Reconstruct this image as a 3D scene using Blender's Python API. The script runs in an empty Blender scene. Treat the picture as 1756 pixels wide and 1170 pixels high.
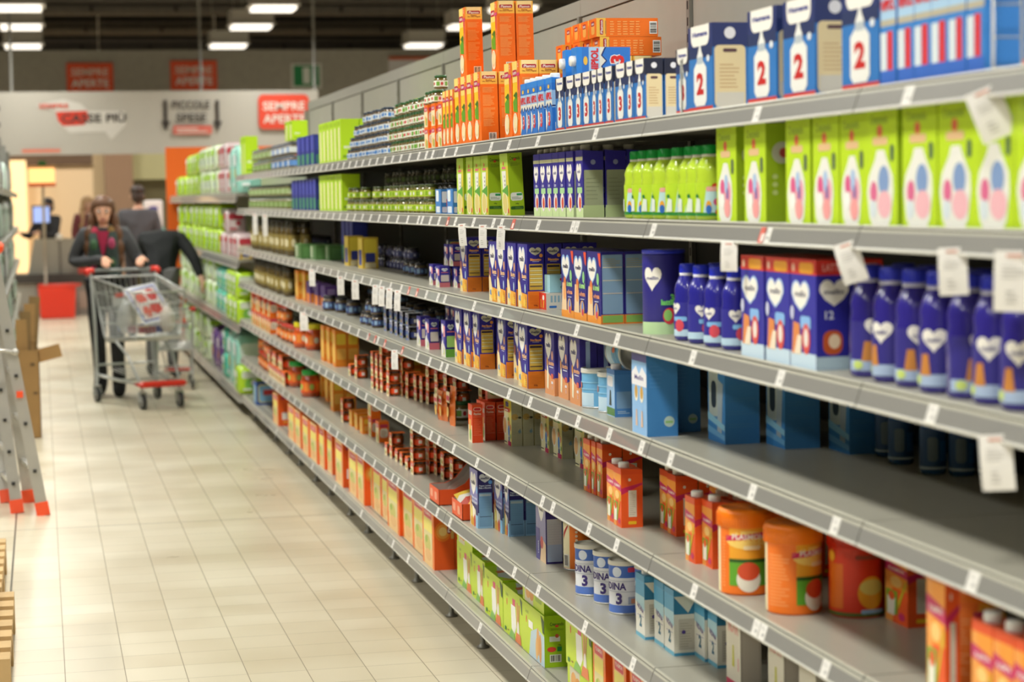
import bpy, math, random
from mathutils import Vector, Matrix
random.seed(11)
sc = bpy.context.scene
COL = sc.collection
PI = math.pi

# ------------------------------------------------------------------ camera
F_PX, YAW, PITCH, ROLL, CAM_H = 3600.4, 0.2198, 0.0696, -0.0179, 1.5966
_cy, _sy, _cp, _sp = math.cos(YAW), math.sin(YAW), math.cos(PITCH), math.sin(PITCH)
_fw = Vector((_sy*_cp, _cy*_cp, -_sp)); _r0 = Vector((_cy, -_sy, 0)); _u0 = _r0.cross(_fw)
_cr, _sr = math.cos(ROLL), math.sin(ROLL)
C_R = _cr*_r0 + _sr*_u0; C_U = -_sr*_r0 + _cr*_u0; C_F = _fw
cam_d = bpy.data.cameras.new('camera'); cam = bpy.data.objects.new('camera', cam_d); COL.objects.link(cam)
cam_d.sensor_width = 36; cam_d.lens = F_PX/1756*36; cam_d.clip_end = 200
cam.matrix_world = Matrix(((C_R.x, C_U.x, -C_F.x, 0), (C_R.y, C_U.y, -C_F.y, 0), (C_R.z, C_U.z, -C_F.z, CAM_H), (0, 0, 0, 1)))
cam_d.dof.use_dof = True; cam_d.dof.focus_distance = 6.45; cam_d.dof.aperture_fstop = 3.6
sc.camera = cam

# ------------------------------------------------------------------ world, exposure
w = bpy.data.worlds.new('world'); sc.world = w; w.use_nodes = True
w.node_tree.nodes['Background'].inputs[0].default_value = (1.0, .99, .93, 1)
w.node_tree.nodes['Background'].inputs[1].default_value = .55
sc.view_settings.view_transform = 'Standard'; sc.view_settings.look = 'None'
sc.view_settings.exposure = 0.80; sc.view_settings.gamma = 1; sc.view_settings.use_curve_mapping = False
sc.cycles.use_denoising = True
sc.cycles.max_bounces = 6; sc.cycles.diffuse_bounces = 3; sc.cycles.glossy_bounces = 3
sc.cycles.sample_clamp_indirect = 4.0
LAMP_W = 46.0

def lin(c):
    return tuple(((v/255+.055)/1.055)**2.4 if v > 10.3 else v/255/12.92 for v in c)
_mats = {}
def M(key, rough=.45, metal=0.0, emit=0.0, coat=0.0, alpha=1.0, noise=0.0):
    """key: 'RRGGBB' or a name registered before"""
    k = (key, rough, metal, emit, coat, alpha, noise)
    if key in _mats: return _mats[key]
    if k in _mats: return _mats[k]
    c = lin((int(key[0:2], 16), int(key[2:4], 16), int(key[4:6], 16))) + (1,)
    m = bpy.data.materials.new('print_' + key); m.use_nodes = True
    nt = m.node_tree; b = nt.nodes['Principled BSDF']
    b.inputs['Base Color'].default_value = c
    b.inputs['Roughness'].default_value = rough; b.inputs['Metallic'].default_value = metal
    b.inputs['Coat Weight'].default_value = coat; b.inputs['Alpha'].default_value = alpha
    if emit:
        b.inputs['Emission Color'].default_value = c; b.inputs['Emission Strength'].default_value = emit
    if noise:
        n = nt.nodes.new('ShaderNodeTexNoise'); n.inputs['Scale'].default_value = 9; n.inputs['Detail'].default_value = 5
        tc = nt.nodes.new('ShaderNodeTexCoord'); nt.links.new(tc.outputs['Object'], n.inputs['Vector'])
        mx = nt.nodes.new('ShaderNodeMix'); mx.data_type = 'RGBA'; mx.blend_type = 'MULTIPLY'
        mx.inputs[0].default_value = noise; mx.inputs[6].default_value = c
        nt.links.new(n.outputs['Fac'], mx.inputs[7]); nt.links.new(mx.outputs[2], b.inputs['Base Color'])
    _mats[k] = m
    return m

# ------------------------------------------------------------------ pixel -> world (photo frame 1756x1170)
def ray(x, y):
    return C_R*((x-878)/F_PX) - C_U*((y-585)/F_PX) + C_F
def on_z(x, y, z):
    d = ray(x, y); t = (z-CAM_H)/d.z
    return Vector((0, 0, CAM_H)) + d*t
def on_y(x, y, Y):
    d = ray(x, y); return Vector((0, 0, CAM_H)) + d*(Y/d.y)
def px_of(p):
    d = p - Vector((0, 0, CAM_H)); z = d.dot(C_F)
    return 878+F_PX*d.dot(C_R)/z, 585-F_PX*d.dot(C_U)/z
def y_at(x, X, z):
    lo, hi = .8, 80.
    for _ in range(50):
        m = (lo+hi)/2
        if px_of(Vector((X, m, z)))[0] > x: lo = m
        else: hi = m
    return (lo+hi)/2

# ------------------------------------------------------------------ mesh building
_txt = {}
def text_geo(s, bold=.02):
    k = (s, bold)
    if k in _txt: return _txt[k]
    cu = bpy.data.curves.new('t', 'FONT'); cu.body = s; cu.size = 1; cu.offset = bold; cu.resolution_u = 2
    cu.fill_mode = 'FRONT'
    o = bpy.data.objects.new('t', cu); COL.objects.link(o)
    dg = bpy.context.evaluated_depsgraph_get(); e = o.evaluated_get(dg); me = e.to_mesh()
    vs = [(v.co.x, v.co.y) for v in me.vertices]; fs = [list(p.vertices) for p in me.polygons]
    up = [p.normal.z > 0 for p in me.polygons]
    fs = [f if u else f[::-1] for f, u in zip(fs, up)]
    e.to_mesh_clear(); bpy.data.objects.remove(o); bpy.data.curves.remove(cu)
    if vs:
        x0 = min(v[0] for v in vs); x1 = max(v[0] for v in vs); y0 = min(v[1] for v in vs); y1 = max(v[1] for v in vs)
    else: x0 = x1 = y0 = y1 = 0
    g = ([((v[0]-(x0+x1)/2)/(y1-y0), (v[1]-(y0+y1)/2)/(y1-y0)) for v in vs], fs, (x1-x0)/(y1-y0))
    _txt[k] = g
    return g

class MB:
    def __init__(s):
        s.v = []; s.f = []; s.m = []; s.mats = []; s.s = []
    def mi(s, mat):
        if isinstance(mat, str): mat = M(mat)
        if mat not in s.mats: s.mats.append(mat)
        return s.mats.index(mat)
    def add(s, vs, fs, mat, smooth=False):
        b = len(s.v); s.v += [tuple(v) for v in vs]; k = s.mi(mat)
        for f in fs: s.f.append([b+i for i in f]); s.m.append(k); s.s.append(smooth)
        return s
    def box(s, x0, y0, z0, x1, y1, z1, mat, R=None):
        vs = [Vector(p) for p in ((x0, y0, z0), (x1, y0, z0), (x1, y1, z0), (x0, y1, z0), (x0, y0, z1), (x1, y0, z1), (x1, y1, z1), (x0, y1, z1))]
        if R is not None: vs = [R @ v for v in vs]
        return s.add(vs, [(0, 3, 2, 1), (4, 5, 6, 7), (0, 1, 5, 4), (1, 2, 6, 5), (2, 3, 7, 6), (3, 0, 4, 7)], mat)
    def rbox(s, x0, y0, z0, x1, y1, z1, mat, b=.003):
        """box with chamfered upright edges and rim"""
        def ring(z, i):
            return [(x0+i+b, y0+i, z), (x1-i-b, y0+i, z), (x1-i, y0+i+b, z), (x1-i, y1-i-b, z), (x1-i-b, y1-i, z), (x0+i+b, y1-i, z), (x0+i, y1-i-b, z), (x0+i, y0+i+b, z)]
        vs = ring(z0, b)+ring(z0+b, 0)+ring(z1-b, 0)+ring(z1, b); fs = []
        for k in range(3):
            for i in range(8): fs.append((k*8+i, k*8+(i+1) % 8, (k+1)*8+(i+1) % 8, (k+1)*8+i))
        fs.append(tuple(range(7, -1, -1))); fs.append(tuple(range(24, 32)))
        return s.add(vs, fs, mat)
    def lathe(s, prof, mat, seg=28, c=(0, 0), smooth=True, cap=True):
        n = len(prof); vs = []; fs = []
        for r, z in prof:
            for i in range(seg):
                a = 2*PI*i/seg; vs.append((c[0]+r*math.cos(a), c[1]+r*math.sin(a), z))
        for k in range(n-1):
            for i in range(seg): fs.append((k*seg+i, k*seg+(i+1) % seg, (k+1)*seg+(i+1) % seg, (k+1)*seg+i))
        s.add(vs, fs, mat, smooth)
        if cap:
            b = len(s.v)-n*seg; k = s.mi(mat)
            s.f.append([b+i for i in range(seg-1, -1, -1)]); s.m.append(k); s.s.append(False)
            s.f.append([b+(n-1)*seg+i for i in range(seg)]); s.m.append(k); s.s.append(False)
        return s
    def tube(s, pts, r, mat, seg=8, closed=False):
        pts = [Vector(p) for p in pts]; n = len(pts); vs = []; fs = []
        rr = r if isinstance(r, (list, tuple)) else [r]*n
        for i, p in enumerate(pts):
            if closed: d = pts[(i+1) % n]-pts[i-1]
            else: d = pts[min(i+1, n-1)]-pts[max(i-1, 0)]
            d.normalize(); a = Vector((0, 0, 1)) if abs(d.z) < .9 else Vector((1, 0, 0))
            u = d.cross(a).normalized(); q = u.cross(d)
            for k in range(seg):
                t = 2*PI*k/seg; vs.append(p+u*rr[i]*math.cos(t)+q*rr[i]*math.sin(t))
        for i in range(n if closed else n-1):
            j = (i+1) % n
            for k in range(seg): fs.append((i*seg+k, j*seg+k, j*seg+(k+1) % seg, i*seg+(k+1) % seg))
        if not closed:
            fs.append(tuple(range(seg-1, -1, -1))); fs.append(tuple((n-1)*seg+k for k in range(seg)))
        return s.add(vs, fs, mat, True)
    def bar(s, a, b, w, h, mat):
        """rectangular bar from a to b"""
        a, b = Vector(a), Vector(b); d = (b-a).normalized(); up = Vector((0, 0, 1)) if abs(d.z) < .9 else Vector((0, 1, 0))
        u = d.cross(up).normalized()*w/2; q = u.cross(d).normalized()*h/2
        vs = [a-u-q, a+u-q, a+u+q, a-u+q, b-u-q, b+u-q, b+u+q, b-u+q]
        return s.add(vs, [(0, 3, 2, 1), (4, 5, 6, 7), (0, 1, 5, 4), (1, 2, 6, 5), (2, 3, 7, 6), (3, 0, 4, 7)], mat)
    def prism(s, poly, o, u, v, ext, mat):
        """2D polygon in plane (o,u,v) extruded along vector ext"""
        o, u, v, ext = map(Vector, (o, u, v, ext)); n = len(poly)
        a = [o+u*p[0]+v*p[1] for p in poly]; b = [p+ext for p in a]
        fs = [tuple(range(n-1, -1, -1)), tuple(range(n, 2*n))]+[(i, (i+1) % n, n+(i+1) % n, n+i) for i in range(n)]
        return s.add(a+b, fs, mat)
    def sphere(s, c, r, mat, seg=16, rings=10):
        rx, ry, rz = r if isinstance(r, (tuple, list)) else (r, r, r); vs = []; fs = []
        for i in range(rings+1):
            t = PI*i/rings
            for k in range(seg):
                a = 2*PI*k/seg; vs.append((c[0]+rx*math.sin(t)*math.cos(a), c[1]+ry*math.sin(t)*math.sin(a), c[2]-rz*math.cos(t)))
        for i in range(rings):
            for k in range(seg): fs.append((i*seg+k, i*seg+(k+1) % seg, (i+1)*seg+(k+1) % seg, (i+1)*seg+k))
        return s.add(vs, fs, mat, True)
    def mesh(s, name):
        me = bpy.data.meshes.new(name); me.from_pydata(s.v, [], s.f)
        for m in s.mats: me.materials.append(m)
        me.polygons.foreach_set('material_index', s.m); me.polygons.foreach_set('use_smooth', s.s); me.update()
        return me
    def build(s, name, parent=None, loc=(0, 0, 0), rz=0):
        o = bpy.data.objects.new(name, s.mesh(name)); COL.objects.link(o)
        o.location = loc; o.rotation_euler = (0, 0, rz)
        if parent: o.parent = parent
        return o

class Face:
    """prints polygons on a flat (or, with r set, cylindrical) face; a,b run 0..1 left-right, bottom-top"""
    def __init__(s, mb, o, u, v, wd, ht, cyl=None, eps=.00012):
        s.mb = mb; s.o = Vector(o); s.u = Vector(u); s.v = Vector(v); s.w = wd; s.h = ht; s.n = s.u.cross(s.v); s.k = 1; s.cyl = cyl; s.eps = eps
    def P(s, x, y):               # metres on the face
        if s.cyl is None: return s.o+s.u*x+s.v*y+s.n*s.k*s.eps
        r, th0, sq = s.cyl; t = th0+x/r; R = r+.0002+s.k*s.eps*1.6
        return Vector((-R*math.cos(t)*sq, -R*math.sin(t), s.o.z+y))
    def fan(s, c, ring, mat):
        """fan from c to ring; on a curved face with inner rings so that it follows the curve"""
        n = len(ring)
        if s.cyl is None:
            s.mb.add([s.P(*c)]+[s.P(*p) for p in ring], [(0, 1+i, 1+(i+1) % n) for i in range(n)], mat); s.k += 1; return s
        L = 4; big = []
        for i in range(n):
            p, q = ring[i], ring[(i+1) % n]; m = max(1, int(math.hypot(q[0]-p[0], q[1]-p[1])/(s.cyl[0]*.25))+1)
            big += [(p[0]+(q[0]-p[0])*k/m, p[1]+(q[1]-p[1])*k/m) for k in range(m)]
        n = len(big); vs = [s.P(*c)]; fs = [(0, 1+i, 1+(i+1) % n) for i in range(n)]
        for l in range(1, L+1):
            t = l/L; vs += [s.P(c[0]+(p[0]-c[0])*t, c[1]+(p[1]-c[1])*t) for p in big]
        for l in range(L-1):
            a, b = 1+l*n, 1+(l+1)*n; fs += [(a+i, b+i, b+(i+1) % n, a+(i+1) % n) for i in range(n)]
        s.mb.add(vs, fs, mat, True); s.k += 1; return s
    def poly(s, pts, mat):
        if s.cyl is not None:
            q = [(a*s.w, b*s.h) for a, b in pts]; return s.fan((sum(p[0] for p in q)/len(q), sum(p[1] for p in q)/len(q)), q, mat)
        vs = [s.P(a*s.w, b*s.h) for a, b in pts]
        s.mb.add(vs, [tuple(range(len(vs)))], mat); s.k += 1; return s
    def rect(s, a0, b0, a1, b1, mat):
        if s.cyl is None: return s.poly([(a0, b0), (a1, b0), (a1, b1), (a0, b1)], mat)
        n = max(1, int(abs(a1-a0)*s.w/s.cyl[0]/.22)+1); vs = []; fs = []
        for i in range(n+1):
            a = a0+(a1-a0)*i/n; vs += [s.P(a*s.w, b0*s.h), s.P(a*s.w, b1*s.h)]
        for i in range(n): fs.append((2*i, 2*i+2, 2*i+3, 2*i+1))
        s.mb.add(vs, fs, mat, True); s.k += 1; return s
    def ell(s, ca, cb, ra, rb, mat, n=20):
        """ra, rb in metres"""
        c = (ca*s.w, cb*s.h)
        return s.fan(c, [(c[0]+ra*math.cos(2*PI*i/n), c[1]+rb*math.sin(2*PI*i/n)) for i in range(n)], mat)
    def rrect(s, a0, b0, a1, b1, mat, rad=.3):
        x0, y0, x1, y1 = a0*s.w, b0*s.h, a1*s.w, b1*s.h; r = min(x1-x0, y1-y0)*rad; pts = []
        for cx, cy, t0 in ((x1-r, y1-r, 0), (x0+r, y1-r, PI/2), (x0+r, y0+r, PI), (x1-r, y0+r, 1.5*PI)):
            for k in range(5):
                t = t0+PI/2*k/4; pts.append((cx+r*math.cos(t), cy+r*math.sin(t)))
        return s.fan(((x0+x1)/2, (y0+y1)/2), pts, mat)
    def heart(s, ca, cb, wd, ht, mat, n=24, tall=True):
        if s.cyl is None and tall:
            left = [(-.235*wd+.255*wd*math.cos(PI*(1.06-.98*i/13)), .12*ht+.38*ht*math.sin(PI*(1.06-.98*i/13))) for i in range(14)]
            right = [(.235*wd+.255*wd*math.cos(PI*(.92-.98*i/13)), .12*ht+.38*ht*math.sin(PI*(.92-.98*i/13))) for i in range(14)]
            ring = (left+right+[(.3*wd, -.26*ht), (0, -.5*ht), (-.3*wd, -.26*ht)])[::-1]
            return s.fan((ca*s.w, cb*s.h), [(ca*s.w+x, cb*s.h+y) for x, y in ring], mat)
        pts = []
        for i in range(n):
            t = 2*PI*i/n; x = 16*math.sin(t)**3/32*wd; y = (13*math.cos(t)-5*math.cos(2*t)-2*math.cos(3*t)-math.cos(4*t)+2.5)/29*ht
            pts.append((x, y))
        return s.fan((ca*s.w, cb*s.h), [(ca*s.w+x, cb*s.h+y) for x, y in pts[::-1]], mat)
    def text(s, t, ca, cb, ht, mat, wd=None, rot=0, bold=.02):
        vs, fs, asp = text_geo(t, bold); sx = ht if wd is None else wd/asp; c, q = math.cos(rot), math.sin(rot); out = []
        for x, y in vs:
            x *= sx; y *= ht; out.append(s.P(ca*s.w+x*c-y*q, cb*s.h+x*q+y*c))
        s.mb.add(out, fs, mat); s.k += 1; return s
    def bars(s, a0, b0, a1, b1, mat, n=16, vert=True, bg='F4F1EA'):
        s.rect(a0, b0, a1, b1, bg); rnd = random.Random(5); m = .08
        for i in range(n):
            t = m+(1-2*m)*(i+rnd.random()*.4)/n; d = (1-2*m)/n*rnd.choice((.35, .5, .7))
            if vert: s.rect(a0+(a1-a0)*t, b0+(b1-b0)*.12, a0+(a1-a0)*(t+d), b1-(b1-b0)*.1, mat)
            else: s.rect(a0+(a1-a0)*.1, b0+(b1-b0)*t, a1-(a1-a0)*.1, b0+(b1-b0)*(t+d), mat)
            s.k -= 1
        s.k += 1; return s
    def lines(s, a0, b0, a1, b1, mat, n=8, seed=1, fill=.5):
        rnd = random.Random(seed)
        for i in range(n):
            y = b1-(b1-b0)*(i+1)/n; hh = (b1-b0)/n*fill
            s.rect(a0, y, a0+(a1-a0)*rnd.uniform(.6, 1), y+hh, mat); s.k -= 1
        s.k += 1; return s

def faces_of(mb, W, D, H):
    fr = Face(mb, (-D/2, W/2, 0), (0, -1, 0), (0, 0, 1), W, H)
    sd = Face(mb, (-D/2, -W/2, 0), (1, 0, 0), (0, 0, 1), D, H)
    tp = Face(mb, (-D/2, -W/2, H), (1, 0, 0), (0, 1, 0), D, W)
    return fr, sd, tp
def cyl_face(mb, r, z, h, th0=0, th1=PI, sq=1):
    return Face(mb, (0, 0, z), (1, 0, 0), (0, 0, 1), r*(th1-th0), h, cyl=(r, th0, sq))

T = {}
def reg(key, kind, cat, W, D, H, mb, parts=(), rnd=False):
    T[key] = dict(kind=kind, cat=cat, W=W, D=D, H=H, me=mb.mesh(kind), parts=[(n, m.mesh(n)) for n, m in parts], rnd=rnd)

def tag(o, label, cat, group=None, kind=None):
    o['label'] = label; o['category'] = cat
    if group: o['group'] = group
    if kind: o['kind'] = kind
    return o
def empty(name, label, cat, loc=(0, 0, 0), rz=0, group=None):
    o = bpy.data.objects.new(name, None); COL.objects.link(o); o.location = loc; o.rotation_euler = (0, 0, rz)
    o.empty_display_size = .05
    return tag(o, label, cat, group)
def struct(mb, name):
    o = mb.build(name); o['kind'] = 'structure'; return o
_used = {}
def spawn(t, loc, rz, label, group, scale=1, rx=0, ry=0, small=False):
    t = T[t]
    o = bpy.data.objects.new(t['kind'], t['me']); COL.objects.link(o)
    o.location = loc; o.rotation_euler = (rx, ry, rz); o.scale = (scale,)*3 if not isinstance(scale, tuple) else scale
    if label in _used: print('DUPLABEL', label)
    _used[label] = 1
    n = len(label.replace('-', ' ').split())
    if n > 16: print('LONG', n, label)
    tag(o, label, t['cat'], group)
    for n, m in t['parts']:
        c = bpy.data.objects.new(n, m); COL.objects.link(c); c.parent = o
    return o

ORD = ['', 'first', 'second', 'third', 'fourth', 'fifth', 'sixth', 'seventh', 'eighth', 'ninth', 'tenth', 'eleventh', 'twelfth']
def ordn(k):
    if k < len(ORD): return ORD[k]
    return '%d%s' % (k, 'th' if k % 100 in (11, 12, 13) else {1: 'st', 2: 'nd', 3: 'rd'}.get(k % 10, 'th'))
SHELF = {1: 'top shelf', 2: 'second shelf', 3: 'third shelf', 4: 'fourth shelf', 5: 'fifth shelf', 6: 'sixth shelf', 7: 'bottom shelf'}

# ------------------------------------------------------------------ shelving numbers
XF = 1.419; XB = 1.955; BAY = 1.33; Y0 = 3.4914
HS = {1: 1.7731, 2: 1.5315, 3: 1.2524, 4: 1.0038, 5: .7247, 6: .4477, 7: .1622}

def layer_words(k, n):
    if n < 2: return ''
    return ', bottom layer' if k == 0 else (', top layer' if k == n-1 and n == 2 else ', %s layer up' % ordn(k+1))
def row(t, lvl, pts, desc, group, deep=1, up=1, gap=.003, rz=0, sb=.012, jit=.002, z0=0, scale=1, where=None, jr=.02, ry=0):
    """pts: near front bottom corner (boxes) or centre (round things): px x | (px x, px y) | ('y', world y[, X])"""
    q = T[t]; s = scale if not isinstance(scale, tuple) else 1
    W, D, H = q['W'], q['D'], q['H']
    if isinstance(scale, tuple): D *= scale[0]; W *= scale[1]; H *= scale[2]
    else: W *= s; D *= s; H *= s
    z = HS[lvl]+z0; n = len(pts); where = where or 'on the '+SHELF[lvl]
    pos = []
    for p in pts:
        X = XF+sb+(D/2 if q['rnd'] else 0)
        if isinstance(p, tuple) and p[0] == 'y': Y = p[1]; X = p[2] if len(p) > 2 else X
        elif isinstance(p, tuple): v = on_z(p[0], p[1], z); X, Y = v.x, v.y
        else: Y = y_at(p, X, z)
        pos.append((X, Y))
    sq = []
    for i, (X, Y) in enumerate(pos):
        g = [pos[k][1]-Y for k in range(n) if k != i and pos[k][1] > Y and abs(pos[k][0]-X) < D*1.02]
        sq.append(min(1, max(.55, (min(g)-.0025)/W)) if g else 1)
    if q['rnd']:
        m_ = min(sq+[1]); sq = [max(m_, .8)]*n if m_ < 1 else sq
    for i, p in enumerate(pts):
        dd = deep[i] if isinstance(deep, (list, tuple)) else deep
        uu = up[i] if isinstance(up, (list, tuple)) else up
        X, Y = pos[i]; bs = scale if isinstance(scale, tuple) else (s, s, s); sc_i = (bs[0]*(sq[i] if q['rnd'] else 1), bs[1]*sq[i], bs[2])
        for d in range(dd):
            ul = uu[d] if isinstance(uu, (list, tuple)) else uu
            for k in range(ul):
                if q['rnd']: cx, cyy = X+d*(D+gap), Y
                else:
                    ox, oy = D/2+d*(D+gap), W*sq[i]/2
                    cx = X+ox*math.cos(rz)-oy*math.sin(rz); cyy = Y+ox*math.sin(rz)+oy*math.cos(rz)
                cx += random.uniform(-jit, jit)*.6; cyy += random.uniform(-jit, jit)*.15
                lab = desc; short = desc
                if n > 1: lab += ', %s from left' % ordn(i+1)
                if ul > 1 or (isinstance(uu, (list, tuple)) and max(uu) > 1): lab += layer_words(k, max(ul, 3) if isinstance(uu, (list, tuple)) else ul)
                if dd > 1: lab += ', front' if d == 0 else (', %s row back' % ordn(d+1))
                lab += ' '+where
                if len(lab.replace('-', ' ').split()) > 16:
                    if n > 1: short += ', %s from left' % ordn(i+1)
                    if ul > 1: short += ', %s up' % ordn(k+1)
                    if dd > 1: short += ', front' if d == 0 else ', %s deep' % ordn(d+1)
                    lab = short+', '+where.replace('on the ', '')
                spawn(t, (cx, cyy, z+k*(H+.0008)), rz+random.uniform(-jr, jr)*(3 if q['rnd'] else .35), lab, group, sc_i, ry=ry)
def span(lvl, x0, x1, step, sb=.012):
    X = XF+sb; ya = y_at(x0, X, HS[lvl]); yb = y_at(x1, X, HS[lvl]); out = []; y = ya-step
    while y > yb: out.append(('y', y)); y -= step
    return out

# ------------------------------------------------------------------ product templates
WHT = 'F3F0E8'; ORA = 'FA7408'; LIME = 'B5D51E'; NAVY = '2B2290'
def t_tall_orange():
    W, D, H = .105, .058, .23; mb = MB(); mb.box(-D/2, -W/2, 0, D/2, W/2, H, ORA); fr, sd, tp = faces_of(mb, W, D, H)
    fr.rect(.0, .35, .62, 1, 'F2C21A').rect(0, .72, .62, 1, 'F7D774').poly([(.62, .3), (1, .3), (1, 1), (.62, 1), (.7, .7), (.66, .5)], 'F0741C').poly([(.72, .82), (.84, .8), (.8, .45), (.74, .62)], 'C21F55')
    fr.poly([(.04, .47), (.5, .55), (.62, .58), (.62, .32), (.1, .34)], '5F9E1E').poly([(.1, .55), (.5, .6), (.6, .57), (.5, .5)], '3D6B12').ell(.3, .18, .032, .032, 'F4ECD8').ell(.3, .19, .024, .026, 'E9C795').ell(.3, .2, .026, .02, 'F2DFB0')
    fr.poly([(.5, .05), (.58, .06), (.7, .26), (.62, .25)], 'E8B23C').rrect(.05, .80, .6, .885, 'C01840').text('PLASMON', .325, .842, .009, WHT, wd=.05).rect(.62, .80, .95, .84, 'D9447E').text('2', .8, .94, .012, WHT)
    fr.text('olio, pesce, verdure', .83, .42, .007, 'F9D9B0', wd=.09, rot=-PI/2)
    sd.rect(0, .82, 1, 1, 'F9C04A').rect(.08, .9, .92, 1, 'FBE3A0').rrect(.12, .895, .88, .945, 'B0182E').text(':Plasmon', .5, .92, .0085, WHT, wd=.036).text('Pastina', .5, .875, .005, '9C3A10', wd=.02).text('Olio, Pesce e Vegetali', .5, .855, .005, '9C3A10', wd=.044)
    for j, (a, b) in enumerate(((.7, .78), (.51, .67), (.34, .49), (.22, .33))): sd.lines(.12, a, .84, b, 'FFA452', n=9, seed=j, fill=.6)
    sd.bars(.42, .03, .86, .13, '3A3630', n=14)
    tp.rect(.03, .03, .97, .97, 'E8A23A')
    reg('tall_orange', 'pasta_box', 'box', W, D, H, mb)
t_tall_orange()
def t_lying_orange():
    # the same pack lying on its side, front end towards the aisle
    W, D, H = .085, .19, .055; mb = MB(); mb.box(-D/2, -W/2, 0, D/2, W/2, H, ORA); fr, sd, tp = faces_of(mb, W, D, H)
    fr.rrect(.3, .15, .75, .8, 'F7B04E').rrect(.3, .6, .72, .85, 'A8183A').text('PLASMON', .51, .72, .007, WHT, wd=.03)
    sd.rect(0, 0, .15, 1, 'F9C04A').rrect(.055, .1, .11, .92, 'B0182E').text(':Plasmon', .083, .5, .007, WHT, wd=.04, rot=PI/2).rect(.14, .15, .16, .85, 'C98A3A')
    for j, a in enumerate((.22, .34, .43, .54, .64)): sd.lines(a, .1, a+.08, .9, 'FFA452', n=6, seed=j+3, fill=.5)
    sd.bars(.86, .15, .985, .82, '3A3630', n=12, vert=False)
    reg('lying_orange', 'pasta_box', 'box', W, D, H, mb)
t_lying_orange()
def t_small_orange(key, W, D, H, base=ORA, kind='cereal_box'):
    mb = MB(); mb.box(-D/2, -W/2, 0, D/2, W/2, H, base); fr, sd, tp = faces_of(mb, W, D, H)
    fr.rect(0, .0, .95, .75, 'F2E0B4').rrect(.05, .7, .9, .9, 'D23A5A').text('PLASMON', .47, .8, H*.09, WHT, wd=W*.6).ell(.45, .3, W*.25, H*.2, 'E9B85A').rect(.55, .05, .8, .4, '8FAE3A')
    sd.rrect(.1, .72, .9, .88, 'D23A5A').rrect(.1, .25, .9, .68, 'F1E6D4').lines(.2, .3, .8, .62, 'C9A078', n=5)
    tp.rect(.1, .1, .9, .9, 'F58A30')
    reg(key, kind, 'box', W, D, H, mb)
t_small_orange('small_orange', .075, .04, .082)
def t_slim_carton(key, W, D, H, base, top, word, wc, num, nc, capc='F2F1EC', capf=True, low=None):
    """brick carton with slanted shoulders and a screw cap"""
    mb = MB(); s = H*.1
    mb.box(-D/2, -W/2, 0, D/2, W/2, H-s, base)
    mb.prism([(-D/2, H-s), (D/2, H-s), (D/2, H-s*.25), (-D/2, H-s*.0)][::-1], (0, -W/2, 0), (1, 0, 0), (0, 0, 1), (0, W, 0), top)
    fr, sd, tp = faces_of(mb, W, D, H-s)
    if low: fr.rect(0, 0, 1, .13, low); sd.rect(0, 0, 1, .13, low)
    cap = MB(); cap.lathe([(.0, 0), (.014, 0), (.0145, .003), (.0145, .014), (.013, .017), (0, .017)], capc, 18, cap=False)
    cap.v = [(x-D*.18, y, z+H-s*.25) for x, y, z in cap.v]
    return mb, fr, sd, tp, cap
def t_blue3():
    W, D, H = .075, .06, .155
    mb, fr, sd, tp, cap = t_slim_carton('', W, D, H, '2E78CF', '2F86DC', '', '', '', '')
    fr.rect(0, .62, 1, .86, 'A9CDEB').poly([(0, .52), (.3, .6), (.5, .5), (.7, .6), (1, .52), (1, .64), (0, .64)], 'E6E3D4').poly([(0, .5), (.3, .58), (.5, .48), (.7, .58), (1, .5), (1, .53), (.7, .61), (.5, .51), (.3, .61), (0, .53)], '1B2A6B')
    fr.text('NIPIOL', .5, .74, .022, 'D6262E', wd=.068, bold=.05).text('3', .55, .27, .045, 'E6E6E6', bold=.1).text('3', .55, .27, .04, 'DE2A2A', bold=.05).poly([(.02, .02), (.3, .2), (.24, .42), (.02, .5)], 'EDEBE0').ell(.5, .93, .012, .006, 'F0C04A')
    sd.rect(0, .5, 1, .85, 'A9CDEB').rect(.15, .05, .6, .2, 'E9E6DC').rect(0, .52, 1, .55, '1B2A6B')
    reg('blue3', 'milk_carton', 'carton', W, D, H, mb, [('cap', cap)])
t_blue3()
def t_humana(key, W, D, H, num, red=True, top='1F2238'):
    mb = MB(); mb.box(-D/2, -W/2, 0, D/2, W/2, H, '2F76BF'); fr, sd, tp = faces_of(mb, W, D, H)
    fr.rect(0, .62, 1, 1, '24325F').rect(0, .75, 1, 1, top).rect(0, .0, 1, .05, 'D8402E')
    fr.rrect(.12, .76, .88, 1.0, WHT, .5).rect(.12, .88, .88, 1, WHT).text('Humana', .5, .9, H*.06, '2A3488', wd=W*.62, bold=.05)
    fr.poly([(.47, .76), (.53, .76), (.56, .7), (.62, .64), (.62, .58), (.76, .5), (.76, .12), (.68, .06), (.32, .06), (.24, .12), (.24, .5), (.38, .58), (.38, .64), (.44, .7)], 'E9EAE6').rect(.38, .55, .62, .63, 'B4BFC8').text(num, .5, .32, H*.26, 'C62020', wd=W*.3, bold=.05)
    fr.ell(.84, .6, W*.06, H*.04, 'DFE5EA')
    sd.rect(0, .72, 1, 1, top).rrect(.06, .03, .94, .74, 'E6D3A6', .15).rect(.1, .03, .9, .2, 'D4CFC4').lines(.2, .25, .8, .55, 'D0B084', n=7, fill=.35).rrect(.3, .66, .7, .7, '5A3A44', .5).ell(.5, .88, D*.16, D*.16, 'E8E8F0')
    tp.rect(.02, .02, .98, .98, '3A4A78')
    reg(key, 'milk_powder_box', 'box', W, D, H, mb)
t_humana('humana3', .1, .045, .146, '3'); t_humana('humana2', .172, .08, .188, '2', top='26336B')
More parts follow.
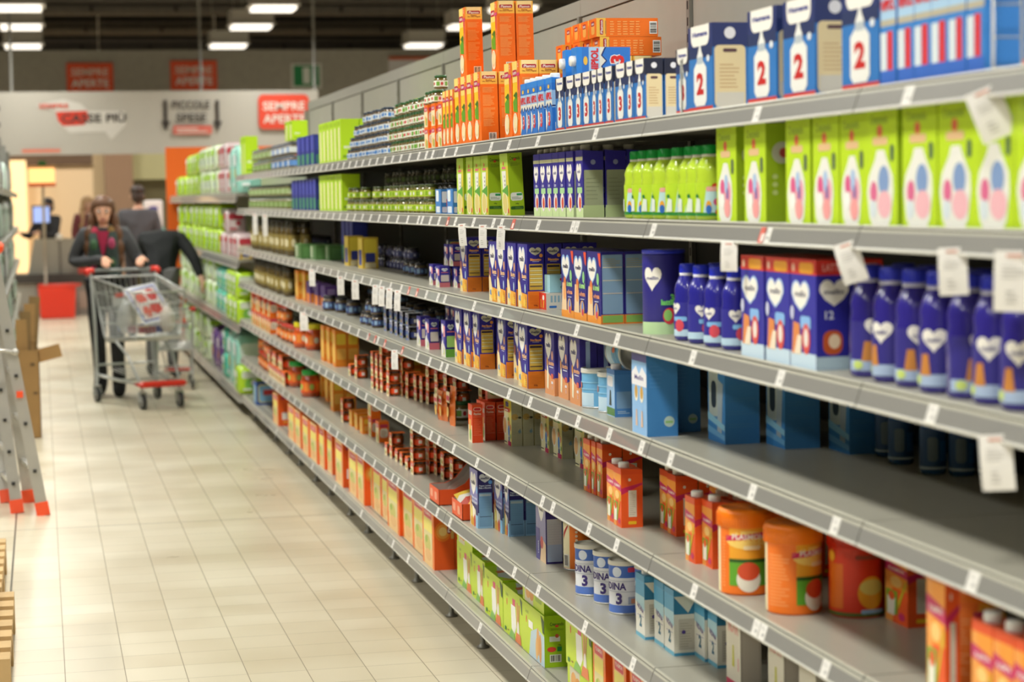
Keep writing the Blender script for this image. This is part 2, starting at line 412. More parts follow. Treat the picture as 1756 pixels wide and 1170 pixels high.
def t_one():
    W, D, H = .066, .06, .2
    mb, fr, sd, tp, cap = t_slim_carton('', W, D, H, '3C86D2', '4A90D8', '', '', '', '')
    fr.rect(0, .62, 1, .9, 'A9CDEB').rect(0, .56, 1, .62, 'B9B29C').rect(0, .0, .4, .5, 'D9E4EA').text('1', .62, .3, .075, 'D9363C', bold=.08).rect(0, .0, 1, .14, '3A6CC8').text('NIPIOL', .5, .76, .02, 'D6262E', wd=.06, bold=.05)
    reg('one', 'milk_carton', 'carton', W, D, H, mb, [('cap', cap)])
t_one()
def t_jar(key, r, h, glass, label, lid, food='8A6A34', band=None, txt=None):
    mb = MB(); g = M(glass, rough=.12, coat=.6)
    mb.lathe([(r*.82, 0), (r*.94, h*.03), (r*.97, h*.15), (r*.97, h*.62), (r*.86, h*.74), (r*.8, h*.78), (r*.8, h*.86)], g, 18)
    cf = cyl_face(mb, r*.975, h*.16, h*.44, -.6, 2*PI-.6)
    cf.rect(0, 0, .999, 1, label)
    if band:
        for k in range(5): cf.rect(.02+.2*k, .15, .1+.2*k, .85, band); cf.k -= 1
        cf.k += 1
        for k in range(5): cf.ell(.15+.2*k, .5, h*.09, h*.12, food)
    ld = MB(); lm = M(lid, rough=.25)
    ld.lathe([(r*.80, h*.8), (r*.86, h*.81), (r*.86, h*.97), (r*.80, h), (r*.6, h*.985), (0, h*.985)], lm, 18, cap=False)
    reg(key, 'food_jar', 'jar', 2*r, 2*r, h, mb, [('lid', ld)], rnd=True)
t_jar('jar_blue', .027, .05, '6B5A44', 'DDE3E6', '2C3A4C', '4E86C8', '3F7FC4')
t_jar('jar_green', .027, .05, '6A5A2A', 'E9EBDC', '2C5A2E', 'C8363C', '6FA63A')
t_jar('jar_lime', .029, .055, '6A6420', 'B5CF3A', '3D4A1E', 'E9EBDC', '7FA61E')
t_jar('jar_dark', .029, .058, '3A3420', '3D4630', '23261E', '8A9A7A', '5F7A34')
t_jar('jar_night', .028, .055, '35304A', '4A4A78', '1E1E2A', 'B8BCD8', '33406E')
t_jar('jar_navy', .03, .06, '5A4A30', '34427A', '23232C', '7FA8D8', '9FC0E0')
t_jar('jar_orange', .03, .058, '5E3A1E', 'E2561E', '4A4238', 'F0DCC0', 'F08A4A')
t_jar('jar_olive', .032, .085, '6E6A3A', 'A9B58A', '3A4A2A', 'E9EBDC', '8DA03C')
t_jar('jar_tall_olive', .03, .12, '5A4A26', '8A7A40', '2F2A1C', 'D8CFA8', 'A08A40')
t_jar('jar_yellow_lid', .045, .12, 'C7501E', 'E8621E', 'E4D41E', 'F3E6C8', 'F08A30')
t_jar('jar_green_lid', .045, .12, 'B04A1E', 'E2561E', '1FA03A', 'A9C85A', 'F08A30')
t_jar('jar_red_lid', .035, .11, '8A4A1E', 'EE6A22', 'CF3A1E', 'E9C8A0', 'F2A04A')
T['jar_red_lid']['kind'] = 'sauce_jar'; T['jar_tall_olive']['kind'] = 'sauce_bottle'; T['jar_tall_olive']['cat'] = 'bottle'
def t_multi(key, jar, lbl, lid, lbl2):
    """six jars on a card tray, two layers of three"""
    r, h = .036, .075; W, D, H = .245, .08, .16; tr_ = MB(); parts = []
    tr_.box(-D/2, -W/2, 0, D/2, W/2, .004, 'D8D4C4')
    for q in range(2):
        for k in range(3):
            mb = MB(); ld = MB(); cx, cy, z = 0, -.08+.08*k, .004+q*h*1.05; g = M(jar, rough=.15, coat=.5)
            mb.lathe([(r*.85, z), (r*.97, z+h*.06), (r*.975, z+h*.17)], g, 14, c=(cx, cy)); mb.lathe([(r*.98, z+h*.17), (r*.98, z+h*.6)], lbl if (q+k) % 2 else lbl2, 14, c=(cx, cy), cap=False); mb.lathe([(r*.975, z+h*.6), (r*.97, z+h*.66), (r*.84, z+h*.78)], g, 14, c=(cx, cy))
            ld.lathe([(r*.86, z+h*.8), (r*.86, z+h*.96), (0, z+h*.97)], lid, 14, c=(cx, cy), cap=False)
            parts += [('jar', mb), ('lid', ld)]
    reg(key, 'jar_multipack', 'jars', W, D, H, tr_, parts)
t_multi('multi_blue', '5A4A34', 'DDE3E6', '2C3A4C', '5A8AC8'); t_multi('multi_olive', '6E6A3A', 'A9BC8A', '3A4A2A', '7E9A50')
def t_jarpack(key, sl, sd_, jar, lbl, lid, word='PLASMON', wc='D23A5A'):
    """two jars side by side in a printed sleeve: sleeve front to the aisle, jar seen from the side"""
    r, h = .027, .056; W, D = .06, .062; mb = MB()
    # sleeve: front board, top and bottom strips
    mb.box(-D/2, -W/2, 0, -D/2+.0015, W/2, h, sl); mb.box(-D/2, -W/2, h-.0015, D/2, W/2, h, sl)
    fr, s2, tp = faces_of(mb, W, D, h)
    fr.rect(0, 0, 1, .6, sd_).rrect(.08, .6, .92, .86, wc).text(word, .5, .73, h*.14, WHT, wd=W*.6).ell(.4, .28, W*.18, h*.16, '9DB64A').ell(.7, .25, W*.12, h*.12, 'E0762E')
    j = MB(); g = M(jar, rough=.12, coat=.6)
    j.lathe([(r*.85, .001), (r*.95, h*.05), (r*.97, h*.2), (r*.97, h*.66), (r*.84, h*.78)], g, 16, c=(.003, 0)); cf = Face(j, (0, 0, h*.18), (1, 0, 0), (0, 0, 1), r*PI*2, h*.45, cyl=(r*.985, -PI/2, 1))
    cf.rect(0, 0, .999, .9, lbl).rect(.46, .2, .54, .75, WHT); j.v = j.v
    l = MB(); l.lathe([(r*.86, h*.8), (r*.86, h*.95), (r*.8, h*.97), (0, h*.97)], M(lid, rough=.25, metal=.3), 16, c=(.003, 0), cap=False)
    reg(key, 'jar_pack', 'jars', W, D, h, mb, [('jar', j), ('lid', l)])
t_jarpack('pack_orange', 'F8721A', 'F6E4B8', '96521E', 'F4521A', '6A6258')
t_jarpack('pack_navy', 'D8DCE8', '5A78B8', '4A4238', '2E3A7A', '2A2A30', 'MELLIN', '2A2A8A')
t_jarpack('pack_green', '8FAE3A', 'E9EBDC', '6A6420', '4E8A3A', '3A4A2A', 'PLASMON', 'C0405A')
def t_lime_pappa():
    W, D, H = .115, .046, .195; mb = MB(); mb.box(-D/2, -W/2, 0, D/2, W/2, H, '9CBF14'); fr, sd, tp = faces_of(mb, W, D, H)
    fr.rect(0, 0, 1, 1, 'B8D84A').rect(.72, .0, 1, .8, 'D9C93A').ell(.42, .2, .042, .038, 'F1EBC8').ell(.42, .2, .034, .032, 'DCCB7A').poly([(.2, .72), (.72, .72), (.66, .42), (.26, .42)], 'EDEDE4').rect(.25, .75, .7, .79, 'DC6A7A').ell(.46, .84, .007, .007, 'D8383C').poly([(.1, .4), (.9, .5), (.9, .3), (.6, .35)], '5DA63C').ell(.8, .08, .008, .008, 'D8383C').lines(.5, .48, .62, .68, '9A9A96', n=3)
    sd.text('Crescendo', .5, .92, .011, '3F5A12', wd=.034).ell(.5, .895, .005, .004, 'D8502C').lines(.2, .8, .9, .86, '5E7A1A', n=4, fill=.3).rrect(.08, .24, .92, .37, 'E8ECE4').rect(.5, .32, .88, .355, '2F9A5A').lines(.15, .26, .85, .31, '9AA49A', n=3).text('200g', .5, .19, .005, '3F5A12').rrect(.06, .1, .94, .15, '2A5A1A').lines(.35, .105, .9, .145, '5E8A3A', n=3)
    reg('lime_pappa', 'cereal_box', 'box', W, D, H, mb)
t_lime_pappa()
def t_mellin_slim():
    W, D, H = .076, .058, .182
    mb, fr, sd, tp, cap = t_slim_carton('', W, D, H, NAVY, NAVY, '', '', '', '', capc='B8B6AC')
    fr.rect(0, 0, 1, .16, 'CFE6A8').rect(0, .94, 1, 1, 'C8C8A0').heart(.45, .74, .055, .05, WHT).text('mellin', .45, .76, .009, '23237A', wd=.034).rrect(.2, .4, .9, .5, 'A9D89A').text('latte', .5, .55, .01, 'D8DCF0').ell(.55, .25, .022, .026, 'E9E4E4').ell(.6, .24, .012, .016, 'D8502C')
    sd.rrect(.06, .03, .97, .78, '9DA584', .05).rect(0, 0, 1, .2, 'B6C890').ell(.5, .91, .007, .007, '8A90B8').lines(.15, .3, .85, .7, '8A9274', n=6, fill=.2)
    cap.v = [(x, y, z+.002) for x, y, z in cap.v]
    reg('mellin_slim', 'milk_carton', 'carton', W, D, H, mb, [('cap', cap)])
t_mellin_slim()
def bottle(key, kind, r, h, body, lab, capc, sq=1.0, capr=.019, neck='DAD8CC', art=None, caph=.024):
    mb = MB(); bm_ = M(body, rough=.2, coat=.5)
    mb.lathe([(r*.88, 0), (r, h*.03), (r, h*.5), (r*.93, h*.58), (r*.98, h*.66), (r*.86, h*.74), (capr*1.05, h*.84), (capr*.95, h*.86), (capr*.95, h*.9)], bm_, 24)
    mb.lathe([(capr*1.02, h*.83), (capr*1.04, h*.88)], neck, 20)
    cf = cyl_face(mb, r*1.002, h*.06, h*.44, -.5, PI+.3)
    if art: art(cf)
    c = MB(); c.lathe([(capr, h-caph), (capr*1.03, h-caph*.9), (capr*1.0, h-caph*.08), (capr*.9, h), (0, h)], M(capc, rough=.35), 24, cap=False)
    for k in range(24):
        a = 2*PI*k/24; c.bar((capr*1.02*math.cos(a), capr*1.02*math.sin(a), h-caph*.85), (capr*1.02*math.cos(a), capr*1.02*math.sin(a), h-caph*.15), .0012, .0012, M(capc, rough=.35))
    reg(key, kind, 'bottle', 2*r, 2*r, h, mb, [('cap', c)], rnd=True)
def art_lime(cf):
    cf.rect(0, 0, 1, 1, 'B4D62A').rect(0, 0, 1, .1, '2F8A3A').poly([(.25, .1), (.62, .1), (.55, .55), (.42, .82), (.3, .8)], 'BFE0E6').ell(.45, .9, .008, .006, 'D8402C').rrect(.3, .74, .62, .88, 'E8A9A0').ell(.5, .42, .012, .009, 'DE5A94').ell(.34, .3, .006, .012, 'E8A41E').ell(.34, .2, .006, .01, '2A6AC0').ell(.5, .12, .008, .007, 'D8502C').ell(.12, .6, .005, .005, '1F7A3A').poly([(.06, .12), (.2, .12), (.2, .5), (.12, .55)], 'D9E4DC')
bottle('lime_bottle', 'juice_bottle', .035, .168, 'B9D63A', '', '0E9A3C', art=art_lime)
def art_mellin(cf):
    cf.rect(0, 0, 1, 1, '2E2C94').rect(0, 0, 1, .2, 'B9D6EA').heart(.35, .8, .03, .028, WHT).rrect(.3, .45, .6, .58, '7FB8E6').ell(.45, .32, .012, .014, 'D84A5A').rrect(.68, .2, .92, .7, 'C2CCE4', .2).ell(.7, .88, .008, .006, '3FA84A').text('mellin', .35, .82, .005, '23237A')
bottle('mellin_bottle', 'milk_bottle', .032, .178, '2E2C94', '', '2A3AD8', capr=.018, neck='E4E4EC', art=art_mellin)
def art_dkblue(cf):
    cf.rect(0, 0, 1, 1, '302A86').rect(0, 0, 1, .22, 'A9BEDC').heart(.4, .84, .045, .04, WHT).poly([(.2, .2), (.36, .2), (.33, .6), (.24, .6)], 'C8843C').rrect(.6, .15, .85, .8, 'CBD6E6', .3).rect(.6, .7, .85, .8, '8FC8D0').ell(.15, .12, .01, .008, 'C8DC7A').text('mellin', .4, .86, .008, '23237A')
bottle('dk_bottle', 'milk_bottle', .036, .205, '332B8C', '', '2F3ACB', capr=.022, neck='C8C8D8', art=art_dkblue, caph=.03)
def art_deep(cf): cf.rect(0, 0, 1, 1, '28507F').rect(.0, 0, 1, .06, 'B8C8D0').rrect(.3, .2, .5, .8, '6A7A84').rect(.55, .2, .9, .7, '2E6AA4')
bottle('deep_bottle', 'milk_bottle', .034, .19, '25558C', '', '2A4A9A', art=art_deep)
def t_lime_bottlebox():
    W, D, H = .132, .078, .2; mb = MB(); mb.box(-D/2, -W/2, 0, D/2, W/2, H, '9DBE1C'); fr, sd, tp = faces_of(mb, W, D, H)
    fr.rect(0, 0, 1, 1, 'BBDC1E').text('Crescendo', .42, .9, .016, '7E9A30', wd=.08).ell(.45, .8, .011, .011, 'E0604A').rrect(.22, .68, .7, .75, 'DDB98A', .4)
    fr.poly([(.36, .62), (.56, .62), (.62, .56), (.76, .42), (.8, .28), (.74, .06), (.66, .0), (.2, .0), (.12, .06), (.06, .28), (.12, .42), (.3, .56)], 'E9EAE2').rrect(.74, .5, .88, .66, '5A6E4A', .4)
    fr.ell(.3, .36, .014, .018, 'DA5A8C').ell(.56, .3, .022, .026, 'E59AAE').ell(.5, .4, .012, .02, 'A9C4E8').ell(.56, .28, .006, .016, '6A5AA4').ell(.3, .22, .012, .016, 'F4F4F0').ell(.55, .14, .02, .02, 'EFA0A0')
    sd.ell(.45, .7, .022, .022, 'C8C8BC').ell(.5, .7, .01, .01, 'C04848')
    for b in (.3, .38, .46): sd.ell(.25, b, .006, .005, 'C8D88A')
    tp.rect(.02, .02, .98, .98, 'A9CC1E')
    reg('lime_bottlebox', 'baby_bottle_box', 'box', W, D, H, mb)
t_lime_bottlebox()
def t_lime_bottlebox2():
    W, D, H = .14, .078, .205; mb = MB(); mb.box(-D/2, -W/2, 0, D/2, W/2, H, '9DBE1C'); fr, sd, tp = faces_of(mb, W, D, H)
    fr.rect(0, 0, 1, 1, 'BBDC1E').text('Crescendo', .42, .9, .016, '7E9A30', wd=.08).ell(.45, .8, .011, .011, 'E0604A').rrect(.22, .68, .7, .75, 'DDB98A', .4)
    fr.poly([(.36, .64), (.6, .64), (.68, .56), (.86, .42), (.88, .28), (.8, .06), (.72, .0), (.2, .0), (.12, .06), (.04, .28), (.1, .42), (.3, .56)], 'E9EAE2').rrect(.78, .54, .9, .68, '4E6A4A', .4)
    fr.ell(.58, .38, .024, .026, '7F9CCB').ell(.26, .28, .016, .02, 'DA6A94').ell(.6, .18, .03, .024, 'EDB6C0').ell(.24, .14, .016, .016, 'D4E0E6')
    tp.rect(.02, .02, .98, .98, 'A9CC1E')
    reg('lime_bottlebox2', 'baby_bottle_box', 'box', W, D, H, mb)
t_lime_bottlebox2()
def t_biscuit(key, word, W=.128, D=.052, H=.195, low='E07818', fc=None, kind='biscuit_box'):
    mb = MB(); mb.box(-D/2, -W/2, 0, D/2, W/2, H, NAVY); fr, sd, tp = faces_of(mb, W, D, H)
    fr.heart(.42, .74, .088, .082, 'CFE0F6').heart(.42, .74, .078, .072, WHT).text('mellin', .42, .765, .016, '1E1E50', wd=.056, bold=.035).ell(.82, .62, .009, .014, 'EFB070')
    fr.poly([(0, .0), (.95, .0), (.95, .22), (.35, .24), (0, .3)], 'F0A030').poly([(0, 0), (.35, 0), (.4, .2), (.2, .42), (.1, .46), (0, .4)], 'F2DDA8').ell(.16, .48, .011, .016, 'B5693C')
    fr.ell(.3, .12, .02, .014, 'F6D25A').ell(.55, .12, .026, .02, 'F2B43C').ell(.72, .08, .018, .012, 'F6C84A').poly([(.1, .12), (.3, .1), (.24, .2), (.12, .18)], '6A90C8')
    fr.text(word, .68, .5, .014, 'F8C890', wd=.06, bold=.04).rect(.55, .44, .85, .45, 'D8DCF0').ell(.78, .31, .008, .014, 'B9D2EE').lines(.8, .05, .86, .2, '7A4A20', n=5)
    sd.rect(0, 0, 1, .27, low).heart(.48, .885, .038, .024, 'CFCBB4').text('mellin', .48, .888, .008, '1E1E50', wd=.026, bold=.03).ell(.82, .82, .0055, .0055, 'E89A48').text(word, .5, .76, .008, 'F2A85C', wd=.034, bold=.04).rect(.3, .725, .7, .73, 'D8DCF0')
    sd.rrect(.1, .29, .9, .69, 'C9A23A', .06)
    sd.rect(.14, .64, .86, .67, '2A2040').rect(.14, .34, .86, .352, '2A2040')
    for k in range(9):
        sd.rect(.14, .37+.03*k, .86, .387+.03*k, 'E0D8A8' if k % 2 else 'E2BE58'); sd.k -= 1
    sd.k += 1
    sd.lines(.1, .08, .9, .22, 'C06A12', n=6, fill=.15).text('250g', .45, .05, .006, '7A2A10')
    tp.rect(.03, .03, .97, .97, '39309E')
    reg(key, kind, 'box', W, D, H, mb)
t_biscuit('bisc_a', 'Biscotto'); t_biscuit('bisc_b', 'Primi Biscotti')
def t_small_mellin(key, H, low, W=.08, D=.04):
    mb = MB(); mb.box(-D/2, -W/2, 0, D/2, W/2, H, NAVY); fr, sd, tp = faces_of(mb, W, D, H)
    fr.heart(.35, .75, W*.5, H*.3, WHT).rect(.55, .55, .9, .85, 'F0A0A0').poly([(0, 0), (1, 0), (.9, .25), (.3, .45), (0, .3)], 'EFE9D8').ell(.6, .15, W*.15, H*.1, 'C9D26A').poly([(.3, .1), (.55, .1), (.5, .55), (.4, .55)], 'DDE4F2')
    sd.rect(0, 0, 1, .22, low).heart(.5, .82, D*.6, H*.16, 'DDE6EA').text('mellin', .5, .83, H*.055, '1E1E50', wd=D*.45).rect(.15, .68, .85, .71, 'E07A78').rrect(.12, .27, .9, .58, 'CFC4BC' if low != '6FAE3A' else '9FCB6A', .08)
    sd.rect(.1, .24, .92, .26, '2A2040'); tp.rect(.05, .05, .95, .95, '3A3296')
    reg(key, 'cereal_box', 'box', W, D, H, mb)
t_small_mellin('mell_pink', .08, 'C56A72'); t_small_mellin('mell_pink_tall', .118, 'CF6A78', W=.09); t_small_mellin('mell_green', .135, '6FAE3A', W=.085)
def t_almond():
    W, D, H = .138, .063, .19; mb = MB(); mb.box(-D/2, -W/2, 0, D/2, W/2, H, '252080'); fr, sd, tp = faces_of(mb, W, D, H)
    fr.heart(.36, .73, .095, .072, '8FBCEC').heart(.36, .73, .082, .06, WHT).text('mellin', .36, .75, .012, '1E1E50', wd=.06, bold=.04).poly([(.8, .98), (1, .98), (1, .78), (.9, .82)], 'E8502C')
    fr.rect(0, 0, 1, .11, 'EE962E').poly([(.02, .1), (.42, .1), (.4, .42), (.3, .52), (.1, .5)], 'F0D2A8').ell(.3, .5, .014, .018, 'E07A38').ell(.28, .38, .016, .024, 'F0A868').text('ai cereali', .68, .5, .016, 'A5DC8A', wd=.06, bold=.05).ell(.8, .62, .012, .016, '8FD08A').text('e frutta', .7, .38, .012, 'F0A070', wd=.058, bold=.04).rect(.55, .3, .85, .31, 'D8DCF0').ell(.68, .17, .022, .022, 'F0B85A').ell(.7, .17, .012, .02, '6A8AD0').ell(.72, .12, .01, .01, 'D8384A')
    sd.rect(0, 0, 1, .13, 'E08028').rrect(.06, .14, .94, .96, '7F9FBE', .04).rrect(.06, .02, .94, .12, '86B45A', .1).lines(.1, .78, .9, .92, '9A9E90', n=5)
    sd.rect(.08, .78, .92, .792, 'D8D2B8').rect(.08, .6, .92, .61, 'D8D2B8').rect(.08, .42, .92, .43, 'D8C8B8')
    reg('almond', 'milk_drink_carton', 'carton', W, D, H, mb)
t_almond()
def t_flat_small():
    W, D, H = .09, .09, .05; mb = MB(); mb.box(-D/2, -W/2, 0, D/2, W/2, H, 'DCDAD2'); fr, sd, tp = faces_of(mb, W, D, H)
    fr.rect(0, 0, 1, 1, 'DC3A2C').ell(.6, .7, .012, .008, WHT).poly([(.2, .1), (.35, .1), (.3, .6), (.22, .6)], 'F2C03A').poly([(.5, .1), (.7, .1), (.75, .5), (.6, .6)], 'F2A03A')
    for k in range(6): sd.rect(.15+.12*k, .45, .22+.12*k, .85, '8FB4C8')
    sd.rrect(.1, .12, .35, .25, '3A78C8'); reg('flat_red', 'snack_box', 'box', W, D, H, mb)
    W, D, H = .07, .08, .052; mb = MB(); mb.box(-D/2, -W/2, 0, D/2, W/2, H, '9FD0E0'); fr, sd, tp = faces_of(mb, W, D, H)
    sd.ell(.6, .6, .012, .012, '2F6A4A').ell(.55, .75, .014, .006, 'C02A3A').ell(.55, .3, .012, .008, '5AA06A').ell(.65, .5, .006, .014, '2A2A30'); reg('flat_blue', 'snack_box', 'box', W, D, H, mb)
t_flat_small()
def t_tub_navy():
    mb = MB(); r, h = .052, .205
    mb.lathe([(r*.95, 0), (r, .004), (r, h*.93), (r*.97, h*.95)], '282484', 28); cf = cyl_face(mb, r, 0, h*.9, -.4, PI+.2)
    cf.rect(0, 0, 1, .16, 'BCDCA8').heart(.3, .72, .05, .06, WHT).text('mellin', .3, .74, .009, '23237A', wd=.034).text('latte', .5, .42, .014, '6FC86A', bold=.05).text('3', .56, .48, .018, '6FC86A', bold=.05).ell(.52, .24, .016, .02, 'D8384A').ell(.5, .25, .01, .014, '8FC86A')
    l = MB(); l.lathe([(r*1.0, h*.95), (r*1.02, h*.955), (r*1.02, h*.995), (r*.96, h), (0, h)], M('2F3ACB', rough=.3), 28, cap=False)
    reg('tub_navy', 'milk_powder_tub', 'tub', 2*r, 2*r, h, mb, [('lid', l)], rnd=True)
t_tub_navy()
def t_redtop():
    W, D, H = .138, .066, .21; mb = MB(); mb.box(-D/2, -W/2, 0, D/2, W/2, H, '2C2AA0'); fr, sd, tp = faces_of(mb, W, D, H)
    for f in (fr, sd): f.rect(0, .86, 1, 1, 'D8342A')
    fr.rrect(.35, .87, .9, .97, 'F0A82A', .4).ell(.12, .92, .008, .008, 'F0C8B0').heart(.4, .66, .1, .06, 'A9C8F0').heart(.4, .66, .09, .052, WHT).text('mellin', .4, .68, .012, '1E1E50', wd=.06).rect(0, 0, 1, .14, 'C6DDEE')
    fr.poly([(.06, .12), (.4, .12), (.36, .4), (.12, .42)], 'E08A4A').rrect(.4, .36, .8, .48, '86B8EC').ell(.62, .27, .022, .03, 'D8504A').ell(.62, .28, .012, .018, 'E8E0D8').ell(.08, .5, .01, .014, 'C8CCE8').poly([(.15, .12), (.42, .12), (.45, .3), (.3, .3)], 'F0E0C8')
    sd.text('LATTE', .5, .93, .014, 'F0A8A0', wd=.04).heart(.55, .7, .06, .05, WHT).text('mellin', .55, .71, .01, '1E1E50', wd=.04).rect(0, 0, 1, .12, 'BAD4E4').rrect(.2, .14, .8, .36, 'C85A28', .4).ell(.55, .26, .012, .014, 'F0D8B8').text('12', .4, .5, .016, 'D8DCF0')
    tp.rect(0, 0, 1, 1, 'B8281E'); reg('redtop', 'milk_carton_multipack', 'carton', W, D, H, mb)
t_redtop()
def t_peach():
    W, D, H = .12, .05, .19; mb = MB(); mb.box(-D/2, -W/2, 0, D/2, W/2, H, '352C8C'); fr, sd, tp = faces_of(mb, W, D, H)
    fr.poly([(0, 0), (1, 0), (1, .26), (.7, .28), (.4, .34), (0, .38)], 'E49A62').heart(.4, .75, .08, .078, 'E6E2D8').text('mellin', .4, .775, .014, '23236A', wd=.054, bold=.04).ell(.8, .62, .01, .014, 'F0B090').text('biscottino', .7, .5, .013, 'F0B080', wd=.066, bold=.04).rect(.5, .43, .9, .445, 'D8DCF0')
    fr.poly([(.24, .1), (.38, .08), (.44, .3), (.34, .5), (.26, .5)], 'F0EACE').ell(.3, .51, .007, .014, 'E0A040').rrect(.68, .26, .92, .34, 'D85A4A', .5).rrect(.7, .18, .88, .22, 'E4E0E8', .3).lines(.76, .1, .84, .17, 'D8C8D8', n=3)
    sd.rect(0, 0, 1, .28, 'DE8E56').rect(.35, .12, .6, .95, '9FB8E0'); reg('peach', 'biscuit_box', 'box', W, D, H, mb)
t_peach()
def can(key, r, h, body, lid, art, kind='milk_powder_can'):
    mb = MB(); mb.lathe([(r*.98, 0), (r*1.01, .003), (r*.985, .006), (r*.985, h-.012), (r*1.0, h-.01)], M(body, rough=.3), 32); cf = cyl_face(mb, r*.987, .006, h-.018, -.3, PI+.1); art(cf)
    mb.lathe([(r*1.015, .0), (r*1.015, .005)], M('C8C8C4', rough=.3, metal=.6), 32)
    l = MB(); lm = M(lid, rough=.35); l.lathe([(r*1.03, h-.013), (r*1.045, h-.012), (r*1.045, h-.001), (r*1.02, h), (r*.95, h), (r*.94, h-.0035), (r*.5, h-.0035), (r*.48, h-.0025), (0, h-.0025)], lm, 32, cap=False)
    reg(key, kind, 'can', 2*r*1.045, 2*r*1.045, h, mb, [('lid', l)], rnd=True)
def art_bluecan(cf):
    cf.rect(0, 0, 1, 1, '6FB2DE').rect(0, 0, .35, .4, 'C6E0F0').rrect(.5, .03, .68, .22, 'F0F0F4', .1)
    for k in range(5): cf.rect(.52+.028*k, .05, .535+.028*k, .2, '4A3A90')
    cf.rect(0, .5, 1, .54, '8FC8EA').rect(0, .7, 1, .74, '8FC8EA').ell(.05, .62, .008, .01, 'D87A5A')
can('blue_can', .05, .11, '78B8E0', 'DEDED6', art_bluecan)
def art_nan(cf):
    cf.rect(0, 0, 1, 1, 'E4E6EC').rect(0, .74, 1, 1, '3F6AC0').ell(.3, .86, .014, .014, 'D8E2F2').rrect(.5, .86, .68, .96, 'C8365A', .2).rect(0, 0, 1, .16, '5A7ED0').text('NIDINA', .2, .56, .02, '3A2A78', wd=.085, bold=.03).text('3', .34, .3, .032, '3A2A78', bold=.04).rect(.5, .18, 1, .34, 'A4ACC4').rect(0, .44, 1, .46, 'C4C8D4').rect(0, .66, 1, .68, 'C4C8D4').rect(.55, .2, .7, .3, 'C88A6A')
can('nan_can', .045, .148, 'E4E6EC', 'D9D6CA', art_nan)
def art_orcan(cf):
    cf.rect(0, 0, 1, 1, 'EE7A1C').rect(.0, 0, .3, 1, 'F0E6C0').poly([(.1, .6), (.26, .9), (.26, .95), (.1, .75)], 'B02A2A').rrect(.12, .04, .28, .3, WHT, .1)
    for k in range(5): cf.rect(.14+.025*k, .06, .152+.025*k, .28, '4A443C')
    for k in range(6): cf.ell(.45, .35+.09*k, .004, .004, 'F2D8B8')
can('or_can', .043, .16, 'EE7A1C', 'E8741A', art_orcan)
def tub(key, r, h, body, lid, art):
    mb = MB(); mb.lathe([(r*.95, 0), (r*.985, .004), (r*.985, h*.78), (r*.97, h*.8)], M(body, rough=.35), 36); cf = cyl_face(mb, r*.987, .004, h*.77, -.4, PI+.2); art(cf)
    l = MB(); l.lathe([(r*1.0, h*.77), (r*1.05, h*.775), (r*1.05, h*.93), (r*1.0, h*.97), (r*.9, h*.985), (r*.86, h*.975), (0, h*.975)], M(lid, rough=.35), 36, cap=False)
    for k in range(60):
        a = 2*PI*k/60; l.bar((r*1.05*math.cos(a), r*1.05*math.sin(a), h*.78), (r*1.05*math.cos(a), r*1.05*math.sin(a), h*.92), .0016, .0012, M(lid, rough=.35))
    reg(key, 'biscuit_tub', 'tub', 2*r*1.05, 2*r*1.05, h, mb, [('lid', l)], rnd=True)
def art_tub(c0):
    def f(cf):
        cf.rect(0, 0, 1, 1, 'F4781A').rect(0, .0, .12, 1, 'F2E4B8')
        cf.lines(.16, .1, c0-.05, .85, 'F79A54', n=16, fill=.45)
        cf.rect(c0, .5, 1, 1, 'F2A82A').ell(c0+.2, .8, .05, .02, 'F8D470').poly([(c0-.04, .78), (c0+.4, .84), (c0+.4, .92), (c0-.04, .86)], 'D2225C').text('PLASMON', c0+.2, .85, .011, WHT, wd=.07).rect(c0, .12, 1, .5, '5FA62A').rect(c0, .47, 1, .52, '2A5A1A')
        cf.ell(c0+.2, .22, .026, .028, 'EDEADA').ell(c0+.2, .34, .024, .02, 'D8502A').rrect(c0+.15, .66, c0+.32, .72, 'F6E2B0', .4)
    return f
tub('tub_a', .058, .19, 'F4781A', 'F7800F', art_tub(.26)); tub('tub_b', .058, .19, 'F4781A', 'F7800F', art_tub(.46))
def art_red(cf): cf.rect(0, 0, 1, 1, 'D8330E').rect(0, 0, 1, .05, '4A6A2A').rect(.1, .1, .28, .75, 'E06A10').ell(.56, .34, .03, .034, 'E8A020').ell(.56, .42, .026, .016, 'DCCB6A').rrect(.4, .82, .8, .88, 'A04A34', .5).rrect(.45, .04, .7, .1, '8FB8E0', .4).ell(.9, .45, .014, .02, 'D0C8A0').ell(.14, .85, .01, .012, 'E8A020')
tub('tub_red', .058, .185, 'D8330E', 'CF2A0C', art_red)
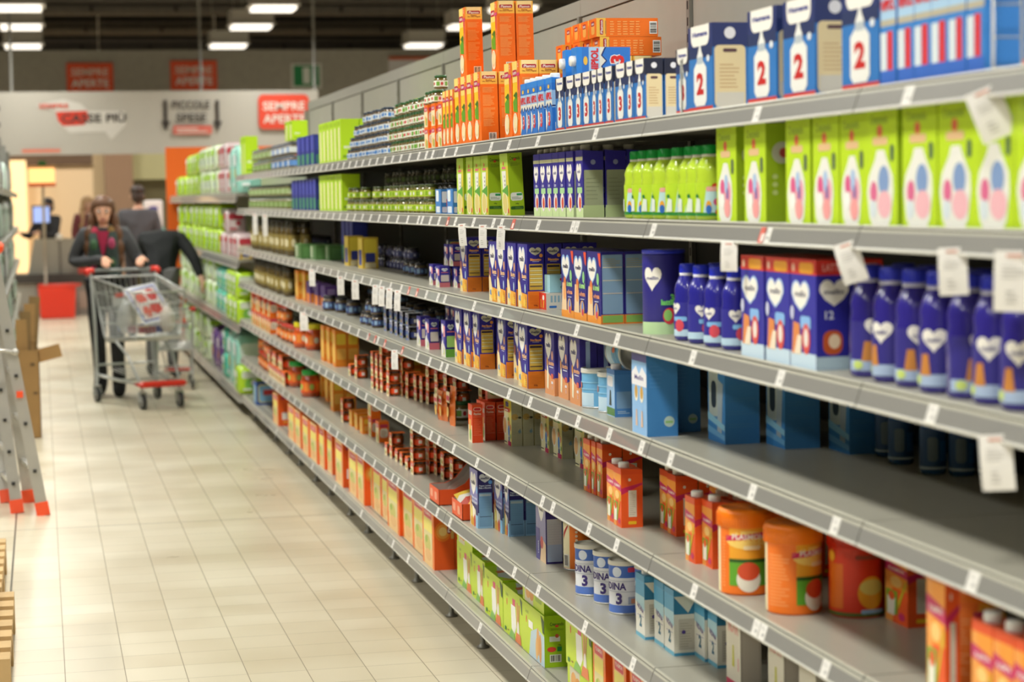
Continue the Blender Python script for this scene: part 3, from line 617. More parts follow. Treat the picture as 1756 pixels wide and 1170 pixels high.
def t_blue_box(key, W, D, H, kind='baby_bottle_box', v=0):
    mb = MB(); mb.box(-D/2, -W/2, 0, D/2, W/2, H, '3F84C4'); fr, sd, tp = faces_of(mb, W, D, H)
    if v == 0:
        fr.rect(0, 0, 1, 1, '8CBCEC').rect(0, .9, 1, 1, '4A4A8C').poly([(0, .6), (1, .6), (1, .75), (.7, .84), (.5, .74), (.3, .84), (0, .75)], 'ECECF2').text('Mellin', .5, .7, .012, '4A3A8C', wd=W*.6)
        for a in (.3, .68): fr.ell(a, .5, W*.12, H*.1, 'F0ECDC').ell(a, .52, W*.09, H*.08, 'C89A3A').poly([(a-.06, .1), (a+.08, .1), (a+.05, .3), (a-.02, .3)], 'D8B8A0')
        sd.ell(.72, .18, D*.17, D*.17, 'B8D0C8').rect(.6, .16, .84, .19, '8FC078').lines(.1, .6, .55, .9, '4F90CC', n=6, fill=.2)
    else:
        fr.rect(0, 0, 1, 1, '3A88CC').rect(0, .85, 1, 1, '3A5A98').rrect(.05, .3, .6, .88, 'B4C0BC', .2).rrect(.2, .4, .5, .72, '23303A', .4).poly([(.55, .1), (.8, .1), (.9, .7), (.6, .75)], 'A8B8C4').text('bottle', .5, .9, .012, '5A6AA8', wd=W*.6)
        fr.poly([(0, .25), (1, .15), (1, .22), (0, .34)], '8FC8E4').poly([(0, .1), (1, .04), (1, .1), (0, .18)], '6FB0E0')
        for k in range(5): sd.lines(.1, .2+.15*k, .9, .26+.15*k, '4C8CC0', n=2, seed=k, fill=.25)
    reg(key, kind, 'box', W, D, H, mb)
t_blue_box('bluebox0', .13, .078, .2); t_blue_box('bluebox1', .125, .085, .2, v=1)
def t_blue_small():
    W, D, H = .08, .05, .125
    mb, fr, sd, tp, cap = t_slim_carton('', W, D, H, '4A86C8', '3F78BC', '', '', '', '', capc='DCDCE0')
    fr.rect(0, 0, 1, 1, '9CC4EC').rrect(.1, .7, .8, .95, 'E8E8F0').poly([(.3, .25), (.6, .25), (.55, .6), (.4, .62)], '2F3A34').rect(0, .02, 1, .2, '5A8A4A')
    sd.rrect(.1, .2, .9, .6, '7CA4CC', .05).lines(.15, .08, .85, .16, 'A9C4DC', n=2); reg('blue_small', 'milk_carton', 'carton', W, D, H, mb, [('cap', cap)])
t_blue_small()
def t_pastina():
    W, D, H = .07, .038, .135; mb = MB(); mb.box(-D/2, -W/2, 0, D/2, W/2, H, 'E04410'); fr, sd, tp = faces_of(mb, W, D, H)
    fr.rect(0, 0, .9, .45, 'F3E6C4').rect(.2, .3, .7, .6, 'E9A84A').rrect(.1, .72, .9, .84, 'C8B8A8').ell(.5, .2, .016, .02, '7FA83A')
    for f, ww in ((sd, D), (tp, D)):
        f.rrect(.12, .83, .88, .93, 'F0C8B0', .5).rrect(.18, .845, .82, .915, 'C8202C', .5)
    sd.text('Pastina', .5, .76, .009, 'F6E2D2', wd=.026).rect(.1, .68, .9, .685, 'F0A080').lines(.12, .25, .88, .64, 'F07A50', n=9, fill=.25).rect(.08, .2, .92, .206, 'F0A080')
    reg('pastina', 'pasta_box', 'box', W, D, H, mb)
t_pastina()
def t_mio(key, band):
    W, D, H = .118, .038, .17; mb = MB(); mb.box(-D/2, -W/2, 0, D/2, W/2, H, 'B9B795'); fr, sd, tp = faces_of(mb, W, D, H)
    fr.rect(0, 0, 1, 1, 'EDE6B8').rect(0, .72, 1, 1, 'DCCB2A').poly([(.5, .72), (1, .72), (1, .0), (.85, .0), (.8, .4)], 'E8DC7A').text('mio', .45, .85, .024, '26349A', bold=.06).rrect(.12, .68, .82, .76, band, .25).lines(.2, .7, .75, .745, 'F2E8DC', n=1).ell(.14, .38, .03, .034, 'F2EEE0').ell(.13, .38, .024, .028, 'E2B070')
    fr.ell(.66, .45, .012, .014, 'D08A4A').ell(.66, .3, .012, .02, '3A7AC4').rect(.6, .08, .66, .18, '2A5AA8').rect(.7, .08, .76, .18, '2A5AA8').ell(.9, .38, .005, .012, 'C8303C').ell(.92, .2, .006, .008, '5AA04A').rrect(.55, .0, .96, .09, 'B8205A', .05).rect(.05, .04, .4, .06, '4A443C').ell(.66, .54, .01, .007, '7A8A2A')
    sd.lines(.08, .66, .9, .95, 'A09E80', n=9, fill=.2).ell(.32, .6, .012, .011, 'C8A860').ell(.78, .585, .006, .004, '3A3A26').rect(.4, .58, .78, .592, '5A5438').lines(.08, .25, .9, .5, 'A09E80', n=8, fill=.2, seed=4).poly([(.6, .3), (.8, .36), (.9, .28), (.7, .26)], '7A9AA8')
    reg(key, 'cereal_box', 'box', W, D, H, mb)
t_mio('mio_red', 'C03A2A'); t_mio('mio_green', '5A9A3A')
def t_oj(key, W, D, H, v=0):
    mb, fr, sd, tp, cap = t_slim_carton('', W, D, H, 'EE5A1C', 'E8521A', '', '', '', '')
    fr.rect(0, .5, 1, 1, 'F29A2E').poly([(0, 0), (.35, 0), (.3, 1), (0, 1)], 'F2A04A').poly([(.0, .74), (1, .68), (1, .8), (0, .88)], 'CC2868').text('PLASMON', .5, .775, H*.045, WHT, wd=W*.7).ell(.5, .6, W*.26, H*.07, 'F6CC7A').rect(.05, .12, .55, .46, '6FA82E').poly([(.1, .1), (.42, .1), (.46, .36), (.1, .36)], 'EFECDC').ell(.3, .38, W*.14, H*.06, 'E0602A').ell(.75, .12, W*.14, H*.05, 'D02A6A').poly([(.6, .2), (.95, .6), (.95, .66), (.6, .32)], 'C8C82A')
    sd.poly([(0, .62), (1, .8), (1, .84), (0, .74)], 'C8205A').rect(.34, .2, .72, .7, 'DCD6C4').lines(.38, .24, .68, .68, 'B8B0A0', n=12, fill=.3).rrect(.32, .06, .7, .12, 'F0C020', .3).ell(.4, .9, .004, .004, 'E8DCC8')
    reg(key, 'juice_carton', 'carton', W, D, H, mb, [('cap', cap)])
t_oj('oj', .075, .058, .155); t_oj('oj_big', .11, .058, .155)
def t_lattea():
    W, D, H = .135, .053, .2; mb = MB(); mb.box(-D/2, -W/2, 0, D/2, W/2, H, '241E66'); fr, sd, tp = faces_of(mb, W, D, H)
    fr.rect(0, .42, 1, 1, '7F7CB8').heart(.45, .74, .1, .078, WHT).text('mellin', .45, .765, .015, '1E1E50', wd=.066, bold=.04).ell(.9, .66, .012, .014, '6FA8E0').text('Pappa Lattea', .55, .5, .012, 'DCE2F4', wd=.1, bold=.03).text('Mela Biscotto', .58, .43, .012, 'DCE2F4', wd=.09, bold=.03)
    fr.rect(.74, 0, 1, .22, '8CC4EC').poly([(0, 0), (.74, 0), (.74, .3), (.45, .34), (0, .42)], 'EFE6CC').ell(.2, .2, .02, .03, 'E8C83A').ell(.2, .2, .012, .02, 'F2E48A').ell(.3, .06, .03, .02, 'E0A428').ell(.6, .1, .016, .024, 'C8402C').ell(.5, .26, .016, .018, 'F4EFE0').ell(.16, .42, .01, .02, 'D88A3A')
    sd.heart(.5, .87, .042, .03, 'D4D8DC').text('mellin', .5, .873, .0085, '1E1E50', wd=.03, bold=.03).ell(.85, .8, .007, .007, '5A9AD8').text('Pappa Lattea', .5, .74, .007, 'C8D4EC', wd=.042, bold=.03).text('Mela e Biscotto', .5, .705, .007, 'C8D4EC', wd=.044, bold=.03)
    sd.rect(0, 0, 1, .27, '8CB8DC').rrect(.07, .03, .93, .62, '6F9CC4', .05)
    for k in range(8): sd.rect(.12, .36+.03*k, .88, .363+.03*k, '5A84AC'); sd.k -= 1
    sd.k += 1; sd.rect(.12, .56, .88, .6, 'A9BCC4').rect(.12, .2, .88, .208, '1E1A4A')
    reg('lattea', 'cereal_box', 'box', W, D, H, mb)
    mb = MB(); mb.box(-D/2, -W/2, 0, D/2, W/2, H, '2A2470'); fr, sd, tp = faces_of(mb, W, D, H)
    fr.rect(0, .3, 1, 1, '8A88B0').heart(.55, .8, .08, .07, 'E4E2DC').text('mellin', .55, .82, .012, '1E1E50', wd=.05).poly([(.4, 0), (1, 0), (1, .3), (.7, .36), (.5, .2)], 'E8C8A0').ell(.6, .3, .02, .02, 'C84A4A').rect(0, 0, .4, .5, '4A4490').text('Lattea', .25, .2, .012, 'DCE2F4', rot=PI/2)
    sd.rrect(.07, .03, .97, .7, '9CB4D4', .03).rect(.07, .3, .97, .7, 'B4BCC4').text('Pappa Lattea', .5, .82, .008, '8A8AC8', wd=.044)
    for k in range(8): sd.rect(.12, .34+.04*k, .9, .343+.04*k, '9AA6B4'); sd.k -= 1
    reg('lattea2', 'cereal_box', 'box', W, D, H, mb)
t_lattea()
def t_nidina_carton():
    W, D, H = .082, .062, .165
    mb, fr, sd, tp, cap = t_slim_carton('', W, D, H, 'E4E2D6', '3F8CB4', '', '', '', '')
    fr.rect(0, .74, 1, 1, '4A9CC4').poly([(0, .6), (1, .5), (1, .74), (0, .74)], 'A9D0DC').text('NIDINA', .55, .52, .014, '4A3A8C', wd=.06, rot=-.2).text('2', .55, .3, .032, '2A6A84', bold=.05).rect(0, 0, 1, .07, '6FB4CC').rect(.2, .38, .9, .39, '8A84A4')
    sd.rect(0, .7, 1, 1, '2F7CA4').poly([(0, 1), (1, 1), (.6, .72)], 'DCDCCC').rrect(.2, .1, .85, .62, 'C8C4B8', .05).lines(.25, .15, .8, .58, 'B0AC9C', n=10, fill=.3).rect(0, 0, 1, .05, '4A9CC4').ell(.4, .4, .005, .005, '4A3A8C')
    reg('nidina_carton', 'milk_carton', 'carton', W, D, H, mb, [('cap', cap)])
t_nidina_carton()
def t_novolac():
    W, D, H = .1, .05, .2; mb = MB(); mb.box(-D/2, -W/2, 0, D/2, W/2, H, 'DCD6C4'); fr, sd, tp = faces_of(mb, W, D, H)
    fr.rect(0, 0, 1, .08, 'D02A5A').text('NOVA', .5, .72, .034, 'DC9A90', wd=.07, bold=.06).ell(.5, .84, .012, .006, '4A4A6A').poly([(.42, .25), (.58, .25), (.55, .5), (.45, .5)], 'C4C23A').text('1', .85, .3, .03, 'D88A94').rect(.12, .9, .6, .93, 'E4A49A')
    sd.rect(.0, 0, 1, 1, 'B8B0A4').rect(.1, .1, .9, .9, 'C4BCB0'); reg('novolac', 'milk_powder_box', 'box', W, D, H, mb)
t_novolac()
def t_big_orange(key, W, D, H, v=0):
    mb = MB(); mb.box(-D/2, -W/2, 0, D/2, W/2, H, 'E8580E'); fr, sd, tp = faces_of(mb, W, D, H)
    fr.rect(0, 0, 1, 1, 'F07A2A').rect(.12, .0, .85, 1, 'F2C88A').rrect(.15, .78, .82, .92, 'D2384E', .25).text('PLASMON', .48, .85, H*.05, 'F4E2D8', wd=W*.5).rect(.12, .56, .85, .76, 'EFE070').rect(.12, .3, .85, .56, 'DED49A').ell(.45, .36, W*.26, H*.14, 'C9C26A').ell(.5, .18, W*.26, H*.1, 'E8B878').ell(.35, .42, W*.1, H*.06, '9DB84A')
    if v: sd.ell(.45, .62, D*.42, D*.5, 'F07A1C').ell(.45, .62, D*.32, D*.36, 'F4A040').ell(.45, .62, D*.2, D*.22, 'F6CC7A').rect(.85, .5, 1, 1, 'D9A85A').rrect(.66, .58, .86, .93, 'A8182E', .5).text('Plasmon', .76, .755, .01, WHT, wd=H*.3, rot=PI/2).text('Biscotto', .93, .76, .007, '8A3A14', wd=H*.26, rot=PI/2)
    else: sd.rrect(.25, .2, .85, .42, 'EFE6DC', .06).rrect(.2, .84, .8, .92, 'B8384E').rect(.35, .1, .7, .14, 'F0B040')
    tp.rect(.05, .05, .95, .95, 'F08A30')
    reg(key, 'biscuit_box', 'box', W, D, H, mb)
t_big_orange('big_orange', .29, .065, .21); t_big_orange('big_biscotto', .24, .078, .24, 1); t_big_orange('mid_orange', .12, .06, .16)
def t_crescendo(key='cresc'):
    W, D, H = .29, .079, .158; mb = MB(); mb.box(-D/2, -W/2, 0, D/2, W/2, H, '9CC40E'); fr, sd, tp = faces_of(mb, W, D, H)
    fr.rect(0, 0, 1, 1, 'C4DC3A').text('Crescendo', .2, .84, .013, '8AA23A', wd=.04).ell(.2, .68, .006, .012, 'D8483A').poly([(.4, .7), (.62, .7), (.66, .3), (.56, .12), (.42, .2)], 'EDEEE6').rect(.48, .7, .62, .84, 'DC5A78').poly([(.68, .82), (.74, .82), (.74, .3), (.68, .3)], 'D89A68').poly([(.78, .8), (.84, .8), (.78, .3), (.74, .3)], 'D0905C').ell(.75, .26, .016, .03, 'EDE6E0').poly([(.6, 0), (.9, 0), (.86, .2), (.66, .2)], 'E0804A').poly([(.3, 0), (.6, 0), (.55, .14), (.4, .18)], '86BC5A').poly([(.86, .98), (1, .9), (1, .64), (.93, .66)], '3A5A2A').rect(.08, .06, .16, .14, '2F7A3A').rect(.22, .1, .3, .12, '8A4A3A')
    sd.text('Crescendo', .5, .84, .011, '3F5A12', wd=.044).ell(.5, .8, .006, .004, 'D8502C').lines(.25, .72, .8, .77, '5E7A1A', n=3, fill=.3).rrect(.2, .5, .62, .6, 'D9E0D0', .1).ell(.5, .61, .006, .006, 'C85A3A').ell(.28, .35, .014, .008, 'D8402C').rect(.5, .31, .68, .4, '1F8A3A').text('350g', .6, .43, .005, '3F5A12').bars(.2, .1, .66, .25, '4A4A40', n=12, bg='D8DCC8')
    tp.rect(0, 0, 1, 1, '9CC40E').poly([(.05, .3), (.5, .1), (.95, .5), (.5, .95)], 'B0B8B0').poly([(.2, .5), (.9, .6), (.9, .7), (.2, .65)], 'B0643A').rect(.1, .08, .9, .12, 'C88A5A')
    reg(key, 'biscuit_box', 'box', W, D, H, mb)
t_crescendo()
def t_crescendo_bisc():
    W, D, H = .29, .079, .158; mb = MB(); mb.box(-D/2, -W/2, 0, D/2, W/2, H, '9CC40E'); fr, sd, tp = faces_of(mb, W, D, H)
    fr.rect(0, 0, 1, 1, 'C4DC3A').text('Crescendo', .22, .84, .013, '8AA23A', wd=.045).ell(.2, .68, .006, .012, 'D8483A').poly([(.3, .0), (1, 0), (1, .6), (.7, .66), (.4, .5)], 'B9D0DC').ell(.72, .4, .018, .044, 'E0A45C').ell(.82, .3, .016, .044, 'D8964A').ell(.66, .24, .014, .034, 'E8B46C').rect(.3, .55, .5, .7, 'EFEFE6').poly([(.86, .98), (1, .9), (1, .64), (.93, .66)], '3A5A2A')
    sd.text('Crescendo', .5, .84, .011, '3F5A12', wd=.044).ell(.5, .8, .006, .004, 'D8502C').lines(.25, .72, .8, .77, '5E7A1A', n=3, fill=.3).rrect(.2, .5, .62, .6, 'D9E0D0', .1).ell(.5, .61, .006, .006, 'C85A3A').ell(.28, .35, .014, .008, 'D8402C').rect(.5, .31, .68, .4, '1F8A3A').text('350g', .6, .43, .005, '3F5A12').bars(.2, .1, .66, .25, '4A4A40', n=12, bg='D8DCC8')
    reg('cresc_bisc', 'biscuit_box', 'box', W, D, H, mb)
t_crescendo_bisc()
def plain(key, W, D, H, base, fr_c=(), sd_c=(), kind='grocery_box', cat='box'):
    mb = MB(); mb.box(-D/2, -W/2, 0, D/2, W/2, H, base); fr, sd, tp = faces_of(mb, W, D, H)
    for f, L in ((fr, fr_c), (sd, sd_c)):
        for a0, b0, a1, b1, c in L: f.rrect(a0, b0, a1, b1, c, .15)
    reg(key, kind, cat, W, D, H, mb)
def t_cresc_flat():
    W, D, H = .28, .158, .079; mb = MB(); mb.box(-D/2, -W/2, 0, D/2, W/2, H, '9CC40E'); fr, sd, tp = faces_of(mb, W, D, H)
    fr.rect(0, 0, 1, 1, 'C4DC3A').rect(.1, 0, .5, 1, 'CFC8B0').ell(.25, .5, .03, .026, 'E0A45C').ell(.42, .45, .03, .022, 'D8964A').rrect(.6, .3, .9, .7, '9FBA4A')
    sd.text('Crescendo', .25, .5, .012, '3F5A12', wd=.05, rot=PI/2).ell(.34, .5, .005, .006, 'D8502C').lines(.45, .2, .9, .8, '8AA82A', n=5, fill=.3)
    tp.rect(0, 0, 1, 1, '9CC40E').poly([(.05, .3), (.5, .1), (.95, .5), (.5, .95)], 'B0B8B0').poly([(.2, .5), (.9, .6), (.9, .7), (.2, .65)], 'B0643A')
    reg('cresc_flat', 'biscuit_box', 'box', W, D, H, mb)
t_cresc_flat()
plain('lime_tall', .13, .09, .2, 'B4DC14', [(.3, .05, .7, .8, 'E6E2B0'), (.1, .85, .9, .95, '9CC40E')], [(.1, .08, .6, .14, '7FA81E'), (.15, .3, .5, .36, 'DCE8C0')], 'cereal_box')
plain('navy_box', .12, .08, .13, '26308C', [(.1, .5, .9, .95, '3A44B0'), (.1, .05, .9, .4, '3A8A6A')], [(.1, .5, .9, .9, '2E3AA0'), (.1, .05, .9, .35, '3F7A7A')], 'cereal_box')
plain('green_flat', .13, .1, .075, '4E7A3E', [(.1, .1, .5, .9, 'B4C0A0')], [(.1, .1, .8, .8, '5A8A4A')], 'cereal_box')
plain('blue_duo', .09, .05, .1, '3A80C8', [(.1, .5, .6, .95, 'E4ECF0'), (.1, .05, .8, .3, 'E0E8F0')], [(.1, .45, .6, .9, 'E8ECF4'), (.5, .3, .9, .6, 'DC5A6A'), (.1, .05, .85, .28, 'E0DCEC')], 'cereal_box')
plain('blue_round', .16, .1, .12, '2E5AA8', [(.1, .1, .9, .9, '9CC4D8')], [(.08, .1, .95, .95, 'D8C85A'), (.12, .14, .9, .9, '7FB4D8'), (.3, .45, .98, .7, 'C83A3A')], 'cereal_box')
plain('orange_yellow', .12, .06, .19, 'EE8A1C', [(.1, .1, .9, .9, 'F0C05A')], [(.1, .6, .9, .9, 'EFC83A'), (.1, .2, .9, .5, 'F0B04A')], 'cereal_box')
plain('sign_flat', .03, .1, .055, '3A4468', [(.1, .1, .9, .9, 'C8C8C0')], [(.05, .1, .8, .85, 'B8C06A'), (.1, .6, .7, .8, 'D87A5A')], 'cereal_box')
plain('purple_orange', .12, .07, .12, '5A3A8C', [(.1, .0, .9, .45, 'EE8A2C')], [(.05, .0, .95, .45, 'E8862C'), (.2, .6, .8, .85, 'A08AC8')], 'cereal_box')
plain('yellow_blue', .1, .07, .12, 'D8B83A', [(.2, .1, .8, .6, '3A4A9C'), (.1, .6, .9, .95, 'F0D85A')], [(.1, .5, .9, .95, 'F0DC4A'), (.2, .2, .8, .5, '33409A'), (.15, .02, .85, .18, 'E8DCB0')], 'biscuit_pack')

# ================================================================== the building
def tile_mat():
    m = bpy.data.materials.new('floor_tiles'); m.use_nodes = True; nt = m.node_tree; b = nt.nodes['Principled BSDF']; L = nt.links.new
    g = nt.nodes.new('ShaderNodeNewGeometry'); sp = nt.nodes.new('ShaderNodeSeparateXYZ'); L(g.outputs['Position'], sp.inputs[0])
    def math_(op, a, bb=None):
        n = nt.nodes.new('ShaderNodeMath'); n.operation = op
        for i, v in enumerate((a, bb)):
            if v is None: continue
            if isinstance(v, (int, float)): n.inputs[i].default_value = v
            else: L(v, n.inputs[i])
        return n.outputs[0]
    def cell(o, off, size):
        u = math_('DIVIDE', math_('SUBTRACT', o, off), size); return math_('FRACT', u), math_('FLOOR', u)
    fx, ix = cell(sp.outputs[0], .0335, .2); fy, iy = cell(sp.outputs[1], 7.42, .204)
    def joint(f, wdt):
        d = math_('MINIMUM', f, math_('SUBTRACT', 1, f)); return math_('LESS_THAN', d, wdt)
    jx = joint(fx, .0075); jy = joint(fy, .008)
    # the wider expansion joints of the slab
    fX, _ = cell(sp.outputs[0], -.1665, 4.0); fY, _ = cell(sp.outputs[1], 10.48, 4.08)
    big = math_('MAXIMUM', joint(fX, .0011), joint(fY, .0011))
    cv = nt.nodes.new('ShaderNodeCombineXYZ'); L(ix, cv.inputs[0]); L(iy, cv.inputs[1])
    wn = nt.nodes.new('ShaderNodeTexWhiteNoise'); wn.noise_dimensions = '3D'; L(cv.outputs[0], wn.inputs['Vector'])
    no = nt.nodes.new('ShaderNodeTexNoise'); no.inputs['Scale'].default_value = 1.3; no.inputs['Detail'].default_value = 6; L(g.outputs['Position'], no.inputs['Vector'])
    r = nt.nodes.new('ShaderNodeValToRGB'); r.color_ramp.elements[0].position = .3; r.color_ramp.elements[0].color = lin((196, 184, 156))+(1,); r.color_ramp.elements[1].position = .72; r.color_ramp.elements[1].color = lin((216, 208, 184))+(1,)
    L(math_('ADD', math_('MULTIPLY', wn.outputs['Value'], .22), math_('MULTIPLY', no.outputs['Fac'], .8)), r.inputs[0])
    mx = nt.nodes.new('ShaderNodeMix'); mx.data_type = 'RGBA'; L(math_('MAXIMUM', jx, math_('MULTIPLY', jy, .85)), mx.inputs[0]); L(r.outputs[0], mx.inputs[6]); mx.inputs[7].default_value = lin((136, 126, 102))+(1,)
    m2 = nt.nodes.new('ShaderNodeMix'); m2.data_type = 'RGBA'; L(big, m2.inputs[0]); L(mx.outputs[2], m2.inputs[6]); m2.inputs[7].default_value = lin((88, 82, 68))+(1,)
    L(m2.outputs[2], b.inputs['Base Color'])
    L(math_('ADD', math_('MULTIPLY', jx, .3), math_('ADD', .2, math_('MULTIPLY', no.outputs['Fac'], .22))), b.inputs['Roughness'])
    return m
fl = MB(); fl.add([(-14, -6, 0), (22, -6, 0), (22, 62, 0), (-14, 62, 0)], [(0, 1, 2, 3)], tile_mat()); struct(fl, 'floor')
ceil_m = M('2E2924', rough=.9, noise=.5); beam_m = M('6E665C', rough=.6, noise=.4); beam_d = M('2A2622', rough=.8)
ce = MB(); ce.box(-14, -6, 5.6, 22, 62, 5.7, ceil_m); struct(ce, 'ceiling')
Yb = 36.5
k = 0
while Yb < 60:
    b = MB()
    if k % 2 == 0: b.box(-14, Yb, 4.95, 22, Yb+.35, 5.6, beam_d); b.box(-14, Yb-.02, 4.95, 22, Yb+.37, 5.05, beam_m)
    else:
        b.tube([(-14, Yb, 5.1), (22, Yb, 5.1)], .16, beam_m, 14)
        for q in range(24): b.box(-14+1.5*q, Yb-.18, 5.0, -14+1.5*q+.05, Yb+.18, 5.6, beam_d)
    struct(b, 'trim_%d' % (k+1)); Yb += 2.3; k += 1
# far fascia wall above the shop front, and walls round the store
wall_m = M('B0AB9E', rough=.8, noise=.25)
def wall(name, x0, y0, z0, x1, y1, z1, m=None):
    b = MB(); b.box(x0, y0, z0, x1, y1, z1, m or wall_m); return struct(b, name)
wall('wall_back', -14, 38.0, 2.55, 22, 38.2, 4.27)
wall('wall_left', -14.2, -6, 0, -14, 62, 5.7, M('A09A8C', rough=.8)); wall('wall_right', 22, -6, 0, 22.2, 62, 5.7, M('A09A8C', rough=.8)); wall('wall_front', -14, -6.2, 0, 22, -6, 5.7, M('A09A8C', rough=.8))
wall('wall_far', -14, 62, 0, 22, 62.2, 5.7, M('57504A', rough=.9))

# ------------------------------------------------------------------ ceiling lamps
def lamp_builder():
    hb = MB(); grey = M('A8A398', rough=.6)
    hb.box(-.31, -.31, .06, .31, .31, .26, grey); hb.box(-.33, -.33, .05, .33, .33, .075, grey)
    df = MB(); df.box(-.28, -.28, 0, .28, .28, .05, M('FFF8EC', emit=.85))
    rd = MB()
    for x in (-.25, .25): rd.tube([(x, 0, .26), (x, 0, 1.5)], .006, grey, 6)
    return hb.mesh('lamp_housing'), df.mesh('diffuser'), rd.mesh('hanging_rod')
LH, LD, LR = lamp_builder()
COLS = (-6.7, -3.4, -.17, 3.1, 6.35, 9.6); n_l = 0
names_c = {-6.7: 'far left', -3.4: 'left', -.17: 'aisle', 3.1: 'centre', 6.35: 'right', 9.6: 'far right'}
for r_ in range(13):
    Y = -6.2+r_*3.42
    if r_ >= 10: Y = (28.0, 31.0, 34.8)[r_-10]
    for X in COLS:
        if Y < 24 and (X < -4 or X > 9): continue
        e = empty('ceiling_lamp', 'square grey ceiling lamp, %s of its line from the back, %s line' % (ordn(13-r_), names_c[X]), 'lamp', (X, Y, 4.08), group='square ceiling lamps')
        for nm, me in (('lamp_housing', LH), ('diffuser', LD), ('hanging_rod', LR)):
            c = bpy.data.objects.new(nm, me); COL.objects.link(c); c.parent = e
        ld = bpy.data.lights.new('lamp_light', 'AREA'); ld.shape = 'RECTANGLE'; ld.size = .55; ld.size_y = .55; ld.energy = LAMP_W*(1.0 if Y < 26 else .5); ld.color = (1, .985, .92); ld.spread = 2.7
        lo = bpy.data.objects.new('lamp_light', ld); COL.objects.link(lo); lo.parent = e; lo.location = (0, 0, -.01)

# ------------------------------------------------------------------ signs over the checkouts
def text_on(f, *a, **k): f.text(*a, **k)
def panel(name, label, cat, x0, y0, x1, y1, Y, base, art, group=None, th=.03, slope=True):
    """flat board at depth Y whose corners are read off the photograph"""
    a = on_y(x0, y1, Y); b = on_y(x1, y1, Y); c = on_y(x0, y0, Y)
    zb = (a.z+on_y(x1, y1, Y).z)/2; wd = b.x-a.x; ht = c.z-zb
    m = MB(); m.box(0, 0, 0, wd, th, ht, base); f = Face(m, (0, 0, 0), (1, 0, 0), (0, 0, 1), wd, ht, eps=.004); art(f, wd, ht)
    o = m.build(name, loc=(a.x, Y, zb)); tag(o, label, cat, group); return o
def art_main(f, w, h):
    f.poly([(.27, .85), (.40, .9), (.47, .72), (.5, .62), (.64, .34), (.66, .3), (.6, .28), (.55, .16), (.52, .3), (.36, .3), (.28, .4), (.22, .62)], 'D8D4CC')
    f.ell(.36, .6, w*.05, h*.16, 'D8402E').rect(.31, .6, .41, .72, 'D8402E').text('CASSE PIÙ', .46, .6, h*.17, '3A3633', wd=w*.3).text('SEMPRE', .25, .8, h*.08, 'D8503A', wd=w*.14)
    f.rect(.62-.02, .42, .62, .85, '3A3633') if False else None
def art_sempre(f, w, h):
    f.rrect(.02, .02, .98, .98, 'E8562C', .08).text('SEMPRE', .5, .68, h*.26, 'F0D8C8', wd=w*.8).text('APERTE', .5, .3, h*.26, 'F6EDE4', wd=w*.8)
m = M('B4B0A6', rough=.6)
a = on_y(-160, 272, 29); b = on_y(548, 262, 29); top = on_y(300, 156, 29).z; zb = on_y(300, 263, 29).z
wd = b.x-a.x; ht = top-zb
sg = MB(); sg.box(0, 0, 0, wd, .12, ht, m); sg.rbox
f = Face(sg, (0, 0, 0), (1, 0, 0), (0, 0, 1), wd, ht, eps=.004)
ppm = 3600/29/C_F.y
def sx(px, py=210): return (on_y(px, py, 29).x-a.x)/wd
def sz(px, py): return (on_y(px, py, 29).z-zb)/ht
f.poly([(sx(62), sz(62, 180)), (sx(110), sz(110, 170)), (sx(140), sz(140, 178)), (sx(152), sz(152, 190)), (sx(214), sz(214, 190)), (sx(216), sz(216, 214)), (sx(190), sz(190, 240)), (sx(180), sz(180, 226)), (sx(118), sz(118, 228)), (sx(102), sz(102, 212)), (sx(96), sz(96, 190))], 'CFCCC4')
f.poly([(sx(96), sz(96, 192)), (sx(150), sz(150, 190)), (sx(152), sz(152, 206)), (sx(144), sz(144, 214)), (sx(108), sz(108, 216)), (sx(100), sz(100, 208))], 'D0402E')
f.text('CASSE PIÙ', sx(161), sz(161, 201), ht*.17, '3E3A38', wd=wd*(sx(216)-sx(106))).text('SEMPRE', sx(93), sz(93, 182), ht*.07, 'D8503A', wd=wd*(sx(118)-sx(68)))
for px in (284, 373):
    f.poly([(sx(px-3), sz(px, 172)), (sx(px+3), sz(px, 172)), (sx(px+3), sz(px, 208)), (sx(px+8), sz(px, 208)), (sx(px), sz(px, 226)), (sx(px-8), sz(px, 208)), (sx(px-3), sz(px, 208))][::-1], '37332F')
f.text('PICCOLE', sx(328), sz(328, 180), ht*.13, '37332F', wd=wd*(sx(360)-sx(296))).text('SPESE', sx(328), sz(328, 202), ht*.13, '37332F', wd=wd*(sx(354)-sx(302)))
f.rrect(sx(296), sz(296, 231), sx(363), sz(363, 215), 'CF6A5C', .2).lines(sx(302), sz(302, 228), sx(358), sz(358, 217), 'D9C4BA', n=2)
f.rrect(sx(443), sz(443, 222), sx(530), sz(530, 162), 'D84A34', .15).text('SEMPRE', sx(487), sz(487, 182), ht*.14, 'E6D8CE', wd=wd*(sx(522)-sx(450))).text('APERTE', sx(487), sz(487, 204), ht*.14, 'E6D8CE', wd=wd*(sx(522)-sx(450)))
f.rect(sx(36), .04, sx(102), .09, 'DC7A60')
for px, py in ((-4, 182), (-4, 210), (-4, 240)): f.rect(sx(px-14), sz(px, py+9), sx(px+4), sz(px, py), '37332F')
o = sg.build('checkout_sign', loc=(a.x, 29, zb)); tag(o, 'long pale grey sign board reading CASSE PIÙ and PICCOLE SPESE above the checkouts', 'sign')
for px in (20, 345, 540):
    cab = MB(); p = on_y(px, 155, 29.05); cab.tube([(p.x-a.x, .06, ht), (p.x-a.x, .06, 5.5-zb)], .02, M('8A8880', rough=.4), 8)
    cab.build('hanging_pole', parent=o)
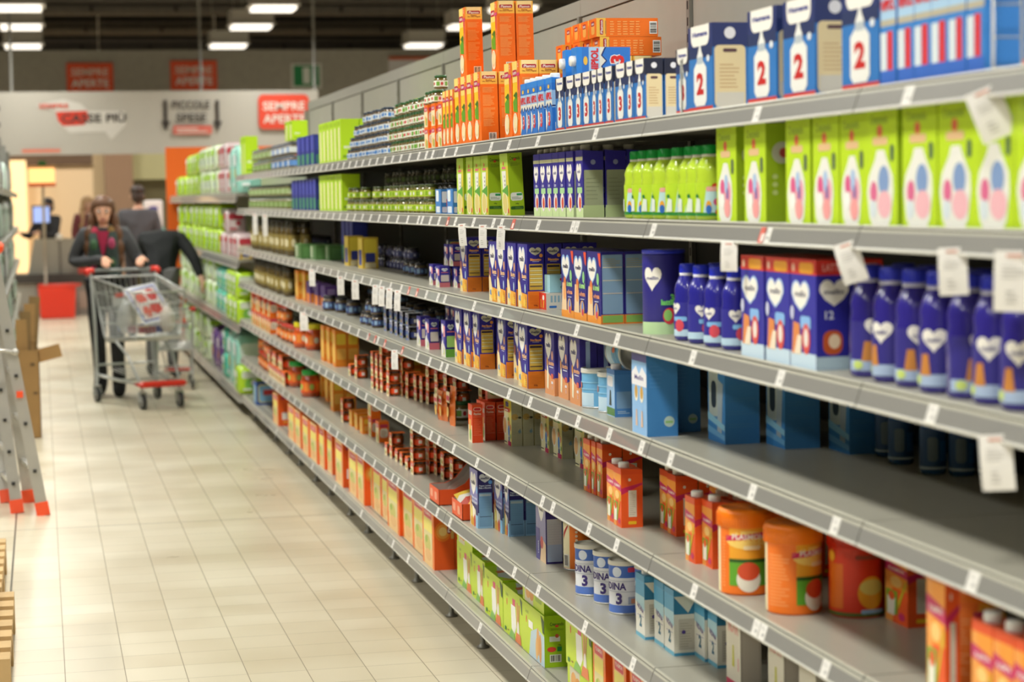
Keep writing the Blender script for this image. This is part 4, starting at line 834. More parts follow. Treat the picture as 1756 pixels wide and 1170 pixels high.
panel('poster', 'orange SEMPRE APERTE poster on the far fascia, left of the two', 'poster', 115, 108, 195, 158, 37.97, 'E8562C', art_sempre, 'orange SEMPRE APERTE posters')
panel('poster', 'orange SEMPRE APERTE poster on the far fascia, beside the hanging pole', 'poster', 293, 104, 373, 154, 37.97, 'E8562C', art_sempre, 'orange SEMPRE APERTE posters')
def art_exit(f, w, h):
    f.rect(.08, .1, .92, .92, '1E8A50').rect(.38, .2, .62, .84, 'E8EEE6').rect(.0, .0, 1, .02, 'D8D8D0')
panel('emergency_sign', 'green and white emergency exit sign on the far fascia', 'sign', 500, 109, 552, 152, 37.97, 'D8DAD2', art_exit)
def art_col(f, w, h):
    f.rect(0, .92, 1, 1, 'C8603A').rrect(.1, .1, .3, .6, 'DDAA88').rrect(.3, .2, .5, .62, 'D86A8A').rrect(.5, .3, .62, .6, '8FA0C0').ell(.68, .4, .12, .12, 'B8C850')
panel('poster', 'white poster with pink and green picture high behind the shelving', 'poster', 668, 97, 800, 168, 37.96, 'D8D4D4', art_col)

# ------------------------------------------------------------------ the lit shop beyond the checkouts
wall('wall_shop', -8, 44, 0, 12, 44.1, 3.6, M('F2DDC0', rough=.7))
wall('trim_20', -8, 43.8, 2.36, 2.2, 43.98, 3.0, M('6A5648', rough=.7))
col = wall('trim_21', on_y(180, 300, 36).x, 36, 0, on_y(228, 300, 36).x, 36.4, 3.0, M('B08C70', rough=.7))
wall('trim_22', on_y(160, 300, 36.5).x, 36.5, 0, on_y(181, 300, 36.5).x, 36.8, 3.0, M('E9CFA4', rough=.7))
wall('trim_23', on_y(228, 300, 36.2).x, 36.2, 0, on_y(300, 300, 36.2).x, 36.3, 3.0, M('6E6444', rough=.7))
wall('trim_24', on_y(228, 300, 36.1).x, 36.1, on_y(250, 308, 36.1).z, on_y(300, 300, 36.1).x, 36.18, 3.0, M('C8C090', rough=.7))
for i_, X in enumerate((-3.5, -1.2, 1.2, 3.4)):
    e = empty('shop_spotlight', 'shop ceiling spotlight beyond the checkouts, %s from left' % ordn(i_+1), 'lamp', (X, 41, 3.5), group='spotlights of the far shop')
    b = MB(); b.lathe([(.09, 0), (.12, .02), (.12, .2), (.0, .2)], 'E8E4DC', 20); b.tube([(0, 0, .2), (0, 0, 2.1)], .015, 'E8E4DC', 8); b.build('lamp_housing', parent=e)
    ld = bpy.data.lights.new('lamp_light', 'AREA'); ld.size = .3; ld.energy = 34; ld.color = (1, .86, .66)
    lo = bpy.data.objects.new('lamp_light', ld); COL.objects.link(lo); lo.parent = e; lo.location = (0, 0, -.02); lo.rotation_euler = (.45, 0, 0)
# glowing lit panel on the left edge
b = MB(); p0 = on_y(8, 400, 43.5); p1 = on_y(44, 275, 43.5); b.box(0, 0, 0, p1.x-p0.x, .1, p1.z, M('FFD9A0', emit=.6)); o = b.build('light_box', loc=(p0.x, 43.5, 0)); tag(o, 'tall glowing cream light box in the far shop window', 'light box')

# ------------------------------------------------------------------ checkout, lane lamp, red baskets
p = on_y(70, 320, 30); X0 = p.x
e = empty('checkout_lane_lamp', 'glowing orange checkout number box on a thin grey pole', 'lamp', (on_y(76, 400, 30).x, 30, 0))
q0 = on_y(50, 318, 30); q1 = on_y(93, 286, 30); ex = e.location.x
b = MB(); b.box(q0.x-ex, -.15, q0.z, q1.x-ex, .15, q1.z, M('FFC27A', emit=.9)); b.build('light_box', parent=e)
for z0_, z1_, x_, c_, n_ in ((q0.z-.02, q0.z+.03, 0, 'E8682A', 'bottom_band'), (q1.z-.02, q1.z+.01, 0, 'E8B070', 'top_band'), (q1.z+.01, q1.z+.08, 1, '2F8A4A', 'signal_light')):
    b = MB(); b.box(-.05 if x_ else q0.x-ex-.01, -.16 if not x_ else -.02, z0_, .05 if x_ else q1.x-ex+.01, .16 if not x_ else .02, z1_, c_); b.build(n_, parent=e)
b = MB(); b.tube([(0, 0, 0), (0, 0, q0.z)], .02, M('B8AC98', rough=.3, metal=.4), 8); b.build('pole', parent=e)
e = empty('checkout_counter', 'grey checkout counter with dark belt behind the red basket', 'counter', (on_y(110, 480, 30.4).x, 30.6, 0))
z1 = on_y(100, 470, 30.4).z
b = MB(); b.box(-.7, -.3, z1-.12, .55, .5, z1, '4A4742'); b.build('belt', parent=e)
b = MB(); b.box(-.66, -.2, 0, .5, .4, z1-.12, '9A948A'); b.box(-.66, -.22, .1, -.4, -.2, .5, 'A9A89C'); b.box(.2, -.22, .1, .5, -.2, .35, 'B8A494'); b.build('body', parent=e)
b = MB(); b.prism([(-.5, z1), (.3, z1), (.18, z1+.5), (-.4, z1+.5)], (0, -.05, 0), (1, 0, 0), (0, 0, 1), (0, .05, 0), 'A9A596'); b.box(-.06, -.06, z1, -.03, -.04, z1+.5, '7A766C'); b.sphere((-.05, -.08, z1+.52), .05, 'E8E4D8'); b.build('screen_panel', parent=e)
b = MB(); b.box(.3, -.3, z1, .75, .1, z1+.1, 'C8463A'); b.box(.35, -.3, z1+.1, .65, .0, z1+.14, 'E4E0DC'); tag(b.build('leaflet_stack', loc=(e.location.x-.1, 30.6, 0)), 'red and white leaflets stacked on the checkout counter', 'leaflets')
b = MB(); b.box(-.13, 0, -.1, .13, .04, .16, '2A2C34'); b.box(-.11, -.004, -.08, .11, 0, .14, M('9CB4F0', emit=.5)); b.box(-.02, .02, -.3, .02, .04, 0, '2A2C34'); tag(b.build('monitor', loc=(on_y(71, 372, 30.5).x, 30.5, on_y(71, 372, 30.5).z)), 'small checkout monitor glowing pale blue below the lane lamp', 'monitor')
q0 = on_y(68, 536, 29.8); q1 = on_y(128, 478, 29.8); wd = q1.x-q0.x; ht = q1.z-max(q0.z, 0)
e = empty('shopping_basket', 'bright red shopping basket bin standing before the checkout', 'basket', ((q0.x+q1.x)/2, 29.8, 0))
b = MB(); red = M('E23A22', rough=.35)
t_, w2 = .012, wd/2
b.prism([(-w2*.88, 0), (w2*.88, 0), (w2, ht), (-w2, ht)], (0, -.2, 0), (1, 0, 0), (0, 0, 1), (0, .012, 0), red); b.prism([(-w2*.88, 0), (w2*.88, 0), (w2, ht), (-w2, ht)], (0, .2, 0), (1, 0, 0), (0, 0, 1), (0, .012, 0), red)
for s_ in (-1, 1): b.prism([(-.2, 0), (.2, 0), (.2, 1), (-.2, 1)], (s_*w2*.88, 0, 0), (0, 1, 0), (s_*w2*.12, 0, ht), (s_*.012, 0, 0), red)
b.box(-w2*.88, -.2, 0, w2*.88, .2, .012, red)
for k in range(6): b.box(-w2*.8, -.206, .08+k*.055, w2*.8, -.2, .09+k*.055, red)
b.build('basket_shell', parent=e)
b = MB(); b.tube([(-w2, -.2, ht), (w2, -.2, ht), (w2, .21, ht), (-w2, .21, ht)], .014, red, 8, closed=True); b.tube([(w2*.6, -.21, ht), (w2*1.3, -.25, ht+.01)], .02, 'D03A2A', 8); b.build('rim', parent=e)
# white totem
q0 = on_y(248, 425, 26); q1 = on_y(279, 343, 26)
b = MB(); b.rbox(0, 0, 0, q1.x-q0.x, .06, q1.z, 'D8D0CC', .02); f = Face(b, (0, 0, q0.z), (1, 0, 0), (0, 0, 1), q1.x-q0.x, q1.z-q0.z, eps=.002); f.ell(.5, .82, .06, .03, '4A3F8A').rrect(.1, .1, .5, .5, 'E0B8C4').ell(.75, .35, .06, .08, 'C8B86A').ell(.9, .3, .05, .08, '7FB0A8')
tag(b.build('display_totem', loc=(q0.x, 26, 0)), 'narrow white display totem with small purple emblem', 'display stand')

# ================================================================== the long shelving run
M_SH = M('A7A496', rough=.32, noise=.12); M_LIP = M('8A8984', rough=.3, coat=.3); M_RIDGE = M('B9B7A8', rough=.3); M_GRV = M('4E4B44', rough=.6); M_BACK = M('B2AEA0', rough=.5, noise=.12); M_EDGE = M('C9C8BE', rough=.3)
M_UNDER = M('6A675E', rough=.6)
def shelf_mesh(L, depth, base=False):
    b = MB(); L2 = L-.005
    b.box(.002, 0, -.022, depth, L2, 0, M_SH)
    if base:
        for k in range(int(L2/.016)): b.box(.026, .01+k*.016, .0001, .034, .016+k*.016, .0006, '5A594F')
    return b.mesh('shelf_board')
def rail_mesh(L):
    b = MB(); L2 = L-.005
    pr = [(.002, .001, M_RIDGE), (-.002, .001, M_RIDGE), (-.004, -.003, M_GRV), (-.0025, -.0065, M_RIDGE), (-.006, -.007, M_RIDGE), (-.0075, -.011, M_LIP), (-.0165, -.038, M_EDGE), (-.0185, -.041, M_EDGE), (-.0175, -.044, M_UNDER), (.0, -.03, M_UNDER)]
    for i in range(len(pr)-1):
        x0, z0_, m = pr[i]; x1, z1_, _ = pr[i+1]
        b.add([(x0, 0, z0_), (x0, L2, z0_), (x1, L2, z1_), (x1, 0, z1_)], [(0, 1, 2, 3)], m)
    b.add([(p[0], 0, p[1]) for p in pr], [tuple(range(len(pr)))], M_LIP); b.add([(p[0], L2, p[1]) for p in pr], [tuple(range(len(pr)-1, -1, -1))], M_LIP)
    return b.mesh('price_rail')
SM = shelf_mesh(BAY, XB-XF-.004); SMB = shelf_mesh(BAY, XB-XF-.004, True); RM = rail_mesh(BAY)
bk = MB()
for z0_, z1_ in ((.1, .55), (.555, 1.0), (1.005, 1.45), (1.455, 1.76), (1.765, 2.235)): bk.box(XB-XF, .004, z0_, XB-XF+.012, BAY-.004, z1_, M_BACK if z0_ > 1.7 else M('3E3B35', rough=.6))  # lower panels given a darker colour to stand for deep shade between shelves
bk.box(XB-XF+.012, .0, .08, XB-XF+.02, BAY, 2.24, M_BACK); bk.box(XB-XF-.006, .002, 2.24, XB-XF+.03, BAY-.002, 2.3, M('A8A59A', rough=.4))
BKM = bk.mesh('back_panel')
up_ = MB(); up_.box(XB-XF-.012, .0, 0, XB-XF+.03, .03, 2.24, M('8E8B80', rough=.4))
for k in range(40): up_.box(XB-XF-.0125, .009, .2+k*.05, XB-XF-.0118, .021, .225+k*.05, '2E2C28')
UPM = up_.mesh('upright')
kk = MB(); kk.box(.16, 0, .0, .19, BAY, .11, M('5A564C', rough=.7)); KKM = kk.mesh('kick_plate')
ft = MB(); ft.lathe([(.022, 0), (.024, .004), (.012, .012), (.009, .02), (.009, .125)], M('8E8C82', rough=.4, metal=.5), 16, c=(.06, .28)); FTM = ft.mesh('foot')
BAYN = list(range(-1, 9))
for j in BAYN:
    y = Y0+j*BAY
    e = empty('shelving_unit', 'grey metal shelving bay with seven shelves, %s bay from the camera' % ordn(j+2), 'shelving', (XF, y, 0), group='bays of the long shelving run')
    def ch(me, loc=(0, 0, 0), par=None, lab=None):
        c = bpy.data.objects.new(me.name.split('.')[0], me); COL.objects.link(c); c.parent = par or e; c.location = loc; return c
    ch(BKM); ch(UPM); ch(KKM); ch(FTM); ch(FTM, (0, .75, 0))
    for l in HS:
        s_ = ch(SMB if l == 7 else SM, (0, 0, HS[l])); ch(RM, (0, 0, 0), s_)
# end frame at the far end of the run
b = MB(); b.box(XB-.03, Y0+9*BAY, 0, XB+.03, Y0+9*BAY+.03, 2.24, M_BACK)
tag(b.build('end_post'), 'grey post closing the far end of the long shelving', 'post')

# price tickets
tk = MB(); tk.box(-.0005, -.019, -.0165, .0005, .019, .0165, M('ECEAE4', rough=.35)); f = Face(tk, (-.0006, .019, -.0165), (0, -1, 0), (0, 0, 1), .038, .033)
f.lines(.12, .62, .9, .9, 'B8B6B2', n=3, fill=.35).rect(.5, .24, .85, .44, 'B4B2AE').rect(.1, .15, .13, .5, 'A4A29E')
tkr = MB(); tkr.box(-.0005, -.019, -.0165, .0005, .019, .0165, M('D8685A', rough=.35)); f = Face(tkr, (-.0006, .019, -.0165), (0, -1, 0), (0, 0, 1), .038, .033); f.rect(.3, .1, .9, .6, 'EFD8D0')
TKM, TKR = tk.mesh('price_ticket'), tkr.mesh('price_ticket')
SL = math.atan2(.009, .027)
def tickets(lvl, xs, red=(), extra=''):
    for i, x in enumerate(sorted(xs)):
        z = HS[lvl]-.0245; X = XF-.0128; Y = y_at(x, X, z)
        o = bpy.data.objects.new('price_ticket', TKR if x in red else TKM); COL.objects.link(o); o.location = (X, Y, z); o.rotation_euler = (0, SL, 0)
        tag(o, '%s price ticket in the rail of the %s, %s from left' % ('red' if x in red else 'white', SHELF[lvl], ordn(i+1)), 'price ticket', 'price tickets along the '+SHELF[lvl])
def far_x(y0, y1, n): return [px_of(Vector((XF, y0+(y1-y0)*k/(n-1), 1.2)))[0] for k in range(n)]
tickets(1, far_x(15, 8.2, 34)+[718, 731, 742, 763, 782, 811, 842, 873, 922, 1021, 1298, 1557], red=())
tickets(2, far_x(15, 8.0, 30)+[724, 738, 753, 768, 781, 812, 846, 860, 880, 923, 982, 989, 1120, 1308, 1316], red=(768, 1108, 1308, 880))
tickets(3, far_x(15, 8.4, 26)+[701, 715, 731, 751, 763, 813, 860, 989, 1058, 1188, 1338, 1598], red=(701, 715))
tickets(4, far_x(15, 9.0, 22)+[632, 643, 660, 690, 716, 737, 757, 766, 806, 873, 909, 956, 991, 1045, 1100, 1150, 1290, 1432, 1668], red=(632, 643, 660, 690))
tickets(5, far_x(15, 8.8, 24)+[672, 682, 694, 707, 722, 739, 752, 778, 818, 870, 930, 948, 1010, 1057, 1190, 1296, 1308, 1415, 1560])
tickets(6, far_x(15, 8.8, 22)+[673, 682, 692, 706, 731, 750, 772, 838, 882, 923, 1003, 1085, 1320])
tickets(7, far_x(13, 8.6, 6)+[700, 823, 970])
# hanging paper tags
def hang(lvl, x, wd, ht, tilt, lab, curl=.004, drop=.0):
    z = HS[lvl]-.03-drop; X = XF-.022; Y = y_at(x, X, z); b = MB(); n = 6; vs = []
    for k in range(n+1):
        t = k/n; xx = -.004-curl*math.sin(t*PI*.9)
        vs += [(xx, wd/2, -ht*t), (xx, -wd/2, -ht*t)]
    vs += [(v[0]+.0006, v[1], v[2]) for v in vs]; q = 2*(n+1); fs = []
    for k in range(n): fs += [(2*k, 2*k+2, 2*k+3, 2*k+1), (q+2*k, q+2*k+1, q+2*k+3, q+2*k+2), (2*k, q+2*k, q+2*k+2, 2*k+2), (2*k+1, 2*k+3, q+2*k+3, q+2*k+1)]
    fs += [(0, 1, q+1, q), (2*n, q+2*n, q+2*n+1, 2*n+1)]
    b.add(vs, fs, M('F2F0EC', rough=.5)); f = Face(b, (-.006-curl, wd/2, -ht), (0, -1, 0), (0, 0, 1), wd, ht)
    f.lines(.2, .55, .8, .8, 'B8B6B2', n=4, fill=.2).rect(.3, .9, .7, .94, 'D8907A').lines(.3, .15, .6, .4, 'A8A6A2', n=3, fill=.2)
    o = b.build('price_tag'); o.location = (X, Y, z); o.rotation_euler = (tilt, 0, .95)
    tag(o, lab, 'price tag')
hang(1, 1683, .054, .08, -.38, 'large blank white paper tag hanging crooked from the top shelf rail')
for i_, x in enumerate((793, 829, 861)): hang(2, x, .028, .075, .06*(i_-1), 'narrow white paper tag below the second shelf, %s of three close together' % ordn(i_+1))
hang(2, 1252, .036, .062, .02, 'small white tag below the second shelf over blue capped bottles', drop=.01)
hang(2, 1450, .046, .074, -.3, 'tilted white tag below the second shelf over red topped cartons')
hang(2, 1634, .046, .075, -.04, 'white tag hanging straight below the second shelf, second from right')
hang(2, 1742, .06, .09, .02, 'large white tag below the second shelf at the right edge')
hang(3, 1707, .05, .085, -.08, 'white tag hanging below the third shelf at the far right')
for i_, x in enumerate((645, 656, 669, 683)): hang(3, x, .028, .085, .05, 'narrow white paper tag below the third shelf, %s of the row of four' % ordn(i_+1))
for i_, x in enumerate((536, 585, 610)): hang(3, x, .036, .09, 0, 'blurred white tag below the third shelf, %s of three far ones' % ordn(i_+1))
hang(4, 678, .03, .08, .02, 'single white tag hanging below the fourth shelf over orange jars')
hang(4, 522, .05, .1, .0, 'blurred white tag hanging below the fourth shelf near yellow lid jars')
for i_, x in enumerate((438, 455)): hang(2, x, .035, .14, 0, 'pinkish white tag below the second shelf at its far end, %s of two' % ordn(i_+1))

# ================================================================== goods, shelf by shelf
P = 'packs on the %s'
# --- top shelf
row('tall_orange', 1, [792.5, 803.5, 815, 827], 'tall orange pasta box', 'tall orange pasta boxes standing on the top shelf', deep=[1, 3, 3, 3], up=[1, [2, 1, 1], 1, [1, 2, 2]], sb=.012, ry=-.012)
row('tall_orange', 1, [879, 893], 'orange pasta box behind blue cartons', 'tall orange pasta boxes standing on the top shelf', deep=[3, 3])
row('tall_orange', 1, [767, 773, 779], 'slim orange pasta box', 'slim orange pasta boxes on the top shelf', scale=(.8, .7, .86), deep=1)
row('small_orange', 1, [735, 747, 758.5], 'small orange box', 'small orange boxes stacked on the top shelf', up=2, scale=1.0)
row('jar_green', 1, [740, 746, 752], 'green lid jar on small orange boxes', 'green labelled jars on the top shelf', z0=.166, up=1, where='top shelf', sb=.016)
row('jar_green', 1, [('y', 7.66, 1.46)], 'green lid jar topmost above small orange boxes', 'green labelled jars on the top shelf', z0=.217)
def lyo(px, py, X, lab):
    Y = y_at(px, X, 2.05); z = on_y(px, py, Y).z
    spawn('lying_orange', (X+.095, Y+.0425, z), 0, lab, 'orange pasta boxes lying on their sides on the top shelf')
Zl = HS[1]+.2315
for n_, (x_, X_, zz, dx) in enumerate(((1023, 1.63, 1, 0), (1003, 1.63, 1, .1), (1023, 1.64, 0, 0), (985, 1.64, 0, .1), (1023, 1.63, 0, .2), (1003, 1.63, 1, .2))):
    Yb_ = y_at(1023, 1.63, 2.05)+dx
    lab_ = 'orange pasta box lying on its side, %s layer, %s from camera, top shelf' % ('upper' if zz else 'lower', {0: 'first', .1: 'second', .2: 'third'}[dx])
    if lab_ not in _used: spawn('lying_orange', (X_+.095-(.0 if zz else .0), Yb_+.0425, Zl+zz*.0558), 0, lab_, 'orange pasta boxes lying on their sides on the top shelf')
Yb_ = y_at(1023, 1.63, 2.05)+.36
for zz in range(2): spawn('lying_orange', (1.70+.03*zz, Yb_, Zl+zz*.0558), 0, 'orange pasta box lying further back, %s of its pair, on the top shelf' % ('upper' if zz else 'lower'), 'orange pasta boxes lying on their sides on the top shelf')
# boxes hidden behind the blue cartons carry the lying ones
for d_ in range(6): spawn('tall_orange', (1.60+.06*(d_ % 3)+.05, Yb_-.36+.05+.11*(d_//3), HS[1]), 0, 'orange pasta box standing under the lying boxes, %s of six' % ordn(d_+1), 'tall orange pasta boxes standing on the top shelf')
row('tall_orange', 1, [('y', Yb_-.06, 1.625)], 'orange pasta box under the far lying pair', 'tall orange pasta boxes standing on the top shelf', deep=3)
row('blue3', 1, [903, 911, 922, 934, 947.5], 'blue milk carton with red number three', 'blue milk cartons with a red three on the top shelf', jit=.001)
row('humana3', 1, [969, 986, 1000], 'dark topped number three box', 'dark topped number three boxes on the top shelf', where='top shelf, left group', deep=3)
row('humana3', 1, [1014, 1025, 1037, 1052], 'dark topped number three box', 'dark topped number three boxes on the top shelf', where='top shelf, middle group')
row('humana3', 1, [1074, 1088, 1107], 'dark topped number three box', 'dark topped number three boxes on the top shelf', deep=[1, 1, 2], where='top shelf, right group')
row('humana3', 1, [1182], 'dark topped box with red three beside the wire divider', 'dark topped number three boxes on the top shelf')
# two blue cartons lying on the number three boxes
for n_, (X_, Y_, r_) in enumerate(((1.60, 5.64, .05), (1.60, 5.74, -.03))):
    t = T['blue3']; o = bpy.data.objects.new('milk_carton', t['me']); COL.objects.link(o)
    o.matrix_world = Matrix.Translation((X_, Y_, HS[1]+.1475+.0385))@Matrix.Rotation(r_, 4, 'Z')@Matrix.Rotation(-PI/2, 4, 'Y')@Matrix.Rotation(PI/2, 4, 'Z')
    c = bpy.data.objects.new('cap', t['parts'][0][1]); COL.objects.link(c); c.parent = o
    tag(o, 'blue milk carton lying on its side on the boxes, %s' % ('front one' if n_ == 0 else 'back one'), 'carton', 'blue milk cartons lying on the top shelf')
row('humana2', 1, [1222, 1332], 'large blue number two box', 'large number two boxes on the top shelf', where='top shelf, left pair', deep=[2, 1])
row('humana2', 1, [1398, 1508], 'large blue number two box', 'large number two boxes on the top shelf', where='top shelf, right pair', deep=[2, 1])
row('one', 1, [1537, 1567, 1597, 1627, 1657, 1688], 'blue milk carton with red number one', 'blue milk cartons with a red one on the top shelf')
row('humana2', 1, [1850], 'dark blue box at the right edge', 'large number two boxes on the top shelf')
def divider(x, h):
    Y = y_at(x, XF, HS[1]); b = MB(); g = M('A8A8A0', rough=.3, metal=.6); z = HS[1]
    b.tube([(0, 0, 0), (0, 0, h*.75), (.06, 0, h), (.35, 0, h), (.35, 0, 0)], .0025, g, 6); b.tube([(0, 0, .003), (.35, 0, .003)], .0025, g, 6)
    for k in (.25, .5, .72): b.tube([(0, 0, h*k), (.35, 0, h*k)], .0015, g, 5)
    o = b.build('wire_divider', loc=(XF+.008, Y, z)); tag(o, 'bent wire shelf divider on the top shelf %s' % ('beside the first number two box' if x < 1300 else 'near the right edge'), 'divider', 'wire dividers on the top shelf')
divider(1163, .16); divider(1695, .2)
row('jar_green', 1, span(1, 664, 728, .056)[:16], 'green label baby food jar', 'green labelled jars on the top shelf', up=[3, 3, 4, 3, 4, 4, 3, 4, 3, 4, 4, 3, 4, 4, 4, 4], where='top shelf', sb=.012, jr=.5, jit=.008)
row('jar_blue', 1, span(1, 592, 662, .058)[:24], 'blue label baby food jar', 'blue labelled jars on the top shelf', up=[1, 1, 2, 2, 3, 2, 3, 3, 2, 4, 3, 4, 3, 4, 4, 4, 3, 4, 4, 4, 4, 4, 4, 4], where='top shelf', jr=.5, jit=.01)
row('lime_tall', 1, span(1, 548, 592, .135), 'tall lime box', 'tall lime boxes on the top shelf', deep=2, scale=(1, 1, 1.02))
row('lime_tall', 1, [('y', 8.9, 1.62), ('y', 9.05, 1.62)], 'lime box stacked deep behind blue jars', 'tall lime boxes on the top shelf', scale=(1, 1, 1.25))
row('navy_box', 1, span(1, 508, 546, .2)[:4], 'navy box', 'navy boxes at the far end of the top shelf', scale=1.25)
row('multi_blue', 1, span(1, 462, 505, .27), 'blue label jar multipack', 'blue jar multipacks on the top shelf', up=1, where='top shelf')
row('multi_olive', 1, span(1, 430, 460, .27), 'olive jar multipack', 'olive jar multipacks on the top shelf', up=1, where='top shelf')
row('lime_tall', 1, [('y', 12.1), ('y', 12.3)], 'lime pack on top of far jars', 'tall lime boxes on the top shelf', z0=.162, scale=(1, 1.2, .55))
row('lime_tall', 1, [('y', 14.95), ('y', 15.15)], 'lime pack at the very end', 'tall lime boxes on the top shelf', scale=(1, 1, 1.35))
# --- second shelf
row('lime_bottlebox', 2, [1263, 1315, 1391, 1440, 1487], 'lime box with white bottle and pink figures', 'lime baby bottle boxes on the second shelf', deep=[2, 2, 1, 1, 1])
row('lime_bottlebox2', 2, [1540, 1608, 1672, 1741, 1818], 'lime box with large bottle and blue figure', 'wide lime baby bottle boxes on the second shelf')
row('lime_bottle', 2, [1093, 1109, 1124, 1144, 1169, 1187, 1204, 1221], 'lime bottle with green cap', 'lime bottles on the second shelf', deep=[2]*8, jit=.006, jr=.25)
row('mellin_slim', 2, [926, 937, 947, 958, 970, 984, 1001], 'slim dark blue carton with white heart', 'slim dark blue cartons on the second shelf', deep=[1, 1, 1, 1, 1, 2, 3])
row('lime_pappa', 2, [796, 812, 826, 838.5], 'lime cereal box with yellow bowl', 'lime cereal boxes on the second shelf')
row('lime_pappa', 2, [876], 'single lime cereal box leaning slightly apart', 'lime cereal boxes on the second shelf', ry=-.04)
row('blue_duo', 2, [757, 777], 'small blue box', 'small blue boxes on the second shelf', scale=(.8, 1.2, .9))
row('jar_lime', 2, span(2, 655, 736, .06)[:24], 'lime label jar', 'lime labelled jars on the second shelf', up=[2, 1, 2, 2]*7, where='second shelf, near', jr=.5, jit=.015)
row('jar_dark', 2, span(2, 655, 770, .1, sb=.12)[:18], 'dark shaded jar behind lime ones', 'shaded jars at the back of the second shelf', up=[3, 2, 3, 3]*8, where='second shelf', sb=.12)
row('jar_lime', 2, span(2, 588, 652, .09)[:18], 'lime label jar', 'lime labelled jars on the second shelf', up=[1, 2, 2, 1]*8, where='second shelf, far', jr=.5, jit=.015)
row('lime_tall', 2, span(2, 548, 588, .14), 'tall lime box', 'tall lime boxes on the second shelf', scale=(1, 1, .9))
row('navy_box', 2, span(2, 500, 545, .16)[:9], 'navy box', 'navy boxes on the second shelf', scale=(1, 1, 1.3))
row('multi_olive', 2, span(2, 424, 498, .27), 'olive jar multipack', 'olive jar multipacks on the second shelf', up=1, where='second shelf')
# --- third shelf
row('mell_pink', 3, [(743, 489), (754.5, 493)], 'small navy box, bottom layer', 'small navy cereal boxes on the third shelf')
row('mell_pink', 3, [(784.5, 494)], 'small navy box with pink base, right, bottom layer', 'small navy cereal boxes on the third shelf')
row('mell_pink', 3, [('y', on_z(754.5, 493, HS[3]).y, on_z(754.5, 493, HS[3]).x+.05), ('y', on_z(784.5, 494, HS[3]).y-.03, on_z(784.5, 494, HS[3]).x+.046)], 'small navy box behind, bottom layer', 'small navy cereal boxes on the third shelf')
q = on_z(770, 493.5, HS[3])
row('mell_pink', 3, [('y', q.y+.06, q.x+.01), ('y', q.y-.04, q.x+.01)], 'small navy box, upper layer', 'small navy cereal boxes on the third shelf', z0=.0815)
row('bisc_a', 3, [(802, 501)], 'navy and orange biscuit box standing alone left', 'navy biscuit boxes on the third shelf', deep=2)
row('bisc_a', 3, [853.5, 868.5, 885.7, 905.5], 'navy biscuit box with orange base', 'navy biscuit boxes on the third shelf', deep=[1, 1, 1, 4], sb=.006)
row('flat_red', 3, [(937, 532)], 'small flat red and white box', 'small snack boxes on the third shelf')
q = on_z(937, 532, HS[3]); row('flat_blue', 3, [('y', q.y+.012, q.x+.016)], 'pale blue box stacked on the flat red one', 'small snack boxes on the third shelf', z0=.051)
row('almond', 3, [984, 1007, 1031], 'blue drink carton with almond and green letters', 'almond drink cartons on the third shelf', deep=[2, 2, 3], sb=.01)
row('tub_navy', 3, [1140], 'navy tub with blue lid and green letters', 'navy tubs on the third shelf', deep=1)
row('mellin_bottle', 3, [1182, 1206, 1234, 1260], 'blue bottle with blue cap', 'blue capped bottles on the third shelf, left group', deep=2, sb=.012, jit=.006, jr=.25)
row('redtop', 3, [1311, 1355, 1400], 'blue carton with red top and heart', 'red topped cartons on the third shelf', deep=[2, 2, 2])
row('dk_bottle', 3, [1488, 1530, 1572, 1618, 1664, 1712, 1762], 'large dark blue bottle', 'dark blue bottles at the right of the third shelf', deep=2, sb=.02, jit=.01, jr=.28)
row('jar_navy', 3, [(722, 474), (712, 471), (703, 469)], 'navy jar', 'navy jars on the third shelf', up=1)
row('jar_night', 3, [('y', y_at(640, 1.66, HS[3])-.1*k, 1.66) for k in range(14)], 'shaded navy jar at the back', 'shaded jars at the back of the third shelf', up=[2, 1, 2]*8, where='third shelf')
row('sign_flat', 3, [('y', 8.3, 1.6)], 'small printed box on the shaded jars', 'small boxes on the third shelf', z0=.113, rz=.1)
row('yellow_blue', 3, [(598, 456), (622, 461)], 'yellow and blue biscuit pack', 'yellow and blue packs on the third shelf', scale=(1.1, 1.4, 1.25), deep=1)
row('navy_box', 3, [('y', y_at(592, 1.6, HS[3])-.15*k, 1.6) for k in range(3)], 'tall shaded navy box', 'shaded navy boxes on the third shelf', scale=(1, 1, 1.7))
row('green_flat', 3, [(516, 444), (542, 446), (565, 447)], 'flat green pack', 'flat green packs on the third shelf', scale=(1.5, 2.2, 1.1))
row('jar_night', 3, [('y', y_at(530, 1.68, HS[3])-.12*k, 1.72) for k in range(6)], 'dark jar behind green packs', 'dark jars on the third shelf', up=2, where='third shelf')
row('jar_tall_olive', 3, span(3, 428, 492, .15)[:22], 'far brown bottle', 'far brown bottles on the third shelf', where='third shelf', deep=2, scale=(1.3, 1.3, 1.75), jit=.02)
